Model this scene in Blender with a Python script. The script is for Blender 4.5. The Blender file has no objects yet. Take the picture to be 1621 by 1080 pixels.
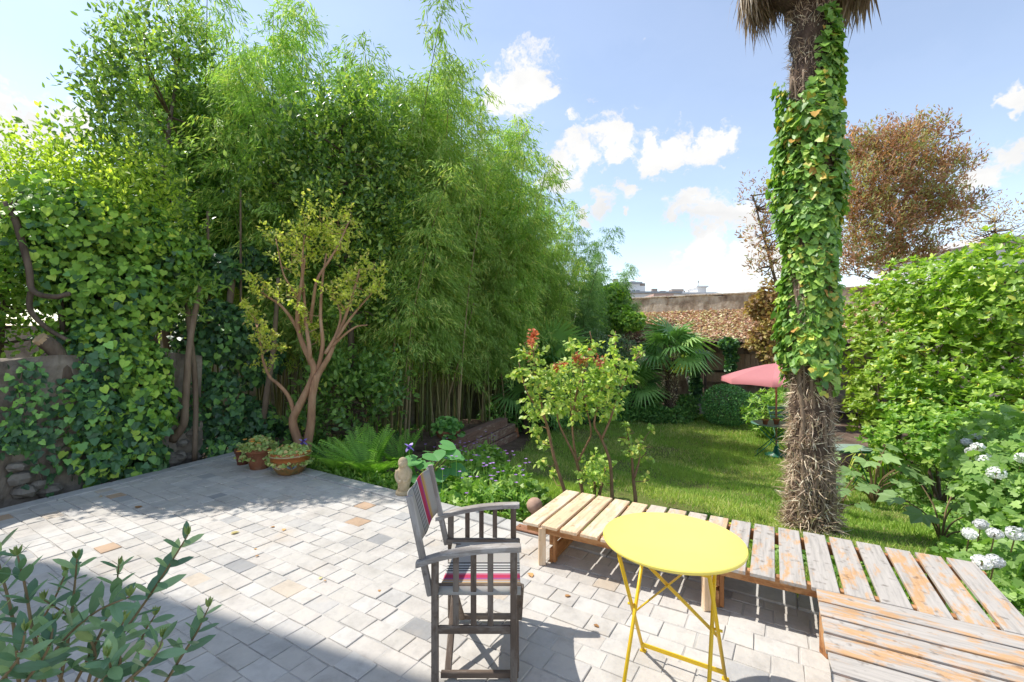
import bpy, math, random
import numpy as np
from mathutils import Vector, Matrix

rng = np.random.default_rng(7)
random.seed(7)
R = math.radians
sc = bpy.context.scene
COL = sc.collection

# ------------------------------------------------------------------ camera, sky, sun, exposure
CAM_H, F = 1.58, 715.0
cam_d = bpy.data.cameras.new('camera')
cam_d.sensor_width = 36.0
cam_d.lens = F / 1621.0 * 36.0
cam_d.clip_start = 0.05
cam_d.clip_end = 3000
cam = bpy.data.objects.new('camera', cam_d)
COL.objects.link(cam)
cam.location = (0, 0, CAM_H)
cam.rotation_euler = (R(90), 0, 0)
sc.camera = cam

SUN_EL = R(55)
SUN_H = Vector((-0.941, 0.337, 0)).normalized()          # horizontal direction towards the sun
SUN_DIR = Vector((SUN_H.x * math.cos(SUN_EL), SUN_H.y * math.cos(SUN_EL), math.sin(SUN_EL)))

world = bpy.data.worlds.new('World')
sc.world = world
world.use_nodes = True
wn, wl = world.node_tree.nodes, world.node_tree.links
wn.clear()
w_out = wn.new('ShaderNodeOutputWorld')
w_bg = wn.new('ShaderNodeBackground')
w_bg.inputs['Strength'].default_value = 0.135
sky = wn.new('ShaderNodeTexSky')
sky.sky_type = 'NISHITA'
sky.sun_disc = False
sky.sun_elevation = SUN_EL
sky.sun_rotation = math.atan2(SUN_H.x, SUN_H.y)
sky.altitude = 50
sky.air_density = 1.0
sky.dust_density = 0.25
sky.ozone_density = 2.0


def wmath(op, a, b=None, c=None):
    n = wn.new('ShaderNodeMath')
    n.operation = op
    for k, v in enumerate((a, b, c)):
        if v is None:
            continue
        if isinstance(v, (int, float)):
            n.inputs[k].default_value = v
        else:
            wl.new(v, n.inputs[k])
    return n.outputs[0]


def pixdir(px, py):
    return Vector(((px - 810.5) / F, 1.0, (540.0 - py) / F)).normalized()


def build_sky():
    tc = wn.new('ShaderNodeTexCoord')
    nrm = wn.new('ShaderNodeVectorMath'); nrm.operation = 'NORMALIZE'
    wl.new(tc.outputs['Generated'], nrm.inputs[0])
    D0 = nrm.outputs[0]
    wz = wn.new('ShaderNodeTexNoise'); wz.inputs['Scale'].default_value = 9; wz.inputs['Detail'].default_value = 5; wz.inputs['Roughness'].default_value = 0.6
    wl.new(D0, wz.inputs['Vector'])
    wsub = wn.new('ShaderNodeVectorMath'); wsub.operation = 'MULTIPLY_ADD'
    wl.new(wz.outputs['Color'], wsub.inputs[0]); wsub.inputs[1].default_value = (0.16, 0.16, 0.12); wsub.inputs[2].default_value = (-0.08, -0.08, -0.06)
    wadd = wn.new('ShaderNodeVectorMath'); wadd.operation = 'ADD'
    wl.new(D0, wadd.inputs[0]); wl.new(wsub.outputs[0], wadd.inputs[1])
    D = wadd.outputs[0]
    # cumulus banks, each a handful of puffs at a direction of the sky with an angular radius
    puffs = [(828, 128, 44), (790, 152, 34), (740, 152, 20), (860, 150, 16),
             (880, 268, 40), (925, 245, 44), (975, 225, 42), (1030, 250, 44), (1085, 232, 44), (1135, 228, 34), (905, 285, 24),
             (955, 328, 26), (985, 310, 22), (928, 342, 14), (1000, 345, 10),
             (1085, 335, 34), (1130, 350, 48), (1175, 350, 40), (1110, 405, 40), (1165, 420, 60), (1240, 420, 60),
             (60, 205, 70), (10, 260, 80), (110, 205, 40), (-60, 200, 110),
             (1600, 245, 58), (1565, 268, 36), (1618, 160, 24), (1680, 230, 80)]
    total = None
    for px, py, r in puffs:
        c = pixdir(px, py)
        q = Vector(((px + r - 810.5) / F, 1.0, (540.0 - py) / F)).normalized()
        ang = max(c.angle(q), 0.008)
        dp = wn.new('ShaderNodeVectorMath'); dp.operation = 'DISTANCE'
        wl.new(D, dp.inputs[0]); dp.inputs[1].default_value = c
        f = wmath('MULTIPLY_ADD', dp.outputs['Value'], -1.0 / ang, 1.0)       # 1 at centre, 0 at the rim
        total = f if total is None else wmath('SMOOTH_MAX', total, f, 0.25)
    mp = wn.new('ShaderNodeMapping'); mp.inputs['Scale'].default_value = (1, 1, 1.5)
    wl.new(D, mp.inputs[0])
    n1 = wn.new('ShaderNodeTexNoise'); n1.inputs['Scale'].default_value = 20; n1.inputs['Detail'].default_value = 9
    n1.inputs['Roughness'].default_value = 0.6
    wl.new(mp.outputs[0], n1.inputs['Vector'])
    n2 = wn.new('ShaderNodeTexNoise'); n2.inputs['Scale'].default_value = 2.6; n2.inputs['Detail'].default_value = 6
    wl.new(mp.outputs[0], n2.inputs['Vector'])
    # scattered clouds over the rest of the sky
    gen = wmath('MULTIPLY_ADD', n2.outputs['Fac'], 5.0, -3.35)
    total = wmath('MAXIMUM', total, gen)
    dens = wmath('ADD', total, wmath('MULTIPLY_ADD', n1.outputs['Fac'], 2.6, -1.35))
    mr = wn.new('ShaderNodeMapRange'); mr.interpolation_type = 'SMOOTHSTEP'
    mr.inputs['From Min'].default_value = -0.06; mr.inputs['From Max'].default_value = 0.45
    wl.new(dens, mr.inputs['Value'])
    # soft grey undersides inside the thick parts
    shade = wn.new('ShaderNodeTexNoise'); shade.inputs['Scale'].default_value = 6; shade.inputs['Detail'].default_value = 4
    mp2 = wn.new('ShaderNodeMapping'); mp2.inputs['Scale'].default_value = (0.6, 0.6, 2.0)
    wl.new(D, mp2.inputs[0]); wl.new(mp2.outputs[0], shade.inputs['Vector'])
    cr = wn.new('ShaderNodeValToRGB')
    cr.color_ramp.elements[0].position = 0.35; cr.color_ramp.elements[0].color = (2.6, 2.62, 2.65, 1)
    cr.color_ramp.elements[1].position = 0.6; cr.color_ramp.elements[1].color = (3.2, 3.18, 3.12, 1)
    wl.new(shade.outputs['Fac'], cr.inputs[0])
    mix = wn.new('ShaderNodeMix'); mix.data_type = 'RGBA'
    # a thin even veil of high haze lies over the whole sky
    veil = wmath('MULTIPLY_ADD', mr.outputs[0], 0.86, 0.14)
    wl.new(veil, mix.inputs[0])
    wb = wn.new('ShaderNodeMix'); wb.data_type = 'RGBA'; wb.blend_type = 'MULTIPLY'; wb.inputs[0].default_value = 1.0
    wl.new(sky.outputs[0], wb.inputs[6]); wb.inputs[7].default_value = (1.0, 0.88, 0.80, 1)      # white balance of the picture
    wl.new(wb.outputs[2], mix.inputs[6]); wl.new(cr.outputs[0], mix.inputs[7])
    wl.new(mix.outputs[2], w_bg.inputs[0])
    wl.new(w_bg.outputs[0], w_out.inputs[0])


build_sky()

sun_d = bpy.data.lights.new('sun', 'SUN')
sun_d.energy = 2.3
sun_d.angle = R(0.53)
sun_d.color = (1.0, 0.955, 0.89)
sun = bpy.data.objects.new('sun', sun_d)
COL.objects.link(sun)
sun.rotation_euler = SUN_DIR.to_track_quat('Z', 'Y').to_euler()
sun.location = (-20, 8, 25)

sc.view_settings.view_transform = 'Standard'
sc.view_settings.look = 'None'
sc.view_settings.exposure = 1.3
sc.view_settings.gamma = 1.0
sc.view_settings.use_curve_mapping = False
sc.render.engine = 'CYCLES'
sc.cycles.use_denoising = True
sc.cycles.max_bounces = 10
sc.cycles.diffuse_bounces = 6
sc.cycles.transmission_bounces = 6
sc.cycles.transparent_max_bounces = 4
sc.cycles.sample_clamp_indirect = 6.0

# ------------------------------------------------------------------ places
TH = R(31)
U = Vector((math.sin(TH), math.cos(TH), 0))              # away along the paving joints
V = Vector((math.cos(TH), -math.sin(TH), 0))             # along the courses, to the right and nearer
EL0, EDIR = Vector((-4.77, 4.2, 0)), Vector((0.358, 0.933, 0)).normalized()   # left terrace edge
ENRM = Vector((-EDIR.y, EDIR.x, 0))
CORNER = EL0 + EDIR * 2.42
EDGE0 = Vector((0.05, 3.9, 0))                           # far terrace edge passes here
EDGED = (EDGE0 - CORNER).normalized()


def sstep(a, b, x):
    t = np.clip((x - a) / (b - a), 0, 1)
    return t * t * (3 - 2 * t)


def gz(x, y):
    d = (np.asarray(x) - 0.05) * U.x + (np.asarray(y) - 3.9) * U.y
    return -0.13 - 0.52 * sstep(0.2, 5.5, d) + 0.012 * np.sin(1.7 * np.asarray(x) + 0.6) * np.sin(1.3 * np.asarray(y))


def at(px, py, Y):
    """point seen at this pixel at forward distance Y"""
    return Vector(((px - 810.5) * Y / F, Y, CAM_H + (540.0 - py) * Y / F))


def on_ground(px, py):
    Y = 6.0
    for _ in range(40):
        X = (px - 810.5) * Y / F
        Y = 0.5 * Y + 0.5 * (CAM_H - float(gz(X, Y))) * F / (py - 540.0)
    return Vector(((px - 810.5) * Y / F, Y, float(gz((px - 810.5) * Y / F, Y))))


def ground_at(px, Y):
    X = (px - 810.5) * Y / F
    return Vector((X, Y, float(gz(X, Y))))


# ------------------------------------------------------------------ materials
def nt(name):
    m = bpy.data.materials.new(name)
    m.use_nodes = True
    n, l = m.node_tree.nodes, m.node_tree.links
    b = n['Principled BSDF']
    return m, n, l, b


def rgba(c):
    return (c[0], c[1], c[2], 1.0)


def ramp(n, stops, interp='LINEAR'):
    r = n.new('ShaderNodeValToRGB')
    r.color_ramp.interpolation = interp
    e = r.color_ramp.elements
    while len(e) > 1:
        e.remove(e[-1])
    e[0].position, e[0].color = stops[0][0], rgba(stops[0][1])
    for p, c in stops[1:]:
        k = e.new(p)
        k.color = rgba(c)
    return r


def individual(n, l):
    """a random number that differs from leaf to leaf, stone to stone"""
    at_ = n.new('ShaderNodeAttribute'); at_.attribute_name = 'rnd'
    oi = n.new('ShaderNodeObjectInfo')
    add = n.new('ShaderNodeMath'); add.operation = 'ADD'
    l.new(at_.outputs['Fac'], add.inputs[0]); l.new(oi.outputs['Random'], add.inputs[1])
    fr = n.new('ShaderNodeMath'); fr.operation = 'FRACT'
    l.new(add.outputs[0], fr.inputs[0])
    return fr.outputs[0]


LEAF_GAIN = 1.45


def leaf_mat(name, stops, trans=0.35, rough=0.45, spec=0.35, tint=(1.1, 1.25, 0.5)):
    m, n, l, b = nt(name)
    stops = [(p, [min(0.85, (q * 0.93 + 0.07 * sum(c) / 3) * LEAF_GAIN) for q in c]) for p, c in stops]
    r = ramp(n, stops)
    l.new(individual(n, l), r.inputs[0])
    oi = n.new('ShaderNodeObjectInfo')
    tone = n.new('ShaderNodeMath'); tone.operation = 'MULTIPLY_ADD'; tone.inputs[1].default_value = 0.4; tone.inputs[2].default_value = 0.8
    l.new(oi.outputs['Random'], tone.inputs[0])
    sc_ = n.new('ShaderNodeVectorMath'); sc_.operation = 'SCALE'
    l.new(r.outputs[0], sc_.inputs[0]); l.new(tone.outputs[0], sc_.inputs['Scale'])
    class _o:
        outputs = [sc_.outputs[0]]
    r = _o
    l.new(r.outputs[0], b.inputs['Base Color'])
    b.inputs['Roughness'].default_value = rough
    b.inputs['Specular IOR Level'].default_value = spec
    tr = n.new('ShaderNodeBsdfTranslucent')
    mu = n.new('ShaderNodeMix'); mu.data_type = 'RGBA'; mu.blend_type = 'MULTIPLY'
    mu.inputs[0].default_value = 1.0
    mu.inputs[7].default_value = (tint[0], tint[1], tint[2], 1)
    l.new(r.outputs[0], mu.inputs[6]); l.new(mu.outputs[2], tr.inputs[0])
    ms = n.new('ShaderNodeMixShader'); ms.inputs[0].default_value = trans
    l.new(b.outputs[0], ms.inputs[1]); l.new(tr.outputs[0], ms.inputs[2])
    l.new(ms.outputs[0], n['Material Output'].inputs[0])
    return m


def noise_mat(name, stops, scale=8, detail=6, rough=0.85, bump=0.3, stretch=(1, 1, 1), bscale=None, coord='Object', rnd=0.0, spec=0.25, rnd_amt=6.0, bdist=0.01):
    """colour from fractal noise along object axes; rnd shifts the ramp from piece to piece"""
    m, n, l, b = nt(name)
    tc = n.new('ShaderNodeTexCoord')
    oi = n.new('ShaderNodeObjectInfo')
    off = n.new('ShaderNodeVectorMath'); off.operation = 'MULTIPLY_ADD'
    comb = n.new('ShaderNodeCombineXYZ')
    for i in range(3):
        l.new(oi.outputs['Random'], comb.inputs[i])
    off.inputs[1].default_value = (rnd_amt, rnd_amt * 1.7, rnd_amt * 0.6)
    l.new(comb.outputs[0], off.inputs[0]); l.new(tc.outputs[coord], off.inputs[2])
    mp = n.new('ShaderNodeMapping'); mp.inputs['Scale'].default_value = stretch
    l.new(off.outputs[0], mp.inputs[0])
    no = n.new('ShaderNodeTexNoise'); no.inputs['Scale'].default_value = scale; no.inputs['Detail'].default_value = detail
    no.inputs['Roughness'].default_value = 0.62
    l.new(mp.outputs[0], no.inputs['Vector'])
    fac = no.outputs['Fac']
    if rnd:
        ma = n.new('ShaderNodeMath'); ma.operation = 'MULTIPLY_ADD'
        l.new(individual(n, l), ma.inputs[0]); ma.inputs[1].default_value = rnd; l.new(fac, ma.inputs[2])
        mb = n.new('ShaderNodeMath'); mb.operation = 'SUBTRACT'
        l.new(ma.outputs[0], mb.inputs[0]); mb.inputs[1].default_value = rnd * 0.5
        fac = mb.outputs[0]
    r = ramp(n, stops)
    l.new(fac, r.inputs[0]); l.new(r.outputs[0], b.inputs['Base Color'])
    b.inputs['Roughness'].default_value = rough
    b.inputs['Specular IOR Level'].default_value = spec
    if bump:
        nb = n.new('ShaderNodeTexNoise'); nb.inputs['Scale'].default_value = bscale or scale * 3; nb.inputs['Detail'].default_value = 5
        l.new(mp.outputs[0], nb.inputs['Vector'])
        bp = n.new('ShaderNodeBump'); bp.inputs['Strength'].default_value = bump; bp.inputs['Distance'].default_value = bdist
        l.new(nb.outputs['Fac'], bp.inputs['Height']); l.new(bp.outputs[0], b.inputs['Normal'])
    return m


def paver_mat():
    m, n, l, b = nt('paver_stone')
    ind = individual(n, l)
    r = ramp(n, [(0, (0.52, 0.495, 0.455)), (0.25, (0.56, 0.535, 0.495)), (0.5, (0.54, 0.51, 0.47)), (0.7, (0.57, 0.55, 0.515)),
                 (0.86, (0.49, 0.475, 0.45)), (0.935, (0.42, 0.415, 0.405)), (0.965, (0.34, 0.34, 0.34)), (0.978, (0.54, 0.47, 0.385)),
                 (0.992, (0.50, 0.36, 0.25))], 'CONSTANT')
    l.new(ind, r.inputs[0])
    tc = n.new('ShaderNodeNewGeometry')
    mp = n.new('ShaderNodeMapping'); mp.inputs['Rotation'].default_value = (0, 0, TH)
    l.new(tc.outputs['Position'], mp.inputs[0])
    no = n.new('ShaderNodeTexNoise'); no.inputs['Scale'].default_value = 7; no.inputs['Detail'].default_value = 9; no.inputs['Roughness'].default_value = 0.7
    l.new(mp.outputs[0], no.inputs['Vector'])
    r2 = ramp(n, [(0.25, (0.72, 0.7, 0.68)), (0.5, (1, 0.985, 0.965)), (0.75, (1.1, 1.06, 1.0))])
    l.new(no.outputs['Fac'], r2.inputs[0])
    mu = n.new('ShaderNodeMix'); mu.data_type = 'RGBA'; mu.blend_type = 'MULTIPLY'; mu.inputs[0].default_value = 0.85
    l.new(r.outputs[0], mu.inputs[6]); l.new(r2.outputs[0], mu.inputs[7])
    n5 = n.new('ShaderNodeTexNoise'); n5.inputs['Scale'].default_value = 1.3; n5.inputs['Detail'].default_value = 6; n5.inputs['Roughness'].default_value = 0.65
    l.new(tc.outputs['Position'], n5.inputs['Vector'])
    r5 = ramp(n, [(0.32, (0.80, 0.79, 0.77)), (0.52, (1, 1, 1)), (0.7, (1.03, 1.02, 1.0))])
    l.new(n5.outputs['Fac'], r5.inputs[0])
    mu5 = n.new('ShaderNodeMix'); mu5.data_type = 'RGBA'; mu5.blend_type = 'MULTIPLY'; mu5.inputs[0].default_value = 1.0
    l.new(mu.outputs[2], mu5.inputs[6]); l.new(r5.outputs[0], mu5.inputs[7])
    mu = mu5
    # rust coloured stains of their own shape
    n3 = n.new('ShaderNodeTexNoise'); n3.inputs['Scale'].default_value = 2.3; n3.inputs['Detail'].default_value = 5
    l.new(tc.outputs['Position'], n3.inputs['Vector'])
    r3 = ramp(n, [(0.6, (0, 0, 0)), (0.74, (0.5, 0.5, 0.5))])
    l.new(n3.outputs['Fac'], r3.inputs[0])
    m2 = n.new('ShaderNodeMix'); m2.data_type = 'RGBA'
    l.new(r3.outputs[0], m2.inputs[0]); l.new(mu.outputs[2], m2.inputs[6]); m2.inputs[7].default_value = (0.52, 0.42, 0.31, 1)
    l.new(m2.outputs[2], b.inputs['Base Color'])
    b.inputs['Roughness'].default_value = 0.8
    b.inputs['Specular IOR Level'].default_value = 0.25
    nb = n.new('ShaderNodeTexNoise'); nb.inputs['Scale'].default_value = 26; nb.inputs['Detail'].default_value = 7
    l.new(mp.outputs[0], nb.inputs['Vector'])
    bp = n.new('ShaderNodeBump'); bp.inputs['Strength'].default_value = 0.45; bp.inputs['Distance'].default_value = 0.012
    l.new(nb.outputs['Fac'], bp.inputs['Height']); l.new(bp.outputs[0], b.inputs['Normal'])
    return m


def wood_mat(name, base, worn, worn_amt, rough=0.7):
    """sawn timber: grain along local x, worn patches of the second colour"""
    m, n, l, b = nt(name)
    tc = n.new('ShaderNodeTexCoord')
    oi = n.new('ShaderNodeObjectInfo')
    comb = n.new('ShaderNodeCombineXYZ')
    for i in range(3):
        l.new(oi.outputs['Random'], comb.inputs[i])
    off = n.new('ShaderNodeVectorMath'); off.operation = 'MULTIPLY_ADD'
    off.inputs[1].default_value = (13, 7, 3)
    l.new(comb.outputs[0], off.inputs[0]); l.new(tc.outputs['Object'], off.inputs[2])
    mp = n.new('ShaderNodeMapping'); mp.inputs['Scale'].default_value = (1.2, 16, 16)
    l.new(off.outputs[0], mp.inputs[0])
    g = n.new('ShaderNodeTexNoise'); g.inputs['Scale'].default_value = 3.2; g.inputs['Detail'].default_value = 8; g.inputs['Roughness'].default_value = 0.65
    l.new(mp.outputs[0], g.inputs['Vector'])
    rg = ramp(n, [(0.25, [c * 0.62 for c in base]), (0.48, base), (0.75, [min(1, c * 1.22) for c in base])])
    l.new(g.outputs['Fac'], rg.inputs[0])
    mp2 = n.new('ShaderNodeMapping'); mp2.inputs['Scale'].default_value = (2.2, 7, 7)
    l.new(off.outputs[0], mp2.inputs[0])
    w = n.new('ShaderNodeTexNoise'); w.inputs['Scale'].default_value = 2.2; w.inputs['Detail'].default_value = 7; w.inputs['Roughness'].default_value = 0.7
    l.new(mp2.outputs[0], w.inputs['Vector'])
    ad = n.new('ShaderNodeMath'); ad.operation = 'MULTIPLY_ADD'
    l.new(oi.outputs['Random'], ad.inputs[0]); ad.inputs[1].default_value = 0.16; l.new(w.outputs['Fac'], ad.inputs[2])
    rw = ramp(n, [(0.70 - worn_amt, (0, 0, 0)), (0.80 - worn_amt, (1, 1, 1))])
    l.new(ad.outputs[0], rw.inputs[0])
    rgw = ramp(n, [(0.25, [c * 0.7 for c in worn]), (0.5, worn), (0.8, [min(1, c * 1.15) for c in worn])])
    l.new(g.outputs['Fac'], rgw.inputs[0])
    mx = n.new('ShaderNodeMix'); mx.data_type = 'RGBA'
    l.new(rw.outputs[0], mx.inputs[0]); l.new(rg.outputs[0], mx.inputs[6]); l.new(rgw.outputs[0], mx.inputs[7])
    # dark specks and knots
    k = n.new('ShaderNodeTexNoise'); k.inputs['Scale'].default_value = 22; k.inputs['Detail'].default_value = 4
    l.new(off.outputs[0], k.inputs['Vector'])
    rk = ramp(n, [(0.28, (0.45, 0.42, 0.4)), (0.4, (1, 1, 1))])
    l.new(k.outputs['Fac'], rk.inputs[0])
    mk = n.new('ShaderNodeMix'); mk.data_type = 'RGBA'; mk.blend_type = 'MULTIPLY'; mk.inputs[0].default_value = 0.8
    l.new(mx.outputs[2], mk.inputs[6]); l.new(rk.outputs[0], mk.inputs[7])
    l.new(mk.outputs[2], b.inputs['Base Color'])
    b.inputs['Roughness'].default_value = rough
    b.inputs['Specular IOR Level'].default_value = 0.3
    bp = n.new('ShaderNodeBump'); bp.inputs['Strength'].default_value = 0.35; bp.inputs['Distance'].default_value = 0.004
    l.new(g.outputs['Fac'], bp.inputs['Height']); l.new(bp.outputs[0], b.inputs['Normal'])
    return m


def plain(name, c, rough=0.5, metal=0.0, spec=0.5, var=0.12, scale=20):
    return noise_mat(name, [(0.3, [x * (1 - var) for x in c]), (0.7, [min(1, x * (1 + var)) for x in c])], scale=scale, rough=rough, bump=0.05, spec=spec)


M = {}
M['paver'] = paver_mat()
M['mortar'] = noise_mat('mortar_sand', [(0.3, (0.33, 0.31, 0.28)), (0.5, (0.46, 0.44, 0.405)), (0.75, (0.53, 0.51, 0.475))], scale=5, bump=0.5, coord='Object', rnd_amt=0)
M['kerb'] = noise_mat('kerb_stone', [(0.3, (0.36, 0.35, 0.33)), (0.7, (0.52, 0.505, 0.475))], scale=9, bump=0.4, rnd=0.2)
M['soil'] = noise_mat('soil_and_leaf_litter', [(0.25, (0.055, 0.036, 0.024)), (0.5, (0.125, 0.085, 0.058)), (0.75, (0.22, 0.155, 0.11))], scale=2.6, detail=12, bump=0.9, bscale=18, rnd_amt=0, bdist=0.04)
M['wood_fresh'] = wood_mat('pale_new_timber', (0.70, 0.50, 0.31), (0.76, 0.60, 0.43), 0.12)
M['wood_grey'] = wood_mat('weathered_timber', (0.44, 0.40, 0.355), (0.55, 0.33, 0.17), 0.10)
M['wood_mid'] = wood_mat('part_weathered_timber', (0.54, 0.46, 0.37), (0.62, 0.42, 0.25), 0.12)
M['wood_frame'] = wood_mat('orange_brown_timber', (0.36, 0.16, 0.06), (0.5, 0.27, 0.12), 0.1)
M['wood_chair'] = wood_mat('greyed_teak', (0.135, 0.098, 0.072), (0.215, 0.175, 0.14), 0.14)
M['wood_arm'] = wood_mat('bleached_teak', (0.30, 0.265, 0.23), (0.42, 0.39, 0.355), 0.14)
M['sleeper'] = wood_mat('old_sleeper_timber', (0.22, 0.13, 0.095), (0.36, 0.28, 0.215), 0.12, 0.85)
M['shed_wood'] = wood_mat('shed_boards', (0.42, 0.28, 0.19), (0.5, 0.37, 0.26), 0.1)
M['dark_wood'] = wood_mat('dark_posts', (0.05, 0.035, 0.028), (0.1, 0.07, 0.05), 0.1)
M['yellow'] = plain('yellow_enamel', (0.90, 0.73, 0.14), rough=0.27, var=0.06, scale=5)
M['yellow_leg'] = plain('yellow_enamel_frame', (0.78, 0.50, 0.012), rough=0.4, var=0.05)
M['green_metal'] = plain('green_enamel', (0.02, 0.15, 0.085), rough=0.4)
M['green_top'] = plain('pale_green_enamel', (0.10, 0.25, 0.18), rough=0.42)
M['grey_green'] = plain('grey_green_enamel', (0.28, 0.38, 0.32), rough=0.4)
M['terracotta'] = noise_mat('terracotta', [(0.3, (0.23, 0.085, 0.045)), (0.55, (0.34, 0.14, 0.075)), (0.75, (0.42, 0.24, 0.16))], scale=7, rough=0.8, bump=0.2)
M['terracotta_dark'] = noise_mat('dark_terracotta', [(0.3, (0.13, 0.045, 0.03)), (0.7, (0.24, 0.09, 0.055))], scale=7, rough=0.7, bump=0.2)
M['glaze'] = noise_mat('ochre_glaze', [(0.3, (0.20, 0.10, 0.03)), (0.5, (0.36, 0.17, 0.05)), (0.65, (0.16, 0.14, 0.05)), (0.8, (0.42, 0.22, 0.07))], scale=9, rough=0.3, bump=0.15, spec=0.5)
M['glaze_red'] = noise_mat('red_glaze', [(0.3, (0.36, 0.11, 0.035)), (0.7, (0.48, 0.17, 0.05))], scale=9, rough=0.35, bump=0.1)
M['glaze_band'] = plain('cream_glaze', (0.5, 0.42, 0.25), rough=0.4)
M['glaze_blue'] = plain('slate_glaze', (0.13, 0.16, 0.17), rough=0.35)
M['statue'] = noise_mat('cast_sandstone', [(0.3, (0.42, 0.33, 0.2)), (0.7, (0.60, 0.49, 0.33))], scale=14, rough=0.9, bump=0.5)
M['ball'] = noise_mat('pinkish_clay', [(0.3, (0.36, 0.22, 0.15)), (0.7, (0.52, 0.36, 0.27))], scale=12, rough=0.85, bump=0.3)
M['rust'] = noise_mat('rusty_iron', [(0.3, (0.22, 0.10, 0.06)), (0.7, (0.38, 0.2, 0.12))], scale=16, rough=0.9, bump=0.3)
M['bark_cm'] = noise_mat('cinnamon_bark', [(0.3, (0.30, 0.16, 0.09)), (0.55, (0.46, 0.27, 0.16)), (0.75, (0.56, 0.38, 0.25))], scale=9, stretch=(1, 1, 0.3), bump=0.3)
M['bark'] = noise_mat('grey_brown_bark', [(0.3, (0.075, 0.055, 0.04)), (0.7, (0.2, 0.15, 0.11))], scale=10, stretch=(1, 1, 0.25), bump=0.6, bdist=0.02)
M['bark_pale'] = noise_mat('tan_bark', [(0.3, (0.16, 0.11, 0.075)), (0.7, (0.31, 0.23, 0.165))], scale=10, stretch=(1, 1, 0.25), bump=0.5)
M['cut_wood'] = noise_mat('sawn_end_grain', [(0.3, (0.4, 0.27, 0.15)), (0.7, (0.55, 0.4, 0.25))], scale=14, bump=0.2)
M['twig'] = noise_mat('green_brown_twig', [(0.3, (0.17, 0.12, 0.06)), (0.7, (0.3, 0.22, 0.12))], scale=12, bump=0.2)
M['rose_stem'] = noise_mat('rose_stem_bark', [(0.3, (0.19, 0.105, 0.06)), (0.7, (0.34, 0.2, 0.115))], scale=12, bump=0.3)
M['culm'] = noise_mat('bamboo_cane', [(0.25, (0.09, 0.115, 0.028)), (0.5, (0.165, 0.18, 0.055)), (0.72, (0.28, 0.24, 0.10))], scale=1.5, rough=0.4, bump=0.0, rnd=0.5, spec=0.4)
M['culm_dry'] = noise_mat('dry_bamboo_cane', [(0.3, (0.28, 0.2, 0.10)), (0.7, (0.42, 0.32, 0.19))], scale=2, rough=0.5, bump=0.0, rnd=0.3)
M['fibre'] = leaf_mat('palm_fibre', [(0, (0.165, 0.112, 0.075)), (0.4, (0.300, 0.217, 0.150)), (0.8, (0.495, 0.390, 0.277)), (1, (0.690, 0.570, 0.420))], trans=0.12, rough=0.9, spec=0.1, tint=(1, 0.9, 0.75))
M['palm_core'] = noise_mat('palm_trunk', [(0.3, (0.06, 0.038, 0.028)), (0.7, (0.16, 0.11, 0.08))], scale=12, stretch=(1, 1, 0.5), bump=1.0, bdist=0.03)
M['skirt'] = leaf_mat('dead_palm_fronds', [(0, (0.16, 0.115, 0.075)), (0.5, (0.3, 0.235, 0.165)), (1, (0.45, 0.38, 0.29))], trans=0.15, rough=0.85, spec=0.1, tint=(1, 0.9, 0.75))
M['lf_ivy'] = leaf_mat('ivy_leaf', [(0, (0.067, 0.150, 0.036)), (0.3, (0.134, 0.265, 0.036)), (0.65, (0.218, 0.389, 0.045)), (0.9, (0.339, 0.513, 0.064)), (1, (0.413, 0.549, 0.076))], trans=0.3, rough=0.42, spec=0.3)
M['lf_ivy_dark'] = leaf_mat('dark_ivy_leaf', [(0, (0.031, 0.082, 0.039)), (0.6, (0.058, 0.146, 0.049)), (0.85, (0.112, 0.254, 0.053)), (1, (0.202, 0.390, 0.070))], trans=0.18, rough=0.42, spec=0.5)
M['lf_palmivy'] = leaf_mat('trunk_ivy_leaf', [(0, (0.086, 0.189, 0.046)), (0.35, (0.182, 0.344, 0.060)), (0.72, (0.277, 0.465, 0.078)), (0.93, (0.427, 0.550, 0.106)), (0.965, (0.704, 0.515, 0.067)), (1, (0.639, 0.292, 0.078))], trans=0.3, rough=0.42, spec=0.3)
M['lf_bamboo'] = leaf_mat('bamboo_leaf', [(0, (0.168, 0.277, 0.060)), (0.4, (0.256, 0.394, 0.091)), (0.8, (0.373, 0.510, 0.130)), (1, (0.590, 0.572, 0.172))], trans=0.42, rough=0.5, spec=0.3)
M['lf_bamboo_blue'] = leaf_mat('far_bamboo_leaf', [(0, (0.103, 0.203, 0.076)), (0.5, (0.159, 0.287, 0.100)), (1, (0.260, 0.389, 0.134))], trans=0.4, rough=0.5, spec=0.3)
M['lf_laurel'] = leaf_mat('laurel_leaf', [(0, (0.062, 0.124, 0.034)), (0.45, (0.129, 0.236, 0.053)), (0.8, (0.241, 0.369, 0.074)), (1, (0.482, 0.549, 0.101))], trans=0.4, rough=0.32, spec=0.5)
M['lf_yellow'] = leaf_mat('yellow_green_leaf', [(0, (0.188, 0.276, 0.037)), (0.5, (0.377, 0.456, 0.062)), (1, (0.580, 0.593, 0.100))], trans=0.6, rough=0.45, spec=0.3)
M['lf_cm'] = leaf_mat('lime_young_leaf', [(0, (0.415, 0.506, 0.063)), (0.5, (0.631, 0.679, 0.095)), (0.85, (0.830, 0.791, 0.158)), (1, (0.746, 0.427, 0.175))], trans=0.45, rough=0.5, spec=0.3)
M['lf_pitt'] = leaf_mat('pittosporum_leaf', [(0, (0.117, 0.209, 0.034)), (0.35, (0.220, 0.336, 0.046)), (0.75, (0.343, 0.462, 0.062)), (0.97, (0.482, 0.544, 0.091)), (1, (0.658, 0.417, 0.046))], trans=0.4, rough=0.38, spec=0.45)
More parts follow.
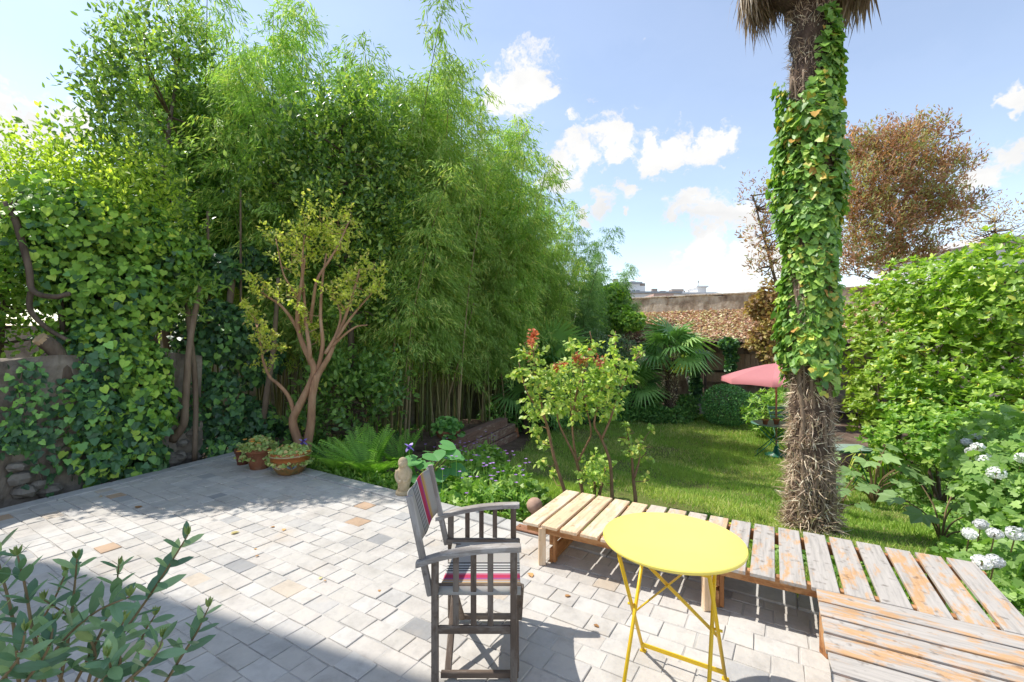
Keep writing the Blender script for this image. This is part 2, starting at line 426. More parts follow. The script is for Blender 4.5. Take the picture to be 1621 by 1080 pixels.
M['lf_rose'] = leaf_mat('rose_leaf', [(0, (0.167, 0.276, 0.056)), (0.5, (0.304, 0.414, 0.081)), (0.9, (0.470, 0.524, 0.112)), (1, (0.607, 0.497, 0.124))], trans=0.42, rough=0.42, spec=0.4)
M['lf_rose_red'] = leaf_mat('red_young_rose_leaf', [(0, (0.35, 0.09, 0.035)), (1, (0.48, 0.2, 0.09))], trans=0.4, tint=(1.2, 0.9, 0.6))
M['lf_red'] = leaf_mat('bronze_leaf', [(0, (0.15, 0.09, 0.06)), (0.18, (0.27, 0.15, 0.09)), (0.34, (0.36, 0.21, 0.12)), (0.42, (0.19, 0.25, 0.08)), (0.68, (0.31, 0.34, 0.12)), (0.80, (0.25, 0.19, 0.12)), (0.92, (0.42, 0.24, 0.13)), (1, (0.46, 0.30, 0.19))], trans=0.5, tint=(1.2, 1.0, 0.6))
M['lf_brown'] = leaf_mat('brown_ochre_leaf', [(0, (0.213, 0.125, 0.056)), (0.4, (0.350, 0.213, 0.084)), (0.7, (0.375, 0.338, 0.079)), (1, (0.525, 0.375, 0.101))], trans=0.35, tint=(1.1, 1.0, 0.6))
M['lf_box'] = leaf_mat('box_leaf', [(0, (0.065, 0.180, 0.059)), (0.6, (0.131, 0.310, 0.088)), (1, (0.262, 0.490, 0.133))], trans=0.2, rough=0.35)
M['lf_fern'] = leaf_mat('fern_frond', [(0, (0.097, 0.240, 0.027)), (1, (0.207, 0.372, 0.049))], trans=0.4)
M['lf_big'] = leaf_mat('broad_leaf', [(0, (0.063, 0.196, 0.062)), (1, (0.114, 0.287, 0.078))], trans=0.3, rough=0.45)
M['lf_holly'] = leaf_mat('hollyhock_leaf', [(0, (0.14, 0.24, 0.08)), (1, (0.23, 0.34, 0.12))], trans=0.38)
M['lf_herb'] = leaf_mat('herb_leaf', [(0, (0.103, 0.224, 0.033)), (0.5, (0.189, 0.337, 0.047)), (1, (0.327, 0.448, 0.081))], trans=0.35)
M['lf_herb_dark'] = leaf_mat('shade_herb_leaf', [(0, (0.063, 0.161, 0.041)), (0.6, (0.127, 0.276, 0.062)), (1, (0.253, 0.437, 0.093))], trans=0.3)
M['lf_vib'] = leaf_mat('viburnum_leaf', [(0, (0.11, 0.22, 0.045)), (0.5, (0.19, 0.31, 0.07)), (1, (0.28, 0.4, 0.11))], trans=0.4)
M['lf_olive'] = leaf_mat('grey_green_leaf', [(0, (0.075, 0.160, 0.085)), (0.5, (0.121, 0.225, 0.111)), (0.85, (0.189, 0.296, 0.127)), (1, (0.263, 0.341, 0.135))], trans=0.16, rough=0.36, spec=0.5)
M['lf_tip'] = leaf_mat('young_tip_leaf', [(0, (0.19, 0.27, 0.08)), (1, (0.3, 0.36, 0.12))], trans=0.35)
M['lf_palm'] = leaf_mat('fan_palm_frond', [(0, (0.105, 0.231, 0.059)), (0.6, (0.173, 0.330, 0.090)), (1, (0.295, 0.429, 0.119))], trans=0.3, rough=0.4, spec=0.45)
M['lf_white'] = leaf_mat('variegated_leaf', [(0, (0.09, 0.17, 0.07)), (0.6, (0.17, 0.26, 0.12)), (1, (0.4, 0.46, 0.3))], trans=0.3)
M['lf_succ'] = leaf_mat('pelargonium_leaf', [(0, (0.200, 0.300, 0.075)), (0.6, (0.338, 0.413, 0.125)), (0.9, (0.475, 0.450, 0.163)), (1, (0.562, 0.275, 0.150))], trans=0.3)
M['grass'] = leaf_mat('grass_blade', [(0, (0.13, 0.235, 0.035)), (0.4, (0.215, 0.335, 0.055)), (0.7, (0.31, 0.39, 0.08)), (0.88, (0.42, 0.42, 0.14)), (1, (0.48, 0.42, 0.22))], trans=0.35, rough=0.6, spec=0.2)
M['fl_white'] = leaf_mat('white_petal', [(0, (0.72, 0.72, 0.66)), (1, (0.82, 0.82, 0.8))], trans=0.3, tint=(1, 1, 0.9))
M['fl_purple'] = leaf_mat('purple_petal', [(0, (0.25, 0.10, 0.42)), (0.6, (0.35, 0.17, 0.5)), (1, (0.45, 0.28, 0.6))], trans=0.3, tint=(1, 0.8, 1.1))
M['fl_iris'] = leaf_mat('iris_petal', [(0, (0.06, 0.02, 0.22)), (0.5, (0.24, 0.15, 0.55)), (1, (0.42, 0.33, 0.7))], trans=0.25, tint=(1, 0.8, 1.1))
M['fl_yellow'] = leaf_mat('yellow_petal', [(0, (0.75, 0.55, 0.02)), (1, (0.85, 0.7, 0.06))], trans=0.3, tint=(1, 1, 0.6))
M['fl_orange'] = leaf_mat('orange_petal', [(0, (0.75, 0.25, 0.03)), (1, (0.85, 0.4, 0.06))], trans=0.3, tint=(1, 0.9, 0.6))
M['dead_leaf'] = leaf_mat('dry_leaf', [(0, (0.35, 0.17, 0.06)), (0.6, (0.5, 0.29, 0.11)), (1, (0.45, 0.4, 0.16))], trans=0.2, tint=(1, 0.9, 0.7))
M['litter'] = leaf_mat('roof_leaf_litter', [(0, (0.310, 0.174, 0.130)), (0.4, (0.529, 0.331, 0.233)), (0.75, (0.692, 0.505, 0.337)), (1, (0.546, 0.582, 0.261))], trans=0.15, rough=0.9, spec=0.1, tint=(1, 0.9, 0.7))
M['old_wall'] = noise_mat('old_render_and_rubble', [(0.22, (0.10, 0.08, 0.065)), (0.42, (0.2, 0.165, 0.13)), (0.6, (0.31, 0.265, 0.215)), (0.8, (0.4, 0.36, 0.3))], scale=3.2, detail=12, bump=0.9, bscale=12, rnd_amt=0, bdist=0.03)
M['wall_stone'] = noise_mat('rubble_stone', [(0.3, (0.14, 0.12, 0.10)), (0.7, (0.3, 0.27, 0.23))], scale=9, bump=0.7, rnd=0.3)
M['back_wall'] = noise_mat('stained_back_wall', [(0.30, (0.17, 0.125, 0.095)), (0.44, (0.36, 0.28, 0.21)), (0.56, (0.54, 0.46, 0.37)), (0.72, (0.64, 0.58, 0.5))], scale=3.0, detail=12, stretch=(1, 1, 0.6), bump=0.6, bscale=14, rnd_amt=0, bdist=0.03)
M['plaster'] = noise_mat('house_render', [(0.3, (0.48, 0.45, 0.4)), (0.7, (0.6, 0.57, 0.52))], scale=2, bump=0.2, rnd_amt=0)
M['white_wall'] = noise_mat('white_facade', [(0.3, (0.66, 0.66, 0.65)), (0.7, (0.76, 0.755, 0.74))], scale=0.3, bump=0.0, rnd_amt=0)
M['zinc'] = plain('zinc_roof', (0.33, 0.35, 0.37), rough=0.5)
M['brick_red'] = plain('pinkish_render', (0.5, 0.34, 0.27), rough=0.9)
M['pane'] = plain('window_glass', (0.17, 0.2, 0.24), rough=0.12, var=0.2, scale=0.6)
M['chimney'] = plain('chimney_pot', (0.32, 0.26, 0.22), rough=0.9)
M['parasol'] = leaf_mat('faded_red_canvas', [(0, (0.55, 0.215, 0.225)), (1, (0.55, 0.215, 0.225))], trans=0.35, rough=0.85, spec=0.1, tint=(1.2, 0.85, 0.85))
M['pole'] = plain('pink_brown_pole', (0.4, 0.2, 0.15), rough=0.5)
M['corrugated'] = noise_mat('corrugated_sheet', [(0.3, (0.14, 0.10, 0.08)), (0.7, (0.27, 0.2, 0.15))], scale=3, bump=0.3)
M['slab'] = noise_mat('pale_slab', [(0.3, (0.3, 0.26, 0.25)), (0.7, (0.43, 0.38, 0.37))], scale=4, bump=0.3)
M['steel'] = plain('worn_steel', (0.4, 0.38, 0.35), rough=0.4)


def canvas_mat(name, stops):
    m, n, l, b = nt(name)
    a = n.new('ShaderNodeAttribute'); a.attribute_name = 'across'
    r = ramp(n, stops, 'CONSTANT')
    l.new(a.outputs['Fac'], r.inputs[0])
    no = n.new('ShaderNodeTexNoise'); no.inputs['Scale'].default_value = 160
    tc = n.new('ShaderNodeTexCoord'); l.new(tc.outputs['Object'], no.inputs['Vector'])
    mu = n.new('ShaderNodeMix'); mu.data_type = 'RGBA'; mu.blend_type = 'MULTIPLY'; mu.inputs[0].default_value = 0.25
    l.new(r.outputs[0], mu.inputs[6]); l.new(no.outputs['Color'], mu.inputs[7])
    l.new(mu.outputs[2], b.inputs['Base Color'])
    b.inputs['Roughness'].default_value = 0.85
    b.inputs['Specular IOR Level'].default_value = 0.15
    tr = n.new('ShaderNodeBsdfTranslucent'); l.new(mu.outputs[2], tr.inputs[0])
    ms = n.new('ShaderNodeMixShader'); ms.inputs[0].default_value = 0.2
    l.new(b.outputs[0], ms.inputs[1]); l.new(tr.outputs[0], ms.inputs[2])
    l.new(ms.outputs[0], n['Material Output'].inputs[0])
    bp = n.new('ShaderNodeBump'); bp.inputs['Strength'].default_value = 0.2; bp.inputs['Distance'].default_value = 0.002
    l.new(no.outputs['Fac'], bp.inputs['Height']); l.new(bp.outputs[0], b.inputs['Normal'])
    return m


GR, BK, WH, RD, PU, YE = (0.50, 0.47, 0.42), (0.03, 0.03, 0.035), (0.62, 0.60, 0.56), (0.58, 0.06, 0.13), (0.15, 0.06, 0.14), (0.62, 0.38, 0.12)
M['canvas_back'] = canvas_mat('striped_canvas_back', [(0, PU), (0.11, YE), (0.14, (0.5, 0.3, 0.3)), (0.17, GR), (0.47, BK), (0.49, WH), (0.515, BK), (0.535, WH), (0.56, BK), (0.58, WH), (0.605, BK), (0.625, WH),
                                                      (0.66, RD), (0.74, (0.45, 0.1, 0.28)), (0.77, YE), (0.82, (0.6, 0.45, 0.3)), (0.85, GR)])
M['canvas_seat'] = canvas_mat('striped_canvas_seat', [(0, GR), (0.15, YE), (0.18, GR), (0.22, (0.55, 0.33, 0.2)), (0.26, (0.4, 0.12, 0.3)), (0.30, RD), (0.37, (0.6, 0.2, 0.28)), (0.40, WH), (0.44, BK), (0.46, WH), (0.485, BK), (0.505, WH),
                                                      (0.53, BK), (0.55, WH), (0.58, BK), (0.60, GR)])

# ------------------------------------------------------------------ building helpers
def tag(o, label=None, cat=None, group=None, kind=None):
    if label: o['label'] = label
    if cat: o['category'] = cat
    if group: o['group'] = group
    if kind: o['kind'] = kind
    return o


def thing(name, label, cat, loc=(0, 0, 0), group=None):
    o = bpy.data.objects.new(name, None)
    o.empty_display_size = 0.1
    COL.objects.link(o)
    o.location = loc
    return tag(o, label, cat, group)


def child(o, parent):
    """keep o where it is in the world, below parent (an unrotated Empty or a part)"""
    if parent is not None:
        o.parent = parent
        if parent.type == 'EMPTY' or parent.get('own_place'):
            o.matrix_parent_inverse = Matrix.Translation(-Vector(parent.location))
    return o


def link(name, mesh, parent=None, m=None):
    if m is not None and not mesh.materials:
        mesh.materials.append(m)
    o = bpy.data.objects.new(name, mesh)
    COL.objects.link(o)
    return child(o, parent)


class MB:
    def __init__(s):
        s.v, s.f = [], []

    def add(s, vs, fs):
        k = len(s.v)
        s.v += [tuple(v) for v in vs]
        s.f += [tuple(i + k for i in f) for f in fs]
        return s

    def box(s, c, size, rot=None, bev=0.0):
        hx, hy, hz = size[0] / 2, size[1] / 2, size[2] / 2
        b = min(bev, hx * .9, hy * .9, hz * .9)
        vs, fs = [], []
        if b <= 0:
            for z in (-hz, hz):
                for x, y in ((-hx, -hy), (hx, -hy), (hx, hy), (-hx, hy)):
                    vs.append((x, y, z))
            fs = [(3, 2, 1, 0), (4, 5, 6, 7), (0, 1, 5, 4), (1, 2, 6, 5), (2, 3, 7, 6), (3, 0, 4, 7)]
        else:
            for z, i in ((-hz, b), (-hz + b, 0), (hz - b, 0), (hz, b)):
                ax, ay = hx - i, hy - i
                vs += [(-ax, -ay, z), (ax, -ay, z), (ax, ay, z), (-ax, ay, z)]
            fs = [(3, 2, 1, 0), (12, 13, 14, 15)]
            for r in range(3):
                for k in range(4):
                    a, c2 = r * 4 + k, r * 4 + (k + 1) % 4
                    fs.append((a, c2, c2 + 4, a + 4))
        q = [Vector(v) for v in vs]
        if rot is not None:
            q = [rot @ v for v in q]
        c = Vector(c)
        return s.add([v + c for v in q], fs)

    def bar(s, a, b, w, h, up=(0, 0, 1), bev=0.0):
        a, b = Vector(a), Vector(b)
        x = (b - a)
        L = x.length
        x.normalize()
        up = Vector(up)
        y = up.cross(x)
        if y.length < 1e-4:
            y = Vector((0, 1, 0)).cross(x)
        y.normalize()
        z = x.cross(y)
        rot = Matrix((x, y, z)).transposed()
        return s.box((a + b) / 2, (L, w, h), rot, bev)

    def tube(s, pts, rad, n=8, cap=True):
        pts = [Vector(p) for p in pts]
        if not hasattr(rad, '__len__'):
            rad = [rad] * len(pts)
        vs, fs = [], []
        ref = None
        for i, p in enumerate(pts):
            t = (pts[min(i + 1, len(pts) - 1)] - pts[max(i - 1, 0)]).normalized()
            if ref is None:
                ref = t.orthogonal().normalized()
            ref = (ref - t * ref.dot(t))
            ref = ref.normalized() if ref.length > 1e-5 else t.orthogonal().normalized()
            bi = t.cross(ref)
            for k in range(n):
                a = 2 * math.pi * k / n
                vs.append(p + (ref * math.cos(a) + bi * math.sin(a)) * rad[i])
        for i in range(len(pts) - 1):
            for k in range(n):
                a, b = i * n + k, i * n + (k + 1) % n
                fs.append((a, b, b + n, a + n))
        if cap:
            fs.append(tuple(range(n - 1, -1, -1)))
            fs.append(tuple(range((len(pts) - 1) * n, len(pts) * n)))
        return s.add(vs, fs)

    def lathe(s, prof, c=(0, 0, 0), n=24, cap=True, squash=1.0):
        vs, fs = [], []
        for r, z in prof:
            for k in range(n):
                a = 2 * math.pi * k / n
                vs.append((c[0] + r * math.cos(a), c[1] + r * math.sin(a) * squash, c[2] + z))
        for i in range(len(prof) - 1):
            for k in range(n):
                a, b = i * n + k, i * n + (k + 1) % n
                fs.append((a, b, b + n, a + n))
        if cap:
            fs.append(tuple(range(n - 1, -1, -1)))
            fs.append(tuple(range((len(prof) - 1) * n, len(prof) * n)))
        return s.add(vs, fs)

    def prism(s, poly, z0, z1, inset=0.0):
        """polygon (x, y) counter-clockwise; top edge chamfered by inset"""
        n = len(poly)
        cx = sum(p[0] for p in poly) / n
        cy = sum(p[1] for p in poly) / n
        vs = [(p[0], p[1], z0) for p in poly] + [(p[0], p[1], z1 - inset) for p in poly]
        for p in poly:
            dx, dy = p[0] - cx, p[1] - cy
            L = math.hypot(dx, dy) or 1
            k = max(0, 1 - 1.5 * inset / L)
            vs.append((cx + dx * k, cy + dy * k, z1))
        fs = [tuple(range(2 * n, 3 * n))]
        for i in range(n):
            j = (i + 1) % n
            fs.append((i, j, j + n, i + n))
            fs.append((i + n, j + n, j + 2 * n, i + 2 * n))
        return s.add(vs, fs)

    def mesh(s, name, m=None, smooth=False):
        me = bpy.data.meshes.new(name)
        me.from_pydata(s.v, [], s.f)
        if smooth:
            me.polygons.foreach_set('use_smooth', [True] * len(me.polygons))
        if m is not None:
            me.materials.append(m)
        me.update()
        return me

    def build(s, name, m, parent=None, smooth=False):
        return link(name, s.mesh(name, m, smooth), parent)


def smooth_path(pts, k=4):
    """Catmull-Rom through the points"""
    p = [Vector(q) for q in pts]
    if len(p) < 3:
        return p
    p = [p[0] * 2 - p[1]] + p + [p[-1] * 2 - p[-2]]
    out = []
    for i in range(1, len(p) - 2):
        for j in range(k):
            t = j / k
            a, b, c, d = p[i - 1], p[i], p[i + 1], p[i + 2]
            out.append(0.5 * ((2 * b) + (c - a) * t + (2 * a - 5 * b + 4 * c - d) * t * t + (3 * b - a - 3 * c + d) * t ** 3))
    out.append(p[-2])
    return out


def lerp_list(a, b, n):
    return [a + (b - a) * i / max(1, n - 1) for i in range(n)]


# ---- leaves: template along +y (tip), width x, face normal +z
def tmpl(vs, fs):
    return np.array(vs, dtype=float), np.array(fs, dtype=int)


T_DIA = tmpl([(0, 0, 0), (0.5, 0.45, 0.08), (0, 1, -0.04), (-0.5, 0.45, 0.08)], [(0, 1, 2), (0, 2, 3)])
T_NARROW = tmpl([(0, 0, 0), (0.075, 0.35, 0.01), (0, 1, -0.12), (-0.075, 0.35, 0.01)], [(0, 1, 2), (0, 2, 3)])
T_OVAL = tmpl([(0, 0, 0), (0.24, 0.28, 0.05), (0.21, 0.66, 0.03), (0, 1, -0.06), (-0.21, 0.66, 0.03), (-0.24, 0.28, 0.05)], [(0, 1, 2, 3), (0, 3, 4, 5)])
T_BROAD = tmpl([(0, 0, 0), (0.08, 0.12, .012), (0.15, 0.32, .02), (0.165, 0.55, .018), (0.12, 0.8, .004), (0, 1, -.03), (-0.12, 0.8, .004), (-0.165, 0.55, .018), (-0.15, 0.32, .02), (-0.08, 0.12, .012), (0, .33, 0), (0, .66, -.004)],
               [(0, 1, 2, 10), (10, 2, 3, 11), (11, 3, 4, 5), (11, 5, 6, 7), (10, 11, 7, 8), (0, 10, 8, 9)])
T_LANCE = tmpl([(0, 0, 0), (0.12, 0.25, 0.03), (0.13, 0.58, 0.02), (0, 1, -0.07), (-0.13, 0.58, 0.02), (-0.12, 0.25, 0.03)], [(0, 1, 2, 3), (0, 3, 4, 5)])
T_WIDE = tmpl([(0, 0, 0), (0.36, 0.22, 0.06), (0.3, 0.66, 0.03), (0, 1, -0.08), (-0.3, 0.66, 0.03), (-0.36, 0.22, 0.06)], [(0, 1, 2, 3), (0, 3, 4, 5)])
T_IVY = tmpl([(0, 0.12, 0), (0.22, 0.0, 0.03), (0.52, 0.18, 0.05), (0.36, 0.46, 0.04), (0.33, 0.66, 0.03), (0, 1, -0.1), (-0.33, 0.66, 0.03), (-0.36, 0.46, 0.04), (-0.52, 0.18, 0.05), (-0.22, 0.0, 0.03)],
             [(0, 1, 2, 3), (0, 3, 4, 5), (0, 5, 6, 7), (0, 7, 8, 9)])
T_HEART = tmpl([(0, 0.14, 0), (0.25, 0.0, 0.05), (0.5, 0.2, 0.08), (0.42, 0.58, 0.06), (0, 1, -0.14), (-0.42, 0.58, 0.06), (-0.5, 0.2, 0.08), (-0.25, 0.0, 0.05)],
               [(0, 1, 2, 3), (0, 3, 4, 4), (0, 4, 5, 5), (0, 5, 6, 7)])
T_BLADE = tmpl([(-0.05, 0, 0), (0.05, 0, 0), (0.0, 1, 0.12)], [(0, 1, 2)])
T_STRAND = tmpl([(-0.03, 0, 0), (0.03, 0, 0), (0.02, 0.6, 0.05), (-0.02, 0.6, 0.05), (0, 1, -0.05), (0, 1, -0.05)], [(0, 1, 2, 3), (3, 2, 4, 5)])


def unit(a):
    return a / np.maximum(np.linalg.norm(a, axis=1, keepdims=True), 1e-9)


def frames(tip, nrm):
    y = unit(np.asarray(tip, float))
    x = np.cross(y, nrm)
    bad = np.linalg.norm(x, axis=1) < 1e-4
    x[bad] = np.cross(y[bad], np.array([0.3, 0.5, 0.8]))
    x = unit(x)
    z = np.cross(x, y)
    return x, y, z


def leaf_mesh(name, T, pos, tip, nrm, size, m, rnd=None):
    tv, tf = T
    pos = np.asarray(pos, float)
    n = len(pos)
    x, y, z = frames(tip, nrm)
    size = np.broadcast_to(np.asarray(size, float), (n,))[:, None, None]
    vs = pos[:, None, :] + size * (tv[None, :, 0:1] * x[:, None, :] + tv[None, :, 1:2] * y[:, None, :] + tv[None, :, 2:3] * z[:, None, :])
    k, fk = len(tv), tf.shape[1]
    faces = (tf[None] + (np.arange(n) * k)[:, None, None]).reshape(-1, fk)
    if rnd is None:
        rnd = rng.random(n)
    return raw_mesh(name, vs.reshape(-1, 3), faces, m, np.repeat(rnd, k))


def raw_mesh(name, verts, faces, m, rnd=None):
    """faces (n, 3|4) with repeated last index allowed for triangles in a quad list"""
    me = bpy.data.meshes.new(name)
    fk = faces.shape[1]
    if fk == 4:
        dup = (faces[:, 2] == faces[:, 3])
        cnt = np.where(dup, 3, 4)
        keep = np.ones(faces.shape, bool)
        keep[dup, 3] = False
        loops = faces[keep]
    else:
        cnt = np.full(len(faces), 3)
        loops = faces.reshape(-1)
    starts = np.concatenate([[0], np.cumsum(cnt)[:-1]])
    me.vertices.add(len(verts))
    me.vertices.foreach_set('co', np.ascontiguousarray(verts, dtype=np.float32).reshape(-1))
    me.loops.add(len(loops))
    me.loops.foreach_set('vertex_index', loops.astype(np.int32))
    me.polygons.add(len(cnt))
    me.polygons.foreach_set('loop_start', starts.astype(np.int32))
    me.polygons.foreach_set('loop_total', cnt.astype(np.int32))
    if rnd is not None:
        a = me.attributes.new('rnd', 'FLOAT', 'POINT')
        a.data.foreach_set('value', np.ascontiguousarray(rnd, dtype=np.float32))
    if m is not None:
        me.materials.append(m)
    me.update(calc_edges=True)
    return me


SHARED = {}


def one_leaf(T, m, key):
    if key not in SHARED:
        me = bpy.data.meshes.new(key)
        me.from_pydata([tuple(v) for v in T[0]], [], [tuple(dict.fromkeys(int(i) for i in f)) for f in T[1]])
        me.materials.append(m)
        SHARED[key] = me
    return SHARED[key]


def leaf_objects(parent, name, T, m, pos, tip, nrm, size, key):
    """every leaf an object of its own; the mesh is shared"""
    me = one_leaf(T, m, key)
    x, y, z = frames(np.asarray(tip, float), np.asarray(nrm, float))
    base = Vector(parent.location) if parent.type == 'EMPTY' else Vector((0, 0, 0))
    size = np.broadcast_to(np.asarray(size, float), (len(pos),))
    for i in range(len(pos)):
        o = bpy.data.objects.new(name, me)
        COL.objects.link(o)
        o.parent = parent
        mt = Matrix(((x[i][0], y[i][0], z[i][0], 0), (x[i][1], y[i][1], z[i][1], 0), (x[i][2], y[i][2], z[i][2], 0), (0, 0, 0, 1))) @ Matrix.Scale(size[i], 4)
        mt.translation = Vector(pos[i]) - base
        o.matrix_local = mt


def leaves(parent, T, m, pos, tip, nrm, size, n_parts=300, key='leaf', name='leaf', mass='foliage'):
    """the leaves that show largest as parts, all others as one part"""
    pos = np.asarray(pos); tip = np.asarray(tip); nrm = np.asarray(nrm)
    size = np.broadcast_to(np.asarray(size, float), (len(pos),))
    if n_parts:
        view = unit(pos - np.array([0, 0, CAM_H]))
        face = np.abs((unit(nrm) * view).sum(1))
        px = 810.5 + F * pos[:, 0] / np.maximum(pos[:, 1], 0.1)
        py = 540 - F * (pos[:, 2] - CAM_H) / np.maximum(pos[:, 1], 0.1)
        inside = (px > 0) & (px < 1621) & (py > 0) & (py < 1080)
        score = size * (0.3 + face) / np.linalg.norm(pos - np.array([0, 0, CAM_H]), axis=1) ** 2 * inside
        order = np.argsort(-score)
        a, b = order[:n_parts], order[n_parts:]
        leaf_objects(parent, name, T, m, pos[a], tip[a], nrm[a], size[a], key)
    else:
        b = np.arange(len(pos))
    if len(b):
        o = link(mass, leaf_mesh(mass, T, pos[b], tip[b], nrm[b], size[b], m), parent)
        o['kind'] = 'stuff'
        return o


def lump(p, s):
    return (np.sin(p[:, 0] * s + 1.3) * np.sin(p[:, 1] * s * 1.13 + 0.4) + np.sin(p[:, 2] * s * 0.91 + 2.1) * np.sin(p[:, 0] * s * 1.7 + p[:, 1] * s)) * 0.5


def blob_points(blobs, n, shell=0.35, rough=0.18, freq=3.0, full=0.0):
    """points in the outer shell of a union of ellipsoids [(x, y, z, rx, ry, rz)], with outward normals"""
    B = np.array(blobs, float)
    w = (B[:, 3] * B[:, 4] * B[:, 5]) ** (2 / 3)
    w = w / w.sum()
    P, N = [], []
    need, tries = n, 0
    while need > 0 and tries < 12:
        tries += 1
        k = int(need * 1.8) + 50
        i = rng.choice(len(B), k, p=w)
        d = unit(rng.normal(size=(k, 3)))
        c, r = B[i, :3], B[i, 3:6]
        s = 1 - shell * rng.random(k) ** 1.4
        if full:
            inner = rng.random(k) < full
            s[inner] = rng.random(inner.sum()) ** 0.5
        surf = c + d * r
        s = s * (1 + rough * lump(surf, freq) + rough * 0.6 * lump(surf + 5, freq * 2.6))
        p = c + d * r * s[:, None]
        q = np.linalg.norm((p[:, None, :] - B[None, :, :3]) / B[None, :, 3:6], axis=2)
        q[np.arange(k), i] = 9
        ok = q.min(1) > (1 - shell * 1.3)
        P.append(p[ok]); N.append(unit(d / r)[ok])
        need -= ok.sum()
    return np.concatenate(P)[:n], np.concatenate(N)[:n]


def scatter_dirs(N, droop=0.4, out=0.6, rand=0.7, up=0.3):
    n = len(N)
    tip = N * out + rng.normal(size=(n, 3)) * rand * 0.6 + np.array([0, 0, -droop])
    nr = N * 0.7 + np.array([0, 0, up]) + rng.normal(size=(n, 3)) * 0.35
    return unit(tip), unit(nr)


def whorls(P, N, k, spread=0.9):
    """k leaves round each twig end"""
    n = len(P)
    ax = unit(N * 0.6 + np.array([0, 0, 0.7]) + rng.normal(size=(n, 3)) * 0.35)
    ref = unit(np.cross(ax, unit(rng.normal(size=(n, 3)))))
    bi = np.cross(ax, ref)
    ps, tips, nrs = [], [], []
    for j in range(k):
        a = 2 * math.pi * j / k + rng.random(n) * 0.5
        rad = ref * np.cos(a)[:, None] + bi * np.sin(a)[:, None]
        up = (0.15 + 0.75 * rng.random(n))[:, None]
        t = unit(rad * spread + ax * up)
        ps.append(P); tips.append(t); nrs.append(unit(ax * 1.0 - rad * up * 0.8))
    return np.concatenate(ps), np.concatenate(tips), np.concatenate(nrs)


def copy_tree(o, parent=None):
    c = o.copy()
    COL.objects.link(c)
    if parent is not None:
        c.parent = parent
    for ch in list(KIDS.get(o.name, [])):
        copy_tree(ch, c)
    return c


KIDS = {}


def note_kids(root):
    """remember the children once, so that copies are quick"""
    for o in [root] + [x for x in bpy.data.objects if x.parent == root]:
        KIDS[o.name] = [x for x in bpy.data.objects if x.parent == o]


def clip_poly(poly, p, nrm):
    """keep the side where (q - p).nrm <= 0"""
    out = []
    for i in range(len(poly)):
        a, b = poly[i], poly[(i + 1) % len(poly)]
        da = (a[0] - p[0]) * nrm[0] + (a[1] - p[1]) * nrm[1]
        db = (b[0] - p[0]) * nrm[0] + (b[1] - p[1]) * nrm[1]
        if da <= 0:
            out.append(a)
        if (da < 0 < db) or (db < 0 < da):
            t = da / (da - db)
            out.append((a[0] + (b[0] - a[0]) * t, a[1] + (b[1] - a[1]) * t))
    return out


def area(poly):
    return 0.5 * sum(poly[i][0] * poly[(i + 1) % len(poly)][1] - poly[(i + 1) % len(poly)][0] * poly[i][1] for i in range(len(poly)))


def twigs(mb, root_pts, targets, r0=0.02, r1=0.005, n=5, sag=0.1):
    """branches from the nearest stem point to each target"""
    for t in targets:
        t = Vector(t)
        a = min(root_pts, key=lambda q: (Vector(q) - t).length + 0.6 * max(0, Vector(q).z - t.z))
        a = Vector(a)
        m = (a + t) / 2 + Vector((random.uniform(-.1, .1), random.uniform(-.1, .1), random.uniform(-sag, sag)))
        mb.tube(smooth_path([a, m, t], 3), lerp_list(r0, r1, 7), n, cap=False)

STICKS = {}


def stick(parent, name, a, b, w, h, m, up=(0, 0, 1), bev=0.004):
    """a squared timber or bar from a to b as its own object, grain along its length"""
    a, b = Vector(a), Vector(b)
    x = b - a
    L = x.length
    key = (round(L, 3), round(w, 4), round(h, 4), m.name, round(bev, 4))
    if key not in STICKS:
        STICKS[key] = MB().box((0, 0, 0), (L, w, h), None, bev).mesh(name, m)
    x.normalize()
    y = Vector(up).cross(x)
    if y.length < 1e-3:
        y = Vector((0, 1, 0)).cross(x)
    y.normalize()
    z = x.cross(y)
    mt = Matrix((x, y, z)).transposed().to_4x4()
    base = Vector(parent.location) if parent is not None and parent.type == 'EMPTY' else Vector((0, 0, 0))
    mt.translation = (a + b) / 2 - base
    o = bpy.data.objects.new(name, STICKS[key])
    COL.objects.link(o)
    o.parent = parent
    o.matrix_local = mt
    return o


# ------------------------------------------------------------------ ground
def build_ground():
    xs = np.concatenate([[-900, -300, -100, -40, -20], np.arange(-14, 24.1, 0.4), [34, 60, 120, 320, 900]])
    ys = np.concatenate([[-60, -20, -6], np.arange(-2, 24.1, 0.4), [32, 50, 90, 200, 500, 1500]])
    X, Y = np.meshgrid(xs, ys)
    Z = gz(X, Y) + 0.02 * np.sin(X * 3.1) * np.sin(Y * 2.7)
    v = np.stack([X, Y, Z], -1).reshape(-1, 3)
    nx, ny = len(xs), len(ys)
    i = np.arange(ny - 1)[:, None] * nx + np.arange(nx - 1)[None]
    f = np.stack([i, i + 1, i + nx + 1, i + nx], -1).reshape(-1, 4)
    o = link('ground', raw_mesh('ground', v, f, M['soil']))
    tag(o, 'brown soil and leaf litter of the garden beds', None, None, 'structure')


build_ground()

# lawn outline in garden ground (from what the photograph shows of its border)
LAWN = [on_ground(*p) for p in [(760, 760), (845, 690), (960, 668), (1010, 655), (1115, 658), (1185, 664), (1262, 690), (1330, 742), (1450, 815), (1560, 870)]]
LAWN = [(p.x, p.y) for p in LAWN] + [(3.35, 2.9), (2.95, 2.35)]
_e = [EDGE0 + EDGED * t for t in (2.9, 1.5, 0.3, -0.35)]
LAWN += [(p.x + U.x * 0.03, p.y + U.y * 0.03) for p in _e]


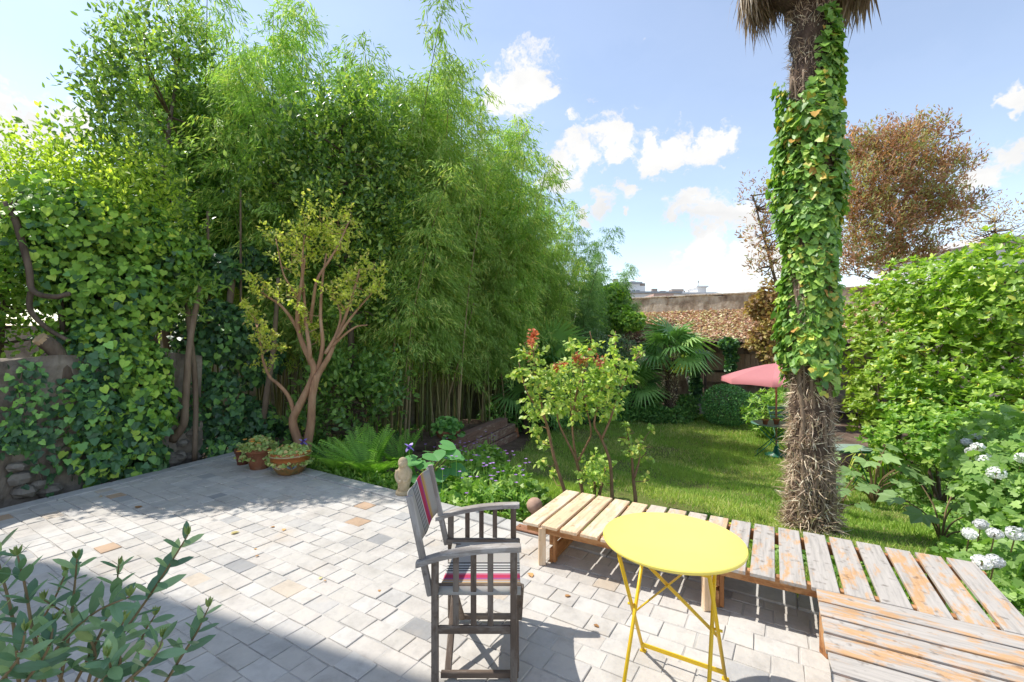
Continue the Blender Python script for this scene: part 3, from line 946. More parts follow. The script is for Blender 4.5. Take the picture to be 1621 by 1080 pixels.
def in_poly(px, py, poly):
    c = np.zeros(len(px), bool)
    n = len(poly)
    for i in range(n):
        x1, y1 = poly[i]
        x2, y2 = poly[(i + 1) % n]
        hit = ((y1 > py) != (y2 > py)) & (px < (x2 - x1) * (py - y1) / ((y2 - y1) if y2 != y1 else 1e-9) + x1)
        c ^= hit
    return c


def build_lawn():
    # turf sheet just over the soil
    m = noise_mat('turf', [(0.3, (0.11, 0.105, 0.03)), (0.5, (0.125, 0.155, 0.03)), (0.7, (0.185, 0.185, 0.06))], scale=2.0, detail=10, bump=0.6, bscale=40, rnd_amt=0)
    xs, ys = np.arange(-1, 9.01, 0.1), np.arange(2, 14.5, 0.1)
    X, Y = np.meshgrid(xs, ys)
    v = np.stack([X, Y, gz(X, Y) + 0.02 * np.sin(X * 3.1) * np.sin(Y * 2.7) + 0.012], -1).reshape(-1, 3)
    nx = len(xs)
    i = (np.arange(len(ys) - 1)[:, None] * nx + np.arange(nx - 1)[None]).reshape(-1)
    c = (v[i] + v[i + nx + 1]) / 2
    wob = 0.12 * lump(c, 4.0)
    i = i[in_poly(c[:, 0] + wob, c[:, 1] + wob, LAWN)]
    f = np.stack([i, i + 1, i + nx + 1, i + nx], -1)
    o = link('lawn', raw_mesh('lawn', v, f, m))
    tag(o, 'mown green garden lawn', None, None, 'structure')
    n = 420000
    y = 2.2 + 11.2 * rng.random(n) ** 1.5
    x = rng.random(n) * 9.5 - 0.8
    pp = np.stack([x, y, np.zeros(n)], 1)
    wob = 0.16 * lump(pp, 4.0) + rng.normal(size=n) * 0.05
    bare = lump(pp, 1.9) + 0.6 * lump(pp + 3, 5.1) + 0.35 * rng.normal(size=n)
    ok = in_poly(x + wob, y + wob, LAWN) & (bare < 0.42)
    # keep the terrace free
    d = (x - 0.05) * U.x + (y - 3.9) * U.y
    edge = np.array([(Vector((a, b, 0)) - EDGE0).cross(EDGED).z for a, b in zip(x[ok], y[ok])])
    x, y = x[ok][edge < -0.02], y[ok][edge < -0.02]
    n = len(x)
    pos = np.stack([x, y, gz(x, y) + 0.02 * np.sin(x * 3.1) * np.sin(y * 2.7) + 0.008], 1)
    tip = np.stack([rng.normal(size=n) * 0.45, rng.normal(size=n) * 0.45, np.ones(n)], 1)
    nr = np.stack([rng.normal(size=n), rng.normal(size=n), np.zeros(n) + 0.2], 1)
    h = (0.03 + 0.035 * rng.random(n)) * (1 + 0.5 * lump(pos, 2.3)) * (1 + 0.05 * (y - 4))
    patch = np.clip(0.55 + 0.42 * lump(pos, 1.3) + 0.35 * lump(pos + 2, 3.4) + 0.22 * rng.normal(size=n), 0, 0.999)
    T = (T_BLADE[0] * np.array([1.9, 1, 1]), T_BLADE[1])
    g = link('grass', leaf_mesh('grass', T, pos, tip, nr, h, M['grass'], patch))
    tag(g, 'short sunlit grass of the garden lawn', 'grass', None, 'stuff')


build_lawn()

# ------------------------------------------------------------------ terrace
TZ = 0.0


def build_terrace():
    t = bpy.data.objects.new('terrace', None)
    COL.objects.link(t)
    tag(t, 'stone paved terrace with kerb', None, None, 'structure')
    far = EDGE0 + EDGED * 4.2
    base = EL0 - EDIR * 6.5
    outline = [(base.x, base.y), (far.x - U.x * 6, far.y - U.y * 6), (far.x, far.y), (CORNER.x, CORNER.y)]
    if area(outline) < 0:
        outline = outline[::-1]
    MB().prism(outline, -0.6, -0.0045).build('bedding', M['mortar'], t)
    en_r = Vector((-EDGED.y, EDGED.x, 0))        # outward of the far edge
    if en_r.dot(U) < 0:
        en_r = -en_r
    kw = 0.15
    # kerb stones
    for (p0, d, nrm, length) in ((EL0 - EDIR * 4, EDIR, ENRM, 6.42), (CORNER, EDGED, en_r, 8.2)):
        s = 0.0
        while s < length - 0.02:
            L = min(random.uniform(0.42, 0.62), length - s)
            a = p0 + d * (s + 0.004)
            b = p0 + d * (s + L - 0.004)
            q = [a - nrm * kw, b - nrm * kw, b + nrm * 0.02, a + nrm * 0.02]
            poly = [(v.x, v.y) for v in q]
            if area(poly) < 0:
                poly = poly[::-1]
            if d is EDGED and s == 0:
                poly = clip_poly(poly, (EL0.x - ENRM.x * (kw + .004), EL0.y - ENRM.y * (kw + .004)), (ENRM.x, ENRM.y))
            MB().prism(poly, -0.12, 0.012 + random.uniform(-.003, .003), 0.006).build('kerb_stone', M['kerb'], t)
            s += L
    # stones in courses along V
    stones = []
    v0 = -9.0
    u = -3.4
    while u < 8.5:
        w = random.uniform(0.115, 0.15)
        vv = v0 + random.random() * 0.2
        while vv < 6.5:
            L = random.uniform(0.13, 0.215)
            g = random.uniform(0.002, 0.0045)
            j = lambda: random.uniform(-0.0045, 0.0045)
            c = [(u + g + j(), vv + g + j()), (u + g + j(), vv + L - g + j()), (u + w - g + j(), vv + L - g + j()), (u + w - g + j(), vv + g + j())]
            poly = [(U.x * a + V.x * b, U.y * a + V.y * b) for a, b in c]
            vv += L
            if area(poly) < 0:
                poly = poly[::-1]
            poly = clip_poly(poly, (EL0.x - ENRM.x * (kw + .01), EL0.y - ENRM.y * (kw + .01)), (ENRM.x, ENRM.y))
            if len(poly) < 3:
                continue
            e = CORNER - en_r * (kw + .01)
            poly = clip_poly(poly, (e.x, e.y), (en_r.x, en_r.y))
            if len(poly) < 3 or area(poly) < 0.004:
                continue
            cx = sum(p[0] for p in poly) / len(poly)
            cy = sum(p[1] for p in poly) / len(poly)
            if cy < 0.6 or abs(cx) > 1.25 * cy + 0.6:
                continue
            stones.append((cx * cx + cy * cy, cx, cy, poly))
        u += w
    stones.sort(key=lambda s: s[0] + (1e3 if s[2] < 1.95 or abs(s[1]) > 1.15 * s[2] else 0))
    rest_v, rest_f, rest_r = [], [], []
    for i, (d2, cx, cy, poly) in enumerate(stones):
        mb = MB().prism(poly, -0.05, 0.0 + random.uniform(-0.003, 0.004), 0.0025)
        tx, ty = random.uniform(-.012, .012), random.uniform(-.012, .012)
        mb.v = [(x, y, z + ((x - cx) * tx + (y - cy) * ty if z > -0.04 else 0)) for x, y, z in mb.v]
        if i < 300:
            mb.build('paver', M['paver'], t)
        else:
            k = len(rest_v)
            rest_v += mb.v
            rest_f += [tuple(a + k for a in f) for f in mb.f]
            rest_r += [random.random()] * len(mb.v)
    me = bpy.data.meshes.new('paving')
    me.from_pydata(rest_v, [], rest_f)
    me.materials.append(M['paver'])
    a = me.attributes.new('rnd', 'FLOAT', 'POINT')
    a.data.foreach_set('value', np.array(rest_r, dtype=np.float32))
    o = link('paving', me, t)
    o['kind'] = 'stuff'


build_terrace()

# ------------------------------------------------------------------ walls, house, shed, far buildings
def build_left_wall():
    t = thing('garden_wall', 'old rendered wall with crumbling rubble base beside ivy', 'wall', EL0 + ENRM * 0.45)
    a, b = EL0 - EDIR * 5 + ENRM * 0.55, EL0 + EDIR * 2.15 + ENRM * 0.55
    n = 60
    mb = MB()
    vs, fs = [], []
    rows = [(-0.4, 0.0), (0.42, 0.0), (0.5, 0.03), (0.9, 0.02), (1.3, 0.03), (1.40, 0.04)]
    for i in range(n + 1):
        p = a + (b - a) * i / n
        for z, off in rows:
            w = 0.02 * math.sin(i * 1.9 + z * 5) + 0.012 * math.sin(i * 4.1)
            q = p - ENRM * (0.18 - off + w)
            vs.append((q.x, q.y, z + 0.03 * math.sin(i * 0.7) * (z > 1)))
        for z in (1.40, -0.4):
            q = p + ENRM * 0.18
            vs.append((q.x, q.y, z))
    k = len(rows) + 2
    for i in range(n):
        for j in range(k):
            j2 = (j + 1) % k
            fs.append((i * k + j, (i + 1) * k + j, (i + 1) * k + j2, i * k + j2))
    mb.add(vs, fs)
    mb.build('render', M['old_wall'], t)
    # rubble stones showing at the base
    for i in range(34):
        s = random.uniform(-1.0, 2.1)
        z = random.choice((0.06, 0.19, 0.33, 0.02)) + random.uniform(-.03, .03)
        p = EL0 + EDIR * s + ENRM * (0.36 + random.uniform(-.02, .02))
        r = random.uniform(0.06, 0.12)
        q = MB()
        pts = []
        for lat in range(5):
            for lon in range(7):
                th_, ph = math.pi * lat / 4, 2 * math.pi * lon / 7
                rr = r * random.uniform(0.82, 1.12)
                pts.append((p.x + rr * math.sin(th_) * math.cos(ph) * 1.2, p.y + rr * math.sin(th_) * math.sin(ph) * 1.2, z + rr * 0.75 * math.cos(th_)))
        f = [(la * 7 + lo, (la + 1) * 7 + lo, (la + 1) * 7 + (lo + 1) % 7, la * 7 + (lo + 1) % 7) for la in range(4) for lo in range(7)]
        q.add(pts, f).build('stone', M['wall_stone'], t)


build_left_wall()


def build_neighbour_house():
    c = Vector((-5.70, 3.93, 0))
    base = c + ENRM * 2 - EDIR * 3
    t = thing('house', 'plain rendered house beyond the left garden wall', 'house', base)
    h = 9.2
    q = [c, c + ENRM * 4, c + ENRM * 4 - EDIR * 7, c - EDIR * 7]
    poly = [(v.x, v.y) for v in q]
    if area(poly) < 0:
        poly = poly[::-1]
    MB().prism(poly, -0.6, h).build('wall', M['plaster'], t)
    cx = sum(p[0] for p in poly) / 4; cy = sum(p[1] for p in poly) / 4
    MB().prism([(cx + (x - cx) * 1.02, cy + (y - cy) * 1.02) for x, y in poly], h + 0.003, h + 0.16, 0.02).build('roof', M['zinc'], t)
    for s in (1.5, 4.2):
        for z in (1.2, 4.1, 7.0):
            p = c - EDIR * s - ENRM * 0.02
            f = MB().bar((p.x, p.y, z), (p.x - EDIR.x * 0.9, p.y - EDIR.y * 0.9, z), 0.05, 1.5).build('window', M['white_wall'], t)
            p2 = p - ENRM * 0.03
            MB().bar((p2.x - EDIR.x * .07, p2.y - EDIR.y * .07, z), (p2.x - EDIR.x * 0.83, p2.y - EDIR.y * 0.83, z), 0.02, 1.36).build('pane', M['pane'], f)


build_neighbour_house()


def build_bamboo_wall():
    p = [at(px, 540, Y) for px, Y in ((-260, 9.0), (100, 9.4), (300, 9.9), (500, 10.6), (655, 11.4), (740, 12.3), (835, 14.2), (905, 16.0), (955, 18.6))]
    t = thing('garden_wall', 'old dark stone wall behind the bamboo screen', 'wall', (p[4].x, p[4].y, -0.7))
    for i in range(len(p) - 1):
        a, b = Vector((p[i].x, p[i].y, 0.55)), Vector((p[i + 1].x, p[i + 1].y, 0.55))
        stick(t, 'wall_section', a, b, 0.3, 2.7 + 0.003 * i, M['old_wall'], bev=0.02)


build_bamboo_wall()
WALL0 = Vector((6.35, 16.5, 0))
GB = -0.65


def wpt(t, du, z):
    p = WALL0 + V * t + U * du
    return Vector((p.x, p.y, z))


def build_back_wall():
    t = thing('boundary_wall', 'stained pale stone boundary wall rising behind the shed roof', 'wall', wpt(2, 0.2, GB))
    n = 46
    vs, fs = [], []
    for i in range(n + 1):
        s = -3.1 + 15.0 * i / n
        top = 3.2 + 0.025 * math.sin(i * 1.3) + 0.02 * math.sin(i * 3.7) + random.uniform(-.015, .015)
        for du, z in ((0, GB - 0.3), (0.012 * math.sin(i * 2.2), 1.5), (0.01 * math.sin(i * 1.7), top), (0.35, top), (0.35, GB - 0.3)):
            vs.append(tuple(wpt(s, du, z)))
    for i in range(n):
        for j in range(5):
            fs.append((i * 5 + j, (i + 1) * 5 + j, (i + 1) * 5 + (j + 1) % 5, i * 5 + (j + 1) % 5))
    fs.append((0, 1, 2, 3, 4)); fs.append(tuple(n * 5 + k for k in (4, 3, 2, 1, 0)))
    MB().add(vs, fs).build('wall_body', M['back_wall'], t)
    s = -3.1
    while s < 11.6:
        L = random.uniform(0.4, 0.75)
        z = 3.235 + random.uniform(-.01, .012)
        a, b = wpt(s + .006, 0.17, z), wpt(s + L - .006, 0.17, z)
        stick(t, 'coping_stone', a, b, 0.42, 0.06, M['back_wall'], bev=0.015)
        s += L


build_back_wall()


def build_shed():
    t = thing('lean_to_shed', 'low open lean-to shed with rusty roof covered in dry leaves', 'shed', wpt(1, -1.5, GB))
    # corrugated roof sheet, eave towards the lawn
    s0, s1 = -2.35, 6.0
    m = int((s1 - s0) / 0.045)
    vs, fs = [], []
    for i in range(m + 1):
        s = s0 + (s1 - s0) * i / m
        c = 0.028 * math.sin(i * math.pi / 1.5)
        for du, z in ((-2.75, 1.55), (-1.4, 2.09), (-0.02, 2.60)):
            vs.append(tuple(wpt(s, du, z + c)))
    for i in range(m):
        for j in range(2):
            fs.append((i * 3 + j, (i + 1) * 3 + j, (i + 1) * 3 + j + 1, i * 3 + j + 1))
    roof = MB().add(vs, fs).build('roof', M['corrugated'], t)
    n = 26000
    s = s0 + (s1 - s0) * rng.random(n)
    q = rng.random(n) ** 0.85
    du = -2.72 + 2.68 * q
    p = np.stack([WALL0.x + V.x * s + U.x * du, WALL0.y + V.y * s + U.y * du, 1.575 + 0.386 * (du + 2.75)], 1)
    keep = (lump(p, 2.2) + 0.9 * rng.normal(size=n) * 0.5 + q * 0.3) > -0.62
    p = p[keep]
    p[:, 2] += 0.02 + 0.05 * rng.random(len(p)) + 0.03 * lump(p, 3)
    k = len(p)
    tip = np.stack([rng.normal(size=k), rng.normal(size=k), rng.normal(size=k) * 0.35], 1)
    nr = np.stack([rng.normal(size=k) * 0.4, rng.normal(size=k) * 0.4, np.ones(k)], 1)
    rr = np.clip(0.5 + 0.25 * lump(p, 1.6) + 0.3 * rng.normal(size=k), 0, 0.999)
    o = link('leaf_litter', leaf_mesh('leaf_litter', T_DIA, p, tip, nr, 0.05 + 0.05 * rng.random(k), M['litter'], rr), roof)
    o['kind'] = 'stuff'
    for s in (-2.2, -0.6, 1.0, 2.6, 4.2, 5.8):
        stick(t, 'post', wpt(s, -2.6, GB), wpt(s, -2.6, 1.53), 0.09, 0.09, M['dark_wood'])
    stick(t, 'eave_beam', wpt(s0, -2.6, 1.50), wpt(s1, -2.6, 1.50), 0.05, 0.07, M['dark_wood'])
    # board partition inside
    s = -0.75
    while s < 3.4:
        w = random.uniform(0.13, 0.17)
        p = wpt(s + w / 2, -1.7, 0)
        stick(t, 'board', (p.x, p.y, 0.28), (p.x, p.y, 1.18 + random.uniform(-.01, .01)), w - 0.012, 0.02, M['shed_wood'], up=tuple(U), bev=0.003)
        s += w
    stick(t, 'rail', wpt(-0.8, -1.73, 0.62), wpt(3.4, -1.73, 0.62), 0.03, 0.07, M['dark_wood'])
    for (sa, sb, dd) in ((-2.3, -2.25, 0), (5.9, 5.95, 0)):
        MB().bar(wpt(sa, -2.5, 0.45), wpt(sa, -0.1, 0.45), 0.05, 2.2).build('side_wall', M['shed_wood'], t)


build_shed()

sl = thing('leaning_slab', 'pale slab leaning against a shed post', 'slab', (0, 0, 0))
p0 = ground_at(1113, 13.3)
sl.location = p0
stick(sl, 'board', (p0.x, p0.y, p0.z + 0.02), (p0.x - 0.22, p0.y + 0.36, p0.z + 1.15), 0.32, 0.05, M['slab'], up=(0, -1, 0.3), bev=0.01)
stick(sl, 'edge_strip', (p0.x + 0.17, p0.y, p0.z + 0.02), (p0.x - 0.05, p0.y + 0.36, p0.z + 1.1), 0.03, 0.07, M['shed_wood'], up=(0, -1, 0.3), bev=0.004)


def building(name, label, cat, x0, x1, Y, depth, z1, roof_m, rows, cols, wz, ww, group=None, chims=(), wall='white_wall', z0=-0.8):
    """a far block: pixel columns x0..x1 at distance Y"""
    X0, X1 = (x0 - 810.5) * Y / F, (x1 - 810.5) * Y / F
    t = thing(name, label, cat, ((X0 + X1) / 2, Y + depth / 2, z0), group)
    MB().box(((X0 + X1) / 2, Y + depth / 2, (z0 + z1) / 2), (X1 - X0, depth, z1 - z0)).build('wall', M[wall], t)
    rf = MB().box(((X0 + X1) / 2, Y + depth / 2, z1 + 0.18), (X1 - X0 + 0.8, depth + 0.8, 0.34)).build('roof', M[roof_m], t)
    for r in range(rows):
        for c in range(cols):
            cx = X0 + (X1 - X0) * (c + 0.5) / cols
            cz = z1 - 2.0 - r * 3.0
            w = MB().box((cx, Y - 0.06, cz), (ww, 0.12, wz)).build('window', M['white_wall'], t)
            MB().box((cx, Y - 0.135, cz), (ww * 0.82, 0.03, wz * 0.86)).build('pane', M['pane'], w)
    for cx_px, w, h in chims:
        cx = (cx_px - 810.5) * Y / F
        ch = MB().box((cx, Y + depth * 0.4, z1 + 0.35 + h / 2), (w, w, h)).build('chimney', M[wall], rf)
        MB().box((cx, Y + depth * 0.4, z1 + 0.36 + h + 0.28), (w * 1.05, w * 0.8, 0.55)).build('chimney_cap', M['chimney'], rf)
    return t


def zt(py, Y):
    return CAM_H + (540 - py) * Y / F


building('apartment_block', 'white apartment block with tall roof storey above the wall', 'building', 978, 1013, 92, 12, zt(449.5, 92), 'zinc', 3, 5, 1.6, 0.9, 'far apartment blocks', [(983, 1.0, 0.7), (1011, 0.9, 0.2)])
building('apartment_block', 'long white apartment block with a row of windows', 'building', 986, 1076, 88, 12, zt(464.5, 88), 'zinc', 3, 12, 1.5, 1.0, 'far apartment blocks', [(1025, 1.5, 1.6), (1048, 1.0, 0.5)])
building('apartment_block', 'low white block with stubby chimneys beside bare roofs', 'building', 1050, 1130, 100, 14, zt(465.5, 100), 'white_wall', 2, 9, 1.5, 1.0, 'far apartment blocks', [(1062, 1.2, .4), (1085, 2.6, .7), (1094, 1.2, .4)])
building('apartment_block', 'small white roof block with a mast', 'building', 1104, 1118, 108, 6, zt(455, 108), 'white_wall', 1, 2, 1.2, 0.8, 'far apartment blocks', [(1112, 0.2, 1.0)])
building('apartment_block', 'distant white block with two little chimneys', 'building', 1118, 1230, 118, 14, zt(468, 118), 'white_wall', 2, 10, 1.5, 1.0, 'far apartment blocks', [(1146, 1.6, .4), (1153, 1.0, .3)])
building('house', 'pinkish house roof peeping over the boundary wall', 'house', 1038, 1060, 60, 8, zt(470, 60), 'brick_red', 1, 3, 1.2, 0.8, None, (), 'brick_red')
building('house', 'white walled house beyond the bright green hedge', 'house', 1560, 1800, 26, 8, zt(385, 26), 'white_wall', 2, 4, 1.5, 1.0)

# ------------------------------------------------------------------ bench and platform
BTH = R(30)
BU, BV = Vector((math.sin(BTH), math.cos(BTH), 0)), Vector((math.cos(BTH), -math.sin(BTH), 0))
BO = Vector((0.08, 3.25, 0))


def bp(u, v, z):
    q = BO + BU * u + BV * v
    return Vector((q.x, q.y, z))


def build_bench():
    t = thing('slatted_bench', 'long low bench of cross slats, fresh pine greying along its length', 'bench', bp(0.4, 1.3, 0))
    for i in range(18):
        m = M['wood_fresh'] if i < 5 else (M['wood_mid'] if i < 9 else M['wood_grey'])
        z = 0.285 + random.uniform(-.0015, .0015)
        v = 0.0605 + 0.1445 * i
        stick(t, 'slat', bp(0.0 + random.uniform(-.004, .004), v, z - 0.011), bp(0.79 + random.uniform(-.006, .006), v, z - 0.011), 0.122, 0.022, m, bev=0.003)
    for u in (0.07, 0.70):
        stick(t, 'rail', bp(u, 0.005, 0.238), bp(u, 2.6, 0.238), 0.035, 0.068, M['wood_frame'], bev=0.003)
    for k, v in enumerate((0.17, 1.25, 2.42)):
        zb = 0.0
        zk = -0.16
        stick(t, 'leg', bp(0.024, v - 0.03, zb), bp(0.024, v - 0.03, 0.261), 0.05, 0.048, M['wood_fresh'], bev=0.003)
        stick(t, 'leg', bp(0.70, v - 0.03, zk), bp(0.70, v - 0.03, 0.204), 0.06, 0.06, M['wood_frame'], bev=0.003)
        if k < 2:
            stick(t, 'end_board', bp(0.065, v + 0.02, 0.055), bp(0.60, v + 0.02, 0.055), 0.024, 0.10, M['wood_frame'], bev=0.003)
            stick(t, 'end_board', bp(0.065, v + 0.02, 0.165), bp(0.66, v + 0.02, 0.165), 0.024, 0.07, M['wood_frame'], bev=0.003)
            stick(t, 'cleat', bp(0.08, v + 0.045, 0.015), bp(0.08, v + 0.045, 0.204), 0.022, 0.04, M['wood_frame'], up=tuple(BU), bev=0.003)


def build_platform():
    t = thing('slatted_platform', 'broad weathered deck platform of long planks joining the bench', 'platform', bp(-0.6, 2.2, 0))
    for i in range(10):
        u1 = -0.006 - 0.1405 * i
        u0 = u1 - 0.122
        z = 0.286 + random.uniform(-.0015, .0015)
        uc = (u0 + u1) / 2
        stick(t, 'plank', bp(uc, 1.752 + random.uniform(-.003, .003), z - 0.011), bp(uc, 2.62 + random.uniform(-.006, .006), z - 0.011), 0.122, 0.022, M['wood_grey'], bev=0.003)
    for v in (1.80, 2.2, 2.56):
        stick(t, 'joist', bp(-0.01, v, 0.238), bp(-1.4, v, 0.238), 0.035, 0.07, M['wood_frame'], bev=0.003)
    for v in (1.80, 2.56):
        for u in (-0.09, -0.75, -1.33):
            stick(t, 'leg', bp(u, v, 0.0), bp(u, v, 0.202), 0.06, 0.06, M['wood_frame'], bev=0.003)


build_bench()
build_platform()

# ------------------------------------------------------------------ director's chair
def build_chair():
    yn, yf = 2.055, 2.585
    t = thing('folding_armchair', 'greyed teak folding armchair with striped canvas seat and back', 'chair', (-0.18, 2.32, 0))
    mc, ma = M['wood_chair'], M['wood_arm']
    for y, inward in ((yn, 1), (yf, -1)):
        # curved arm
        pts = [(-0.436, 0.566), (-0.36, 0.592), (-0.27, 0.614), (-0.17, 0.630), (-0.07, 0.638), (0.0, 0.640), (0.042, 0.640)]
        vs, fs = [], []
        for k, (x, z) in enumerate([(q.x, q.z) for q in smooth_path([Vector((a, 0, b)) for a, b in pts], 3)]):
            w = 0.024 if k not in (0, 18) else 0.018
            hh = 0.0125
            vs += [(x, y - w, z - hh), (x, y + w, z - hh), (x, y + w, z + hh - .003), (x, y + w - .004, z + hh), (x, y - w + .004, z + hh), (x, y - w, z + hh - .003)]
        n = len(vs) // 6
        for k in range(n - 1):
            for j in range(6):
                fs.append((k * 6 + j, (k + 1) * 6 + j, (k + 1) * 6 + (j + 1) % 6, k * 6 + (j + 1) % 6))
        fs.append((5, 4, 3, 2, 1, 0)); fs.append(tuple((n - 1) * 6 + j for j in range(6)))
        MB().add(vs, fs).build('armrest', ma, t)
        for x, top in ((-0.35, 0.58), (0.008, 0.626)):
            stick(t, 'leg', (x, y, 0.0), (x, y, top), 0.027, 0.032, mc, up=(1, 0, 0))
        for x, top in ((-0.255, 0.605), (-0.175, 0.617), (-0.098, 0.625)):
            stick(t, 'side_slat', (x, y, 0.286), (x, y, top), 0.012, 0.026, mc, up=(1, 0, 0), bev=0.002)
        stick(t, 'side_rail', (-0.334, y, 0.268), (-0.008, y, 0.268), 0.018, 0.036, mc)
        stick(t, 'seat_rail', (-0.37, y + inward * 0.03, 0.445), (0.045, y + inward * 0.03, 0.445), 0.022, 0.03, mc)
        stick(t, 'foot_rail', (-0.33, y + inward * 0.045, 0.032), (0.03, y + inward * 0.045, 0.032), 0.022, 0.03, mc)
        # leaning back post
        stick(t, 'back_post', (-0.372, y + inward * 0.008, 0.42), (-0.468, y + inward * 0.008, 0.872), 0.022, 0.03, ma, up=(1, 0, 0))
    # crossing legs, front and rear pair
    for x, dx in ((0.018, 0.0), (-0.30, 0.0)):
        stick(t, 'cross_leg', (x, yn + 0.06, 0.03), (x, yf - 0.05, 0.44), 0.018, 0.032, mc, up=(1, 0, 0))
        stick(t, 'cross_leg', (x + 0.022, yf - 0.06, 0.03), (x + 0.022, yn + 0.05, 0.44), 0.018, 0.032, mc, up=(1, 0, 0))
    # canvas seat
    nu, nv = 26, 6
    def canvas(name, fn, m):
        vs, ac, fs = [], [], []
        for i in range(nu + 1):
            for j in range(nv + 1):
                a, b = i / nu, j / nv
                vs.append(fn(a, b)); ac.append(a)
        for i in range(nu):
            for j in range(nv):
                k = i * (nv + 1) + j
                fs.append((k, k + nv + 1, k + nv + 2, k + 1))
        me = bpy.data.meshes.new(name)
        me.from_pydata(vs, [], fs)
        at_ = me.attributes.new('across', 'FLOAT', 'POINT')
        at_.data.foreach_set('value', ac)
        me.materials.append(m)
        me.polygons.foreach_set('use_smooth', [True] * len(me.polygons))
        o = link(name, me, t)
        md = o.modifiers.new('thick', 'SOLIDIFY'); md.thickness = 0.004; md.offset = 0
        return o

    def seat(a, b):
        y = yn - 0.012 + (yf - yn + 0.024) * a
        lip = 0.5 - abs(a - 0.5)
        z = 0.466 - 0.055 * math.sin(math.pi * a) ** 0.8 - (0.035 * max(0, 1 - lip / 0.035) if lip < 0.035 else 0)
        return (-0.335 + 0.375 * b, y, z)

    def back(a, b):
        y = yn + 0.004 + (yf - yn - 0.008) * a
        z = 0.615 + 0.245 * b
        x = -0.372 - (z - 0.42) * 0.2125
        x -= 0.05 * math.sin(math.pi * a) * (0.7 + 0.3 * b) + 0.006 * math.sin(a * 9)
        z -= 0.022 * math.sin(math.pi * a) + 0.004 * math.sin(a * 14)
        return (x, y, z)
    canvas('seat', seat, M['canvas_seat'])
    canvas('backrest', back, M['canvas_back'])


build_chair()

# ------------------------------------------------------------------ bistro tables
def bistro(name, label, c, zb, h, r, m_top, m_leg, du, dv, straps=True, group=None):
    t = thing(name, label, 'table', (c[0], c[1], zb), group)
    H = zb + h
    MB().lathe([(r * 0.93, -0.014), (r - 0.004, -0.016), (r, -0.010), (r, -0.004), (r - 0.003, -0.0005), (r - 0.012, 0.0), (r * 0.5, 0.001)], (c[0], c[1], H), 64).build('table_top', m_top, t)
    C = Vector((c[0], c[1], 0))
    pt = lambda u, v, z: C + du * u + dv * v + Vector((0, 0, z))
    w = 0.19 * r / 0.3
    fo, to = 0.235 * r / 0.3, 0.205 * r / 0.3
    for s, wi in ((1, w), (-1, w - 0.022)):
        for v in (-1, 1):
            MB().tube([pt(s * fo, v * wi, zb + 0.008), pt(-s * to, v * (wi - 0.012), H - 0.03)], 0.0085, 8).build('leg', m_leg, t, True)
            MB().box(pt(s * fo, v * wi, zb + 0.006), (0.03, 0.022, 0.012), Matrix.Rotation(-TH, 3, 'Z'), 0.003).build('foot', m_leg, t)
        k = 0.06
        MB().bar(pt(s * (fo - k * 0.65), -wi, zb + k), pt(s * (fo - k * 0.65), wi, zb + k), 0.006, 0.02).build('cross_bar', m_leg, t)
        MB().bar(pt(-s * to, -wi + .01, H - 0.03), pt(-s * to, wi - .01, H - 0.03), 0.02, 0.012).build('cross_bar', m_leg, t)
    for v in (-1, 1):
        MB().tube([pt(0.01, v * (w - 0.032), zb + h * 0.5), pt(0.01, v * (w + 0.012), zb + h * 0.5)], 0.006, 8).build('pivot', m_leg, t, True)
    if straps:
        # flat diagonal straps in the plane of the frame whose feet stand away
        f = lambda z: fo - (fo + to) * (z - zb) / h
        for v in (-1, 1):
            za, zc = zb + 0.29, zb + 0.66
            MB().bar(pt(f(za) + 0.004 * v, v * w, za), pt(f(zc) + 0.004 * v, -v * w * 0.45, zc), 0.004, 0.021, up=tuple(du)).build('strap', m_leg, t)
    return t


bistro('bistro_table', 'round bright yellow folding table beside the armchair', (0.71, 2.0), 0.0, 0.71, 0.30, M['yellow'], M['yellow_leg'], U, V)

GT = ground_at(1224, 8.75)
bistro('bistro_table', 'green round folding table standing on the lawn under the parasol', (GT.x, GT.y), GT.z, 0.64, 0.39, M['green_top'], M['green_metal'], V, U, False)


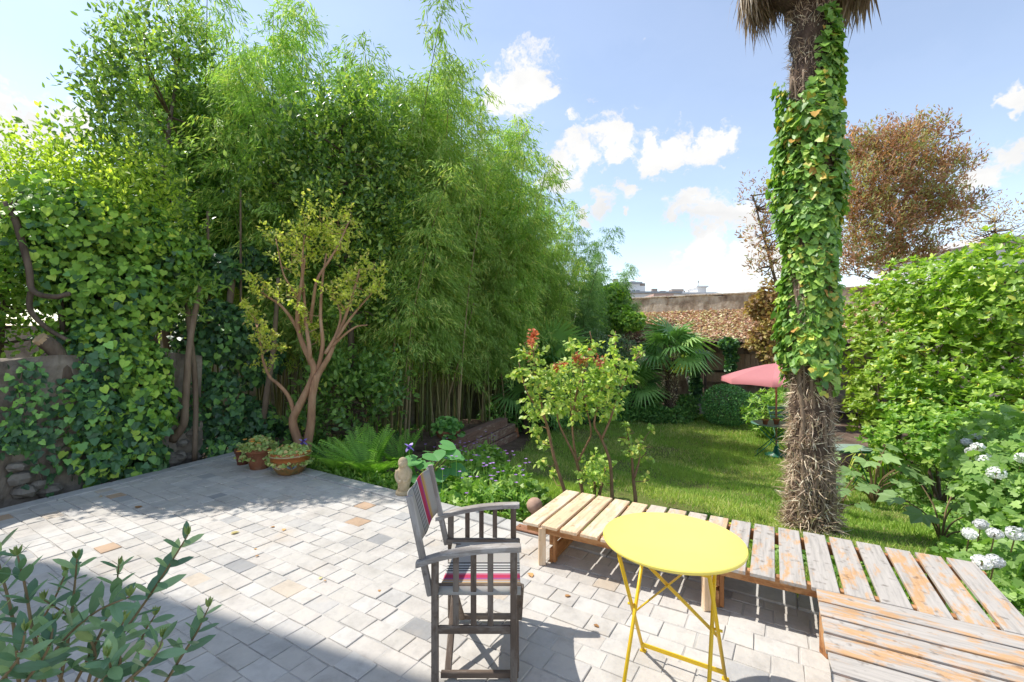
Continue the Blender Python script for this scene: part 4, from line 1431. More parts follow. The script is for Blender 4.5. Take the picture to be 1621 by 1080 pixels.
def build_parasol():
    t = thing('parasol', 'faded red parasol rising over the green garden table', 'parasol', (GT.x + 0.06, GT.y, GT.z))
    c = Vector((GT.x + 0.06, GT.y, 0))
    ze, zc, r = 0.86, 1.15, 0.98
    MB().tube([(c.x, c.y, GT.z), (c.x, c.y, zc + 0.03)], 0.016, 10).build('pole', M['pole'], t, True)
    MB().lathe([(0.2, 0), (0.2, 0.04), (0.06, 0.07), (0.03, 0.2), (0.02, 0.2)], (c.x, c.y, GT.z), 20).build('base', M['green_metal'], t, True)
    n, sub = 8, 4
    for k in range(n):
        vs, fs = [], []
        for i in range(6):
            q = i / 5
            for j in range(sub + 1):
                a = 2 * math.pi * (k + j / sub + 0.25) / n
                e = 1 - 0.055 * math.sin(math.pi * j / sub) * q
                rr = r * q * e
                z = zc - (zc - ze) * (q ** 1.35) + (-0.03 * math.sin(math.pi * j / sub) * q * (1 - q) * 2)
                vs.append((c.x + rr * math.cos(a), c.y + rr * math.sin(a), z))
        for j in range(sub + 1):
            b = vs[5 * (sub + 1) + j]
            vs.append((b[0] * 1.0 + (b[0] - c.x) * 0.006, b[1] + (b[1] - c.y) * 0.006, b[2] - 0.095 + 0.016 * math.sin(math.pi * j / sub)))
        for i in range(6):
            for j in range(sub):
                q = i * (sub + 1) + j
                fs.append((q, q + sub + 1, q + sub + 2, q + 1))
        me = MB().add(vs, fs).mesh('canopy_panel', M['parasol'], True)
        link('canopy_panel', me, t)
        a = 2 * math.pi * (k + 0.25) / n
        MB().tube([(c.x, c.y, zc - 0.015), (c.x + r * .98 * math.cos(a), c.y + r * .98 * math.sin(a), ze + 0.0)], 0.006, 5).build('rib', M['pole'], t)


build_parasol()


def build_green_chair():
    b = ground_at(1238, 9.5)
    t = thing('folding_chair', 'green slatted folding chair behind the green table', 'chair', b)
    m = M['green_top']
    for s in (-1, 1):
        stick(t, 'leg', b + Vector((s * .19, -0.22, 0)), b + Vector((s * .19, 0.2, 0.86)), 0.02, 0.012, m, up=(1, 0, 0))
        stick(t, 'leg', b + Vector((s * .17, 0.2, 0)), b + Vector((s * .17, -0.2, 0.44)), 0.02, 0.012, m, up=(1, 0, 0))
    for k in range(6):
        stick(t, 'seat_slat', b + Vector((-.2, -0.2 + k * 0.07, 0.455)), b + Vector((.2, -0.2 + k * 0.07, 0.455)), 0.045, 0.014, m)
    for z in (0.62, 0.70, 0.80):
        y = -0.22 + 0.42 * z / 0.86
        stick(t, 'back_slat', b + Vector((-.21, y - .015, z)), b + Vector((.21, y - .015, z)), 0.014, 0.055, m)


build_green_chair()


def build_side_table():
    b = ground_at(1340, 6.7)
    t = thing('garden_table', 'small grey-green rectangular metal table beside the palm trunk', 'table', b)
    h = 0.63
    rz = Matrix.Rotation(R(-4), 3, 'Z')
    MB().box(b + Vector((0, 0, h)), (0.62, 0.42, 0.018), rz, 0.006).build('table_top', M['grey_green'], t)
    MB().box(b + Vector((0, 0, h - 0.026)), (0.58, 0.38, 0.03), rz).build('apron', M['green_metal'], t)
    for x in (-.24, .24):
        for s in (-1, 1):
            MB().tube([b + Vector((x, -s * .2, 0)), b + Vector((x, s * .17, h - 0.04))], 0.009, 6).build('leg', M['green_metal'], t)


build_side_table()

# ------------------------------------------------------------------ pots, statue, oddments
def pot(name, label, c, prof, m, parts=(), n=28, group=None, cat='pot'):
    t = thing(name, label, cat, c, group)
    MB().lathe(prof, c, n, True).build('body', m, t, True)
    for nm, pf, mm in parts:
        MB().lathe(pf, c, n, False).build(nm, mm, t, True)
    return t


def pot_prof(r0, r1, h, wall=0.02, rim=0.02):
    return [(r0, 0.0), (r0 + (r1 - r0) * 0.5, h * 0.45), (r1 * 0.97, h - 0.055), (r1 + rim * .4, h - 0.05), (r1 + rim * .4, h), (r1 - wall, h), (r1 - wall - .01, h - 0.05), (0.001, h - 0.055)]


PA = Vector((-2.66, 5.42, 0.0)); PB = Vector((-3.14, 5.62, 0.0)); PC = Vector((-3.46, 5.80, 0.0))
tp = pot('flower_pot', 'wide ochre glazed bowl with painted slate-grey leaves holding trailing plant', PA,
         [(0.13, 0), (0.15, 0.02), (0.195, 0.09), (0.215, 0.16), (0.212, 0.205), (0.225, 0.21), (0.228, 0.255), (0.215, 0.262), (0.2, 0.258), (0.195, 0.22), (0.001, 0.215)], M['glaze'],
         [('rim_band', [(0.2155, 0.165), (0.2145, 0.206), (0.2275, 0.211), (0.2305, 0.254), (0.2165, 0.265)], M['glaze_red']),
          ('painted_line', [(0.2315, 0.224), (0.2325, 0.238)], M['glaze_band'])])
for k in range(9):      # leaf ornaments proud of the glaze
    a = 2 * math.pi * k / 9 + 0.35
    for s in (-1, 1):
        q = Vector((PA.x + 0.199 * math.cos(a + s * .13), PA.y + 0.199 * math.sin(a + s * .13), 0.115))
        o_ = Vector((math.cos(a + s * .13), math.sin(a + s * .13), -0.25)).normalized()
        side = Vector((-math.sin(a), math.cos(a), 0))
        up_ = (Vector((0, 0, 1)) + side * s * 0.9).normalized()
        p_ = [q - up_ * 0.035, q + side * s * 0.022 + o_ * .006, q + up_ * 0.04, q - side * s * 0.016 + o_ * .006]
        MB().add([v + o_ * 0.012 for v in p_] + [v - o_ * 0.01 for v in p_], [(0, 1, 2, 3), (7, 6, 5, 4), (0, 4, 5, 1), (1, 5, 6, 2), (2, 6, 7, 3), (3, 7, 4, 0)]).build('leaf_ornament', M['glaze_blue'] if k % 2 else M['glaze_band'], tp)
pot('flower_pot', 'plain dusty terracotta pot standing between the glazed bowl and small pot', PB, pot_prof(0.105, 0.155, 0.26), M['terracotta'])
pot('flower_pot', 'small dark red clay pot at the terrace corner', PC, pot_prof(0.06, 0.085, 0.20), M['terracotta_dark'])
for px, lab in ((1211.5, 'tiny clay pot at the outer side of the green table'), (1229, 'little clay pot beside the parasol pole on green table')):
    X = (px - 810.5) * 8.62 / F
    pot('flower_pot', lab, Vector((X, 8.62, GT.z + 0.642)), [(0.035, 0), (0.05, 0.075), (0.057, 0.078), (0.057, 0.1), (0.048, 0.1), (0.045, 0.08), (0.001, 0.078)], M['terracotta'], n=16)


def build_statue():
    b = Vector((-1.11, 4.62, 0.012))
    t = thing('statuette', 'small worn sandstone statuette of a robed bowed figure on kerb', 'statue', b)
    MB().lathe([(0.075, 0), (0.08, 0.015), (0.078, 0.035), (0.07, 0.045)], b, 24, True, 0.8).build('plinth', M['statue'], t, True)
    # robed body: stacked irregular rings leaning a little
    rings = [(0.045, 0.062, 0.052, 0.0), (0.08, 0.058, 0.05, 0.0), (0.13, 0.066, 0.054, 0.004), (0.18, 0.075, 0.058, 0.007), (0.225, 0.077, 0.058, 0.010), (0.255, 0.068, 0.052, 0.008), (0.28, 0.047, 0.045, 0.004), (0.295, 0.043, 0.046, 0.0)]
    vs, fs = [], []
    n = 22
    for k, (z, rx, ry, dx) in enumerate(rings):
        for j in range(n):
            a = 2 * math.pi * j / n
            w = 1 + 0.05 * math.sin(5 * a + k * .5) + 0.03 * math.sin(9 * a + 1)
            vs.append((b.x + dx + rx * w * math.cos(a), b.y + ry * w * math.sin(a), b.z + z))
    for k in range(len(rings) - 1):
        for j in range(n):
            fs.append((k * n + j, k * n + (j + 1) % n, (k + 1) * n + (j + 1) % n, (k + 1) * n + j))
    fs.append(tuple(range(n - 1, -1, -1))); fs.append(tuple(range((len(rings) - 1) * n, len(rings) * n)))
    MB().add(vs, fs).build('robe', M['statue'], t, True)
    head = MB().lathe([(0.028, -0.03), (0.043, -0.012), (0.049, 0.014), (0.047, 0.04), (0.036, 0.062), (0.016, 0.074), (0.001, 0.077)], (b.x - 0.004, b.y - 0.008, b.z + 0.305), 20, True, 0.95).build('hooded_head', M['statue'], t, True)
    MB().lathe([(0.02, -0.026), (0.031, -0.01), (0.032, 0.012), (0.022, 0.03), (0.001, 0.034)], (b.x - 0.008, b.y - 0.032, b.z + 0.313), 14, True).build('face', M['statue'], head, True)
    for s in (-1, 1):
        MB().tube(smooth_path([b + Vector((s * .052, -.01, .25)), b + Vector((s * .062, -.028, .195)), b + Vector((s * .040, -.046, .15)), b + Vector((s * .008, -.054, .15))], 4), lerp_list(0.026, 0.016, 13), 10).build('sleeve', M['statue'], t, True)


build_statue()
bb = Vector((0.20, 4.0, -0.02))
tb = thing('ball_finial', 'pinkish clay ball on a short neck beside the bench end', 'finial', bb)
MB().lathe([(0.075, 0.0), (0.078, 0.02), (0.05, 0.035), (0.032, 0.05), (0.03, 0.075), (0.04, 0.085)], bb, 20).build('foot', M['ball'], tb, True)
MB().lathe([(0.035, -0.062), (0.055, -0.044), (0.07, -0.012), (0.07, 0.016), (0.056, 0.044), (0.033, 0.06), (0.001, 0.066)], bb + Vector((0, 0, 0.145)), 22).build('ball', M['ball'], tb, True)
rp = Vector((0.15, 3.72, 0.012))
t_ = thing('iron_plate', 'flat rusty iron plate lying at the terrace edge', 'plate', rp)
MB().box(rp + Vector((0, 0, 0.014)), (0.26, 0.10, 0.014), Matrix.Rotation(-TH, 3, 'Z'), 0.004).build('plate', M['rust'], t_)
for s in (-1, 1):
    MB().lathe([(0.009, 0), (0.009, 0.006), (0.004, 0.009)], rp + V * (0.1 * s) + Vector((0, 0, 0.0212)), 8).build('bolt', M['rust'], t_)
    MB().box(rp + V * (0.09 * s) + Vector((0, 0, 0.003)), (0.03, 0.08, 0.008), Matrix.Rotation(-TH, 3, 'Z')).build('foot', M['rust'], t_)


def build_sleepers():
    a0, a1 = on_ground(700, 722), on_ground(812, 694)
    d = (a1 - a0); d.z = 0
    L = d.length
    d.normalize()
    nrm = Vector((-d.y, d.x, 0))
    t = thing('raised_bed', 'raised planting bed edged with stacked dark railway sleepers', 'planter', (a0 + a1) / 2)
    zb = min(a0.z, a1.z) - 0.03
    for k, (s0, s1, off) in enumerate(((0, 1.0, 0), (-0.01, 0.985, 0.02), (0.02, 0.86, 0.05))):
        z = zb + 0.1 + k * 0.185
        p, q = a0 + d * L * s0 + nrm * off, a0 + d * L * s1 + nrm * off
        stick(t, 'sleeper', (p.x, p.y, z), (q.x, q.y, z + random.uniform(-.01, .01)), 0.2, 0.178, M['sleeper'], bev=0.012)
    for k in range(2):
        p = a0 + d * 0.1 + nrm * 0.12
        q = p + nrm * 1.4
        z = zb + 0.1 + k * 0.185
        stick(t, 'sleeper', (p.x, p.y, z), (q.x, q.y, z), 0.18, 0.176, M['sleeper'], bev=0.012)
    c = (a0 + a1) / 2 + nrm * 0.85
    MB().box((c.x, c.y, zb + 0.2), (L, 1.4, 0.4), Matrix.Rotation(math.atan2(d.y, d.x), 3, 'Z')).build('earth_fill', M['soil'], t)
    b = a0 + d * 0.25 + nrm * 0.05
    b.z = zb + 0.1 + 2 * 0.185 + 0.09
    pot('flower_pot', 'shallow orange clay bowl sitting on the sleeper bed', b, [(0.09, 0), (0.17, 0.06), (0.215, 0.14), (0.225, 0.15), (0.225, 0.175), (0.2, 0.175), (0.19, 0.15), (0.001, 0.145)], M['terracotta'])
    s = a1 + d * 0.12
    pot('flower_pot', 'upturned orange clay pot by the end of the sleeper bed', Vector((s.x, s.y, float(gz(s.x, s.y)) + 0.01)), [(0.10, 0), (0.105, 0.04), (0.09, 0.045), (0.07, 0.2), (0.06, 0.205), (0.001, 0.205)], M['terracotta'], n=18)
    return b


BOWL = build_sleepers()

# ------------------------------------------------------------------ planting
def pix_path(pts, Y, k=4, jit=0.0):
    return smooth_path([at(x, y, Y + random.uniform(-jit, jit)) for x, y in pts], k)


# ---- tall palm with ivy
PB_ = on_ground(1283, 838)


def build_palm():
    b = PB_
    t = thing('palm_tree', 'tall shaggy palm with dead frond skirt and ivy climbing its trunk', 'palm tree', b)
    top = 4.9
    prof, n = [], 26
    for i in range(40):
        z = (top - b.z) * i / 39
        r = 0.175 - 0.01 * min(1, z / 1.5) + 0.05 * math.exp(-z * 5) + 0.016 * math.sin(i * 2.3) + random.uniform(-.008, .008)
        prof.append((r, z))
    tr = MB().lathe(prof, b, n).build('trunk', M['palm_core'], t, True)
    # shaggy fibres and old leaf bases
    k = 17000
    z = b.z + (top - b.z) * rng.random(k) ** 1.25
    a = rng.random(k) * 2 * math.pi
    N = np.stack([np.cos(a), np.sin(a), np.zeros(k)], 1)
    rad = np.interp(z, [b.z, b.z + 0.2, b.z + 1.5, top], [0.21, 0.17, 0.16, 0.16])
    pos = np.array([b.x, b.y, 0]) + N * rad[:, None]
    pos[:, 2] = z
    low = np.clip((1.7 - z) / 1.7, 0.15, 1)
    tip = N * (0.1 + 0.55 * rng.random(k) ** 2)[:, None] + np.stack([rng.normal(size=k) * .45, rng.normal(size=k) * .45, rng.normal(size=k) * .7 - 0.15], 1)
    ln = (0.05 + 0.10 * rng.random(k)) * (0.6 + 0.6 * low)
    T = (T_STRAND[0] * np.array([1.15, 1, 1]), T_STRAND[1])
    o = link('fibre', leaf_mesh('fibre', T, pos, tip, N + rng.normal(size=(k, 3)) * .5, ln, M['fibre']), tr)
    o['kind'] = 'stuff'
    # skirt of dead fronds
    k = 5200
    a = rng.random(k) * 2 * math.pi
    q = rng.random(k)
    r0 = 0.16 + 0.33 * q ** 0.7
    z0 = 5.62 - 0.30 * q + 0.1 * rng.random(k)
    lobes = 0.78 + 0.3 * np.sin(a * 3 + 0.5) * 0.5 + 0.12 * np.sin(a * 7)
    N = np.stack([np.cos(a), np.sin(a), np.zeros(k)], 1)
    pos = np.array([b.x, b.y, 0]) + N * (r0 * (0.9 + 0.2 * lobes))[:, None]
    pos[:, 2] = z0
    tip = N * 0.12 + np.array([0, 0, -1.0]) + rng.normal(size=(k, 3)) * 0.12
    ln = (0.45 + 0.35 * rng.random(k)) * lobes
    T = (T_STRAND[0] * np.array([0.75, 1, 1]), T_STRAND[1])
    o = link('dead_frond_skirt', leaf_mesh('dead_frond_skirt', T, pos, tip, N + rng.normal(size=(k, 3)) * .4, ln, M['skirt']), t)
    o['kind'] = 'stuff'
    MB().lathe([(0.2, 4.85), (0.33, 5.0), (0.42, 5.3), (0.36, 5.6), (0.2, 5.8)], (b.x, b.y, 0), 20).build('crown_core', M['palm_core'], t, True)
    fr = fan_frond()
    for i in range(16):
        a = i * 2.4
        el = 0.45 + 0.8 * ((i * 0.37) % 1)
        c = Vector((b.x, b.y, 5.6))
        d = Vector((math.cos(a) * math.cos(el), math.sin(a) * math.cos(el), math.sin(el)))
        place_frond(t, fr, c + d * 0.2, d, 1.5)


FAN = {}


def fan_frond():
    """stalk along +y then a fan of pleated segments; unit length about 1"""
    if 'm' in FAN:
        return FAN['m']
    vs, fs = [], []

    def seg(a, b, w0, w1, dz):
        k = len(vs)
        d = (Vector(b) - Vector(a)).normalized()
        s = d.cross(Vector((0, 0, 1))).normalized()
        m_ = (Vector(a) + Vector(b)) / 2 + Vector((0, 0, 0.02))
        for p, w in ((Vector(a), w0), (m_, w1), (Vector(b) + Vector((0, 0, dz)), 0.004)):
            vs.append(tuple(p + s * w)); vs.append(tuple(p - s * w))
        fs.extend([(k, k + 1, k + 3, k + 2), (k + 2, k + 3, k + 5, k + 4)])
    seg((0, 0, 0), (0, 0.5, 0.03), 0.014, 0.012, 0)
    n = 26
    for i in range(n):
        a = math.pi * (0.08 + 1.44 * i / (n - 1) - 0.22)
        L = 0.52 * (0.75 + 0.25 * math.sin(math.pi * i / (n - 1))) * random.uniform(0.93, 1.05)
        seg((0, 0.46, 0.03), (L * math.cos(a), 0.46 + L * math.sin(a), 0.03 + 0.02 * (-1) ** i), 0.008, 0.026, -0.12 - 0.1 * abs(math.cos(a)))
    me = raw_mesh('fan_frond', np.array(vs), np.array(fs), M['lf_palm'], None)
    FAN['m'] = me
    return me


def place_frond(parent, me, p, d, s, name='frond', roll=0.0):
    d = Vector(d).normalized()
    up = Vector((0, 0, 1))
    x = d.cross(up)
    x = x.normalized() if x.length > 1e-3 else Vector((1, 0, 0))
    z = x.cross(d)
    o = bpy.data.objects.new(name, me)
    COL.objects.link(o)
    o.parent = parent
    mt = Matrix((x, d, z)).transposed().to_4x4() @ Matrix.Rotation(roll, 4, 'Y') @ Matrix.Scale(s, 4)
    mt.translation = Vector(p) - Vector(parent.location)
    o.matrix_local = mt
    return o


build_palm()


def build_trunk_ivy():
    b = PB_
    t = thing('climbing_ivy', 'ivy wrapped thickly round the tall palm trunk', 'ivy', (b.x, b.y, b.z))
    k = 9500
    z = 1.1 + 3.6 * rng.random(k)
    a = rng.random(k) * 2 * math.pi
    front = np.cos(a + math.pi / 2 + 0.55)            # towards the camera
    right = np.cos(a + 0.15)
    thick = 0.075 + 0.03 * np.sin(z * 2.3) + 0.04 * np.sin(z * 5 + a * 2) + 0.03 * np.sin(a * 3)
    thick = thick * np.interp(z, [1.1, 1.4, 2.6, 3.6, 4.2, 4.7], [0.8, 0.9, 1.0, 0.95, 0.95, 0.8])
    # towards the top only the right-hand side is covered
    cover = np.interp(z, [1.1, 1.35, 3.85, 4.2, 4.6], [0.4, 1.0, 1.0, 0.35, 0.1])
    keep = (rng.random(k) < cover) | ((z > 3.5) & (right > 0.05))
    keep &= ~((z > 4.05 + 0.18 * np.sin(a * 3)) & (right < -0.15))
    keep &= rng.random(k) < np.interp(z, [1.1, 1.3], [0.45, 1])
    # ragged lower hem
    keep &= z > 1.2 + 0.22 * np.sin(a * 2 + 1) + 0.12 * np.sin(a * 5)
    z, a, thick = z[keep], a[keep], thick[keep]
    k = len(z)
    N = np.stack([np.cos(a), np.sin(a), np.zeros(k)], 1)
    rr = 0.165 + thick * (0.45 + 0.75 * rng.random(k))
    pos = np.array([b.x, b.y, 0]) + N * rr[:, None]
    pos[:, 2] = z
    tip = N * 0.45 + np.array([0, 0, -0.85]) + rng.normal(size=(k, 3)) * 0.38
    nr = N + np.array([0, 0, 0.5]) + rng.normal(size=(k, 3)) * 0.35
    leaves(t, T_IVY, M['lf_palmivy'], pos, tip, nr, 0.035 + 0.06 * rng.random(k), 300, 'trunk_ivy_leaf')
    mb = MB()
    for i in range(9):
        a0 = -math.pi / 2 + random.uniform(-1.4, 1.2)
        pts = []
        zz = b.z + 0.02
        while zz < 4.2:
            a0 += random.uniform(-.25, .25)
            r_ = 0.19 if zz < 0.3 else 0.172
            pts.append((b.x + r_ * math.cos(a0), b.y + r_ * math.sin(a0), zz))
            zz += random.uniform(0.18, 0.3)
        MB().tube(smooth_path(pts, 3), 0.011 + 0.006 * (i % 3), 6).build('stem', M['bark_pale'], t, True)


build_trunk_ivy()

# ---- ivy on the left wall
def wall_y(px):
    r = (px - 810.5) / F
    # forward distance where this column meets the wall face
    p0 = EL0 + ENRM * 0.36
    s = (r * p0.y - p0.x) / (EDIR.x - r * EDIR.y)
    return (p0 + EDIR * s).y


def build_wall_ivy():
    def blob(px, py, dY, rx, ry, rz):
        p = at(px, py, wall_y(px) + dY)
        return (p.x, p.y, p.z, rx, ry, rz)
    b = EL0 + EDIR * 0.9 + ENRM * 0.3
    t = thing('ivy_bush', 'great dense mound of bright ivy swallowing the old wall', 'ivy', (b.x, b.y, -0.1))
    blobs = [blob(110, 350, 0.35, .62, .5, .48), (blob(190, 360, 0.25, .62, .5, .45)), blob(75, 385, 0.45, .36, .4, .45), blob(250, 400, 0.2, .5, .42, .36),
             blob(150, 450, 0.25, .62, .45, .5), blob(220, 480, 0.2, .45, .4, .45), blob(150, 550, 0.15, .50, .36, .5), blob(205, 580, 0.1, .45, .34, .45),
             blob(130, 640, 0.05, .42, .3, .42), blob(190, 670, 0.0, .45, .3, .42), blob(225, 640, 0.0, .32, .3, .42), blob(140, 720, 0.0, .38, .26, .3), blob(215, 725, -0.05, .34, .24, .3), blob(290, 390, 0.3, .35, .3, .22)]
    P, N = blob_points(blobs, 11500, shell=0.5, rough=0.24, freq=4.2)
    back = (P - np.array([-4.5, 5.5, 0])) @ np.array([ENRM.x, ENRM.y, 0])
    P, N = P[P[:, 2] > -0.02], N[P[:, 2] > -0.02]
    N2 = unit(N + np.array([0.25, -0.5, 0.1]) * 0.7)
    tip = N2 * 0.4 + np.array([0, 0, -0.9]) + rng.normal(size=P.shape) * 0.4
    nr = N2 + np.array([0, 0, 0.45]) + rng.normal(size=P.shape) * 0.32
    S = 0.045 + 0.06 * rng.random(len(P))
    old = (lump(P, 2.6) + 0.5 * rng.normal(size=len(P)) + 0.45 * (1.6 - P[:, 2])) > 0.35  # leaves given the darker colour: lumpy noise, more of them lower down
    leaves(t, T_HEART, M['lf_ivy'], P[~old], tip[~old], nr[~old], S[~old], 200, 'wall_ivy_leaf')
    leaves(t, T_IVY, M['lf_ivy_dark'], P[old], tip[old], nr[old], S[old] * 1.05, 100, 'darker_ivy_leaf', mass='darker_foliage')
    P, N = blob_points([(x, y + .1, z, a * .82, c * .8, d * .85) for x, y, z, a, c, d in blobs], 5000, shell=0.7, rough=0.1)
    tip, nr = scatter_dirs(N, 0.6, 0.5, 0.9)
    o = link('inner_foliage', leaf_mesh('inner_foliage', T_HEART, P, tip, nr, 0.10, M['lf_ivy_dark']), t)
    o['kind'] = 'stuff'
    # old stems
    for pts, r in (([(20, 330), (45, 420), (52, 460), (85, 470), (110, 465)], .035), ([(50, 455), (48, 490), (75, 520), (110, 540)], .03), ([(8, 320), (28, 365), (40, 415)], .022),
                   ([(0, 345), (40, 300)], .02), ([(95, 470), (100, 530), (105, 620)], .03), ([(205, 440), (200, 600), (195, 760)], .045), ([(150, 420), (170, 560), (160, 770)], .05)):
        Y = wall_y(max(30, pts[0][0])) + 0.3
        path = pix_path(pts, Y, 4, 0.05)
        MB().tube(path, lerp_list(r, r * .7, len(path)), 7).build('stem', M['bark'], t, True)
    # creeping darker ivy further along and on the wall
    t2 = thing('ivy_bush', 'dark glossy ivy hanging on the wall behind the three pots', 'ivy', (-4.6, 6.3, -0.1))
    bl = [blob(350, 520, 0.25, .5, .35, .5), blob(400, 560, 0.3, .5, .35, .55), blob(340, 640, 0.1, .40, .3, .5), blob(395, 670, 0.1, .45, .3, .45), blob(345, 705, 0.0, .35, .25, .22), blob(430, 690, 0.1, .35, .3, .3), blob(335, 430, 0.4, .45, .3, .3), blob(390, 420, 0.6, .5, .3, .35), blob(285, 640, 0.2, .25, .2, .5), blob(300, 560, 0.35, .3, .2, .5)]
    P, N = blob_points(bl, 6500, shell=0.4, rough=0.15)
    k = P[:, 2] > -0.03
    P, N = P[k], N[k]
    N2 = unit(N + np.array([0.25, -0.6, 0.1]) * 0.7)
    tip = N2 * 0.4 + np.array([0, 0, -0.9]) + rng.normal(size=P.shape) * 0.45
    nr = N2 + np.array([0, 0, 0.4]) + rng.normal(size=P.shape) * 0.35
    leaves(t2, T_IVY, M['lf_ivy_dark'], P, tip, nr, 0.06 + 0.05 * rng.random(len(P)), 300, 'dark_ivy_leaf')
    t3 = thing('ivy_bush', 'thin straggle of ivy creeping up the bare wall render', 'ivy', EL0 + ENRM * 0.3)
    pts = []
    for path in ([(70, 770), (60, 720), (75, 680), (20, 690), (5, 660)], [(55, 720), (40, 660), (30, 620), (35, 590)], [(60, 670), (55, 610), (58, 580)], [(20, 690), (10, 700), (0, 665)]):
        q = smooth_path([at(x, y, wall_y(x) - 0.05) for x, y in path], 6)
        MB().tube(q, 0.006, 5).build('stem', M['bark'], t3)
        pts += q
    pts = np.array([tuple(v) for v in pts])
    P = np.repeat(pts, 4, 0) + rng.normal(size=(len(pts) * 4, 3)) * 0.07
    k = len(P)
    N = np.tile(np.array([-ENRM.x, -ENRM.y, 0.2]), (k, 1))
    leaf_objects(t3, 'leaf', T_IVY, M['lf_ivy_dark'], P, N * .3 + np.array([0, 0, -1]) + rng.normal(size=(k, 3)) * .4, N + rng.normal(size=(k, 3)) * .35, 0.05 + 0.04 * rng.random(k), 'dark_ivy_leaf')


build_wall_ivy()


def build_stump():
    p = at(76, 575, wall_y(76) + 0.12)
    t = thing('sawn_limb', 'sawn-off tree limb with pale cut end atop the wall', 'stump', (p.x, p.y, 1.38))
    path = [(p.x + .12, p.y + .1, 1.1), (p.x + .05, p.y + .05, 1.45), (p.x - 0.02, p.y - 0.05, 1.60)]
    MB().tube(smooth_path(path, 3), [.085, .08, .075, .075, .075, .075, .07], 12).build('limb', M['bark'], t, True)
    e = Vector(path[2]); d = (e - Vector(path[1])).normalized()
    d2 = (d + Vector((0.1, -0.9, 0.1))).normalized()
    MB().tube([e - d * 0.02, e + d2 * 0.03], [0.072, 0.066], 14).build('cut_end', M['cut_wood'], t)
    MB().tube(smooth_path([at(0, 582, 4.6), at(40, 580, 4.7), at(72, 560, wall_y(70) + .1)], 4), 0.012, 6).build('twig', M['bark'], t)


build_stump()

# ---- bare trunks standing in the ivy hedge
def bare_trunk(label, pts, Y, r0, r1, tuft=None):
    path = pix_path(pts, Y, 4, 0.03)
    g = path[0]
    t = thing('shrub', label, 'shrub', (g.x, g.y, g.z))
    MB().tube(path, lerp_list(r0, r1, len(path)), 9).build('trunk', M['bark_pale'], t, True)
    if tuft:
        q = []
        for px, py, n_, rr in tuft:
            c = at(px, py, Y)
            P = np.array(tuple(c)) + rng.normal(size=(n_, 3)) * rr
            q.append(P)
        P = np.concatenate(q)
        N = unit(rng.normal(size=P.shape) + np.array([0, -0.3, 0.8]))
        tip, nr = scatter_dirs(N, 0.2, 0.9, 0.5)
        o = link('foliage', leaf_mesh('foliage', T_LANCE, P, tip, nr, 0.13, M['lf_herb']), t)
        o['kind'] = 'stuff'
    return t


bare_trunk('bare forked grey-brown trunk standing before the ivy gap', [(273, 697), (290, 672), (293, 640), (298, 570), (304, 520), (318, 450)], 5.95, .055, .03, [(300, 470, 130, .14), (318, 455, 120, .12), (272, 480, 90, .12)])
bare_trunk('thin leaning brown trunk with sawn top beside ivy', [(308, 730), (310, 650), (308, 590), (302, 540), (297, 480)], 6.1, .032, .035)
bare_trunk('straight brown trunk half hidden in the ivy gap', [(272, 650), (268, 580), (262, 520), (258, 430), (262, 330)], 6.5, .06, .04)
bare_trunk('slim tan stem rising through the dark ivy', [(366, 520), (362, 500), (368, 440), (370, 425)], 6.9, .045, .05)
bare_trunk('tall dead grey pole stem above the ivy', [(331, 520), (330, 420), (329, 335)], 7.0, .022, .018)
bare_trunk('crooked brown stem leaning behind the lime leaved tree', [(417, 670), (423, 620), (432, 560), (437, 500), (441, 440)], 7.0, .045, .03)
t_stem = bare_trunk('long thin dead stem standing among laurels', [(382, 520), (381, 400), (381, 300)], 7.1, .018, .014)

# ---- tall laurels
def laurel(label, blobs, n, base, m='lf_laurel', size=0.10, T=T_OVAL, clus=14, spread=0.15, bark='bark', name='laurel_tree', cat='tree', group=None, full=0.25, clump=0.45):
    t = thing(name, label, cat, base, group)
    C, N = blob_points(blobs, n // clus, shell=0.75, rough=0.22, freq=2.2, full=full)
    P = np.repeat(C, clus, 0)
    # leaves follow short upright sprays, so the outline is ragged
    k = len(P)
    ax = unit(np.repeat(N, clus, 0) * 0.6 + np.array([0, 0, 0.9]) + np.repeat(rng.normal(size=C.shape) * 0.35, clus, 0))
    P = P + ax * (rng.random(k) * spread * 3.4)[:, None] + rng.normal(size=(k, 3)) * spread * 0.28
    rad = unit(rng.normal(size=(k, 3)))
    tip = unit(rad * 0.8 + ax * 0.75)
    nr = unit(ax * 0.9 - rad * 0.3 + rng.normal(size=(k, 3)) * 0.3)
    spr = np.repeat(rng.random(len(C)), clus)
    rr = np.clip(clump * spr + (1 - clump) * rng.random(k), 0, 0.999)
    o = link('foliage', leaf_mesh('foliage', T, P, tip, nr, size * (0.7 + 0.6 * rng.random(k)), M[m], rr), t)
    o['kind'] = 'stuff'
    b = Vector(base)
    hi = max(blobs, key=lambda q: q[2])
    trunk = smooth_path([b, b + Vector((.05, .03, (hi[2] - b.z) * .35)), Vector((hi[0] * .5 + b.x * .5, hi[1] * .5 + b.y * .5, b.z + (hi[2] - b.z) * .7)), Vector(hi[:3])], 5)
    tr = MB().tube(trunk, lerp_list(0.075, 0.015, len(trunk)), 8).build('trunk', M[bark], t, True)
    mb = MB()
    twigs(mb, trunk, [q[:3] for q in blobs] + [tuple(p) for p in C[::max(1, len(C) // 40)]], 0.022, 0.005)
    mb.build('branches', M[bark], tr, True)['kind'] = 'stuff'
    return t


def pb(px, py, Y, r, rz=None, ry=None):
    p = at(px, py, Y)
    return (p.x, p.y, p.z, r, ry or r, rz or r * 1.15)


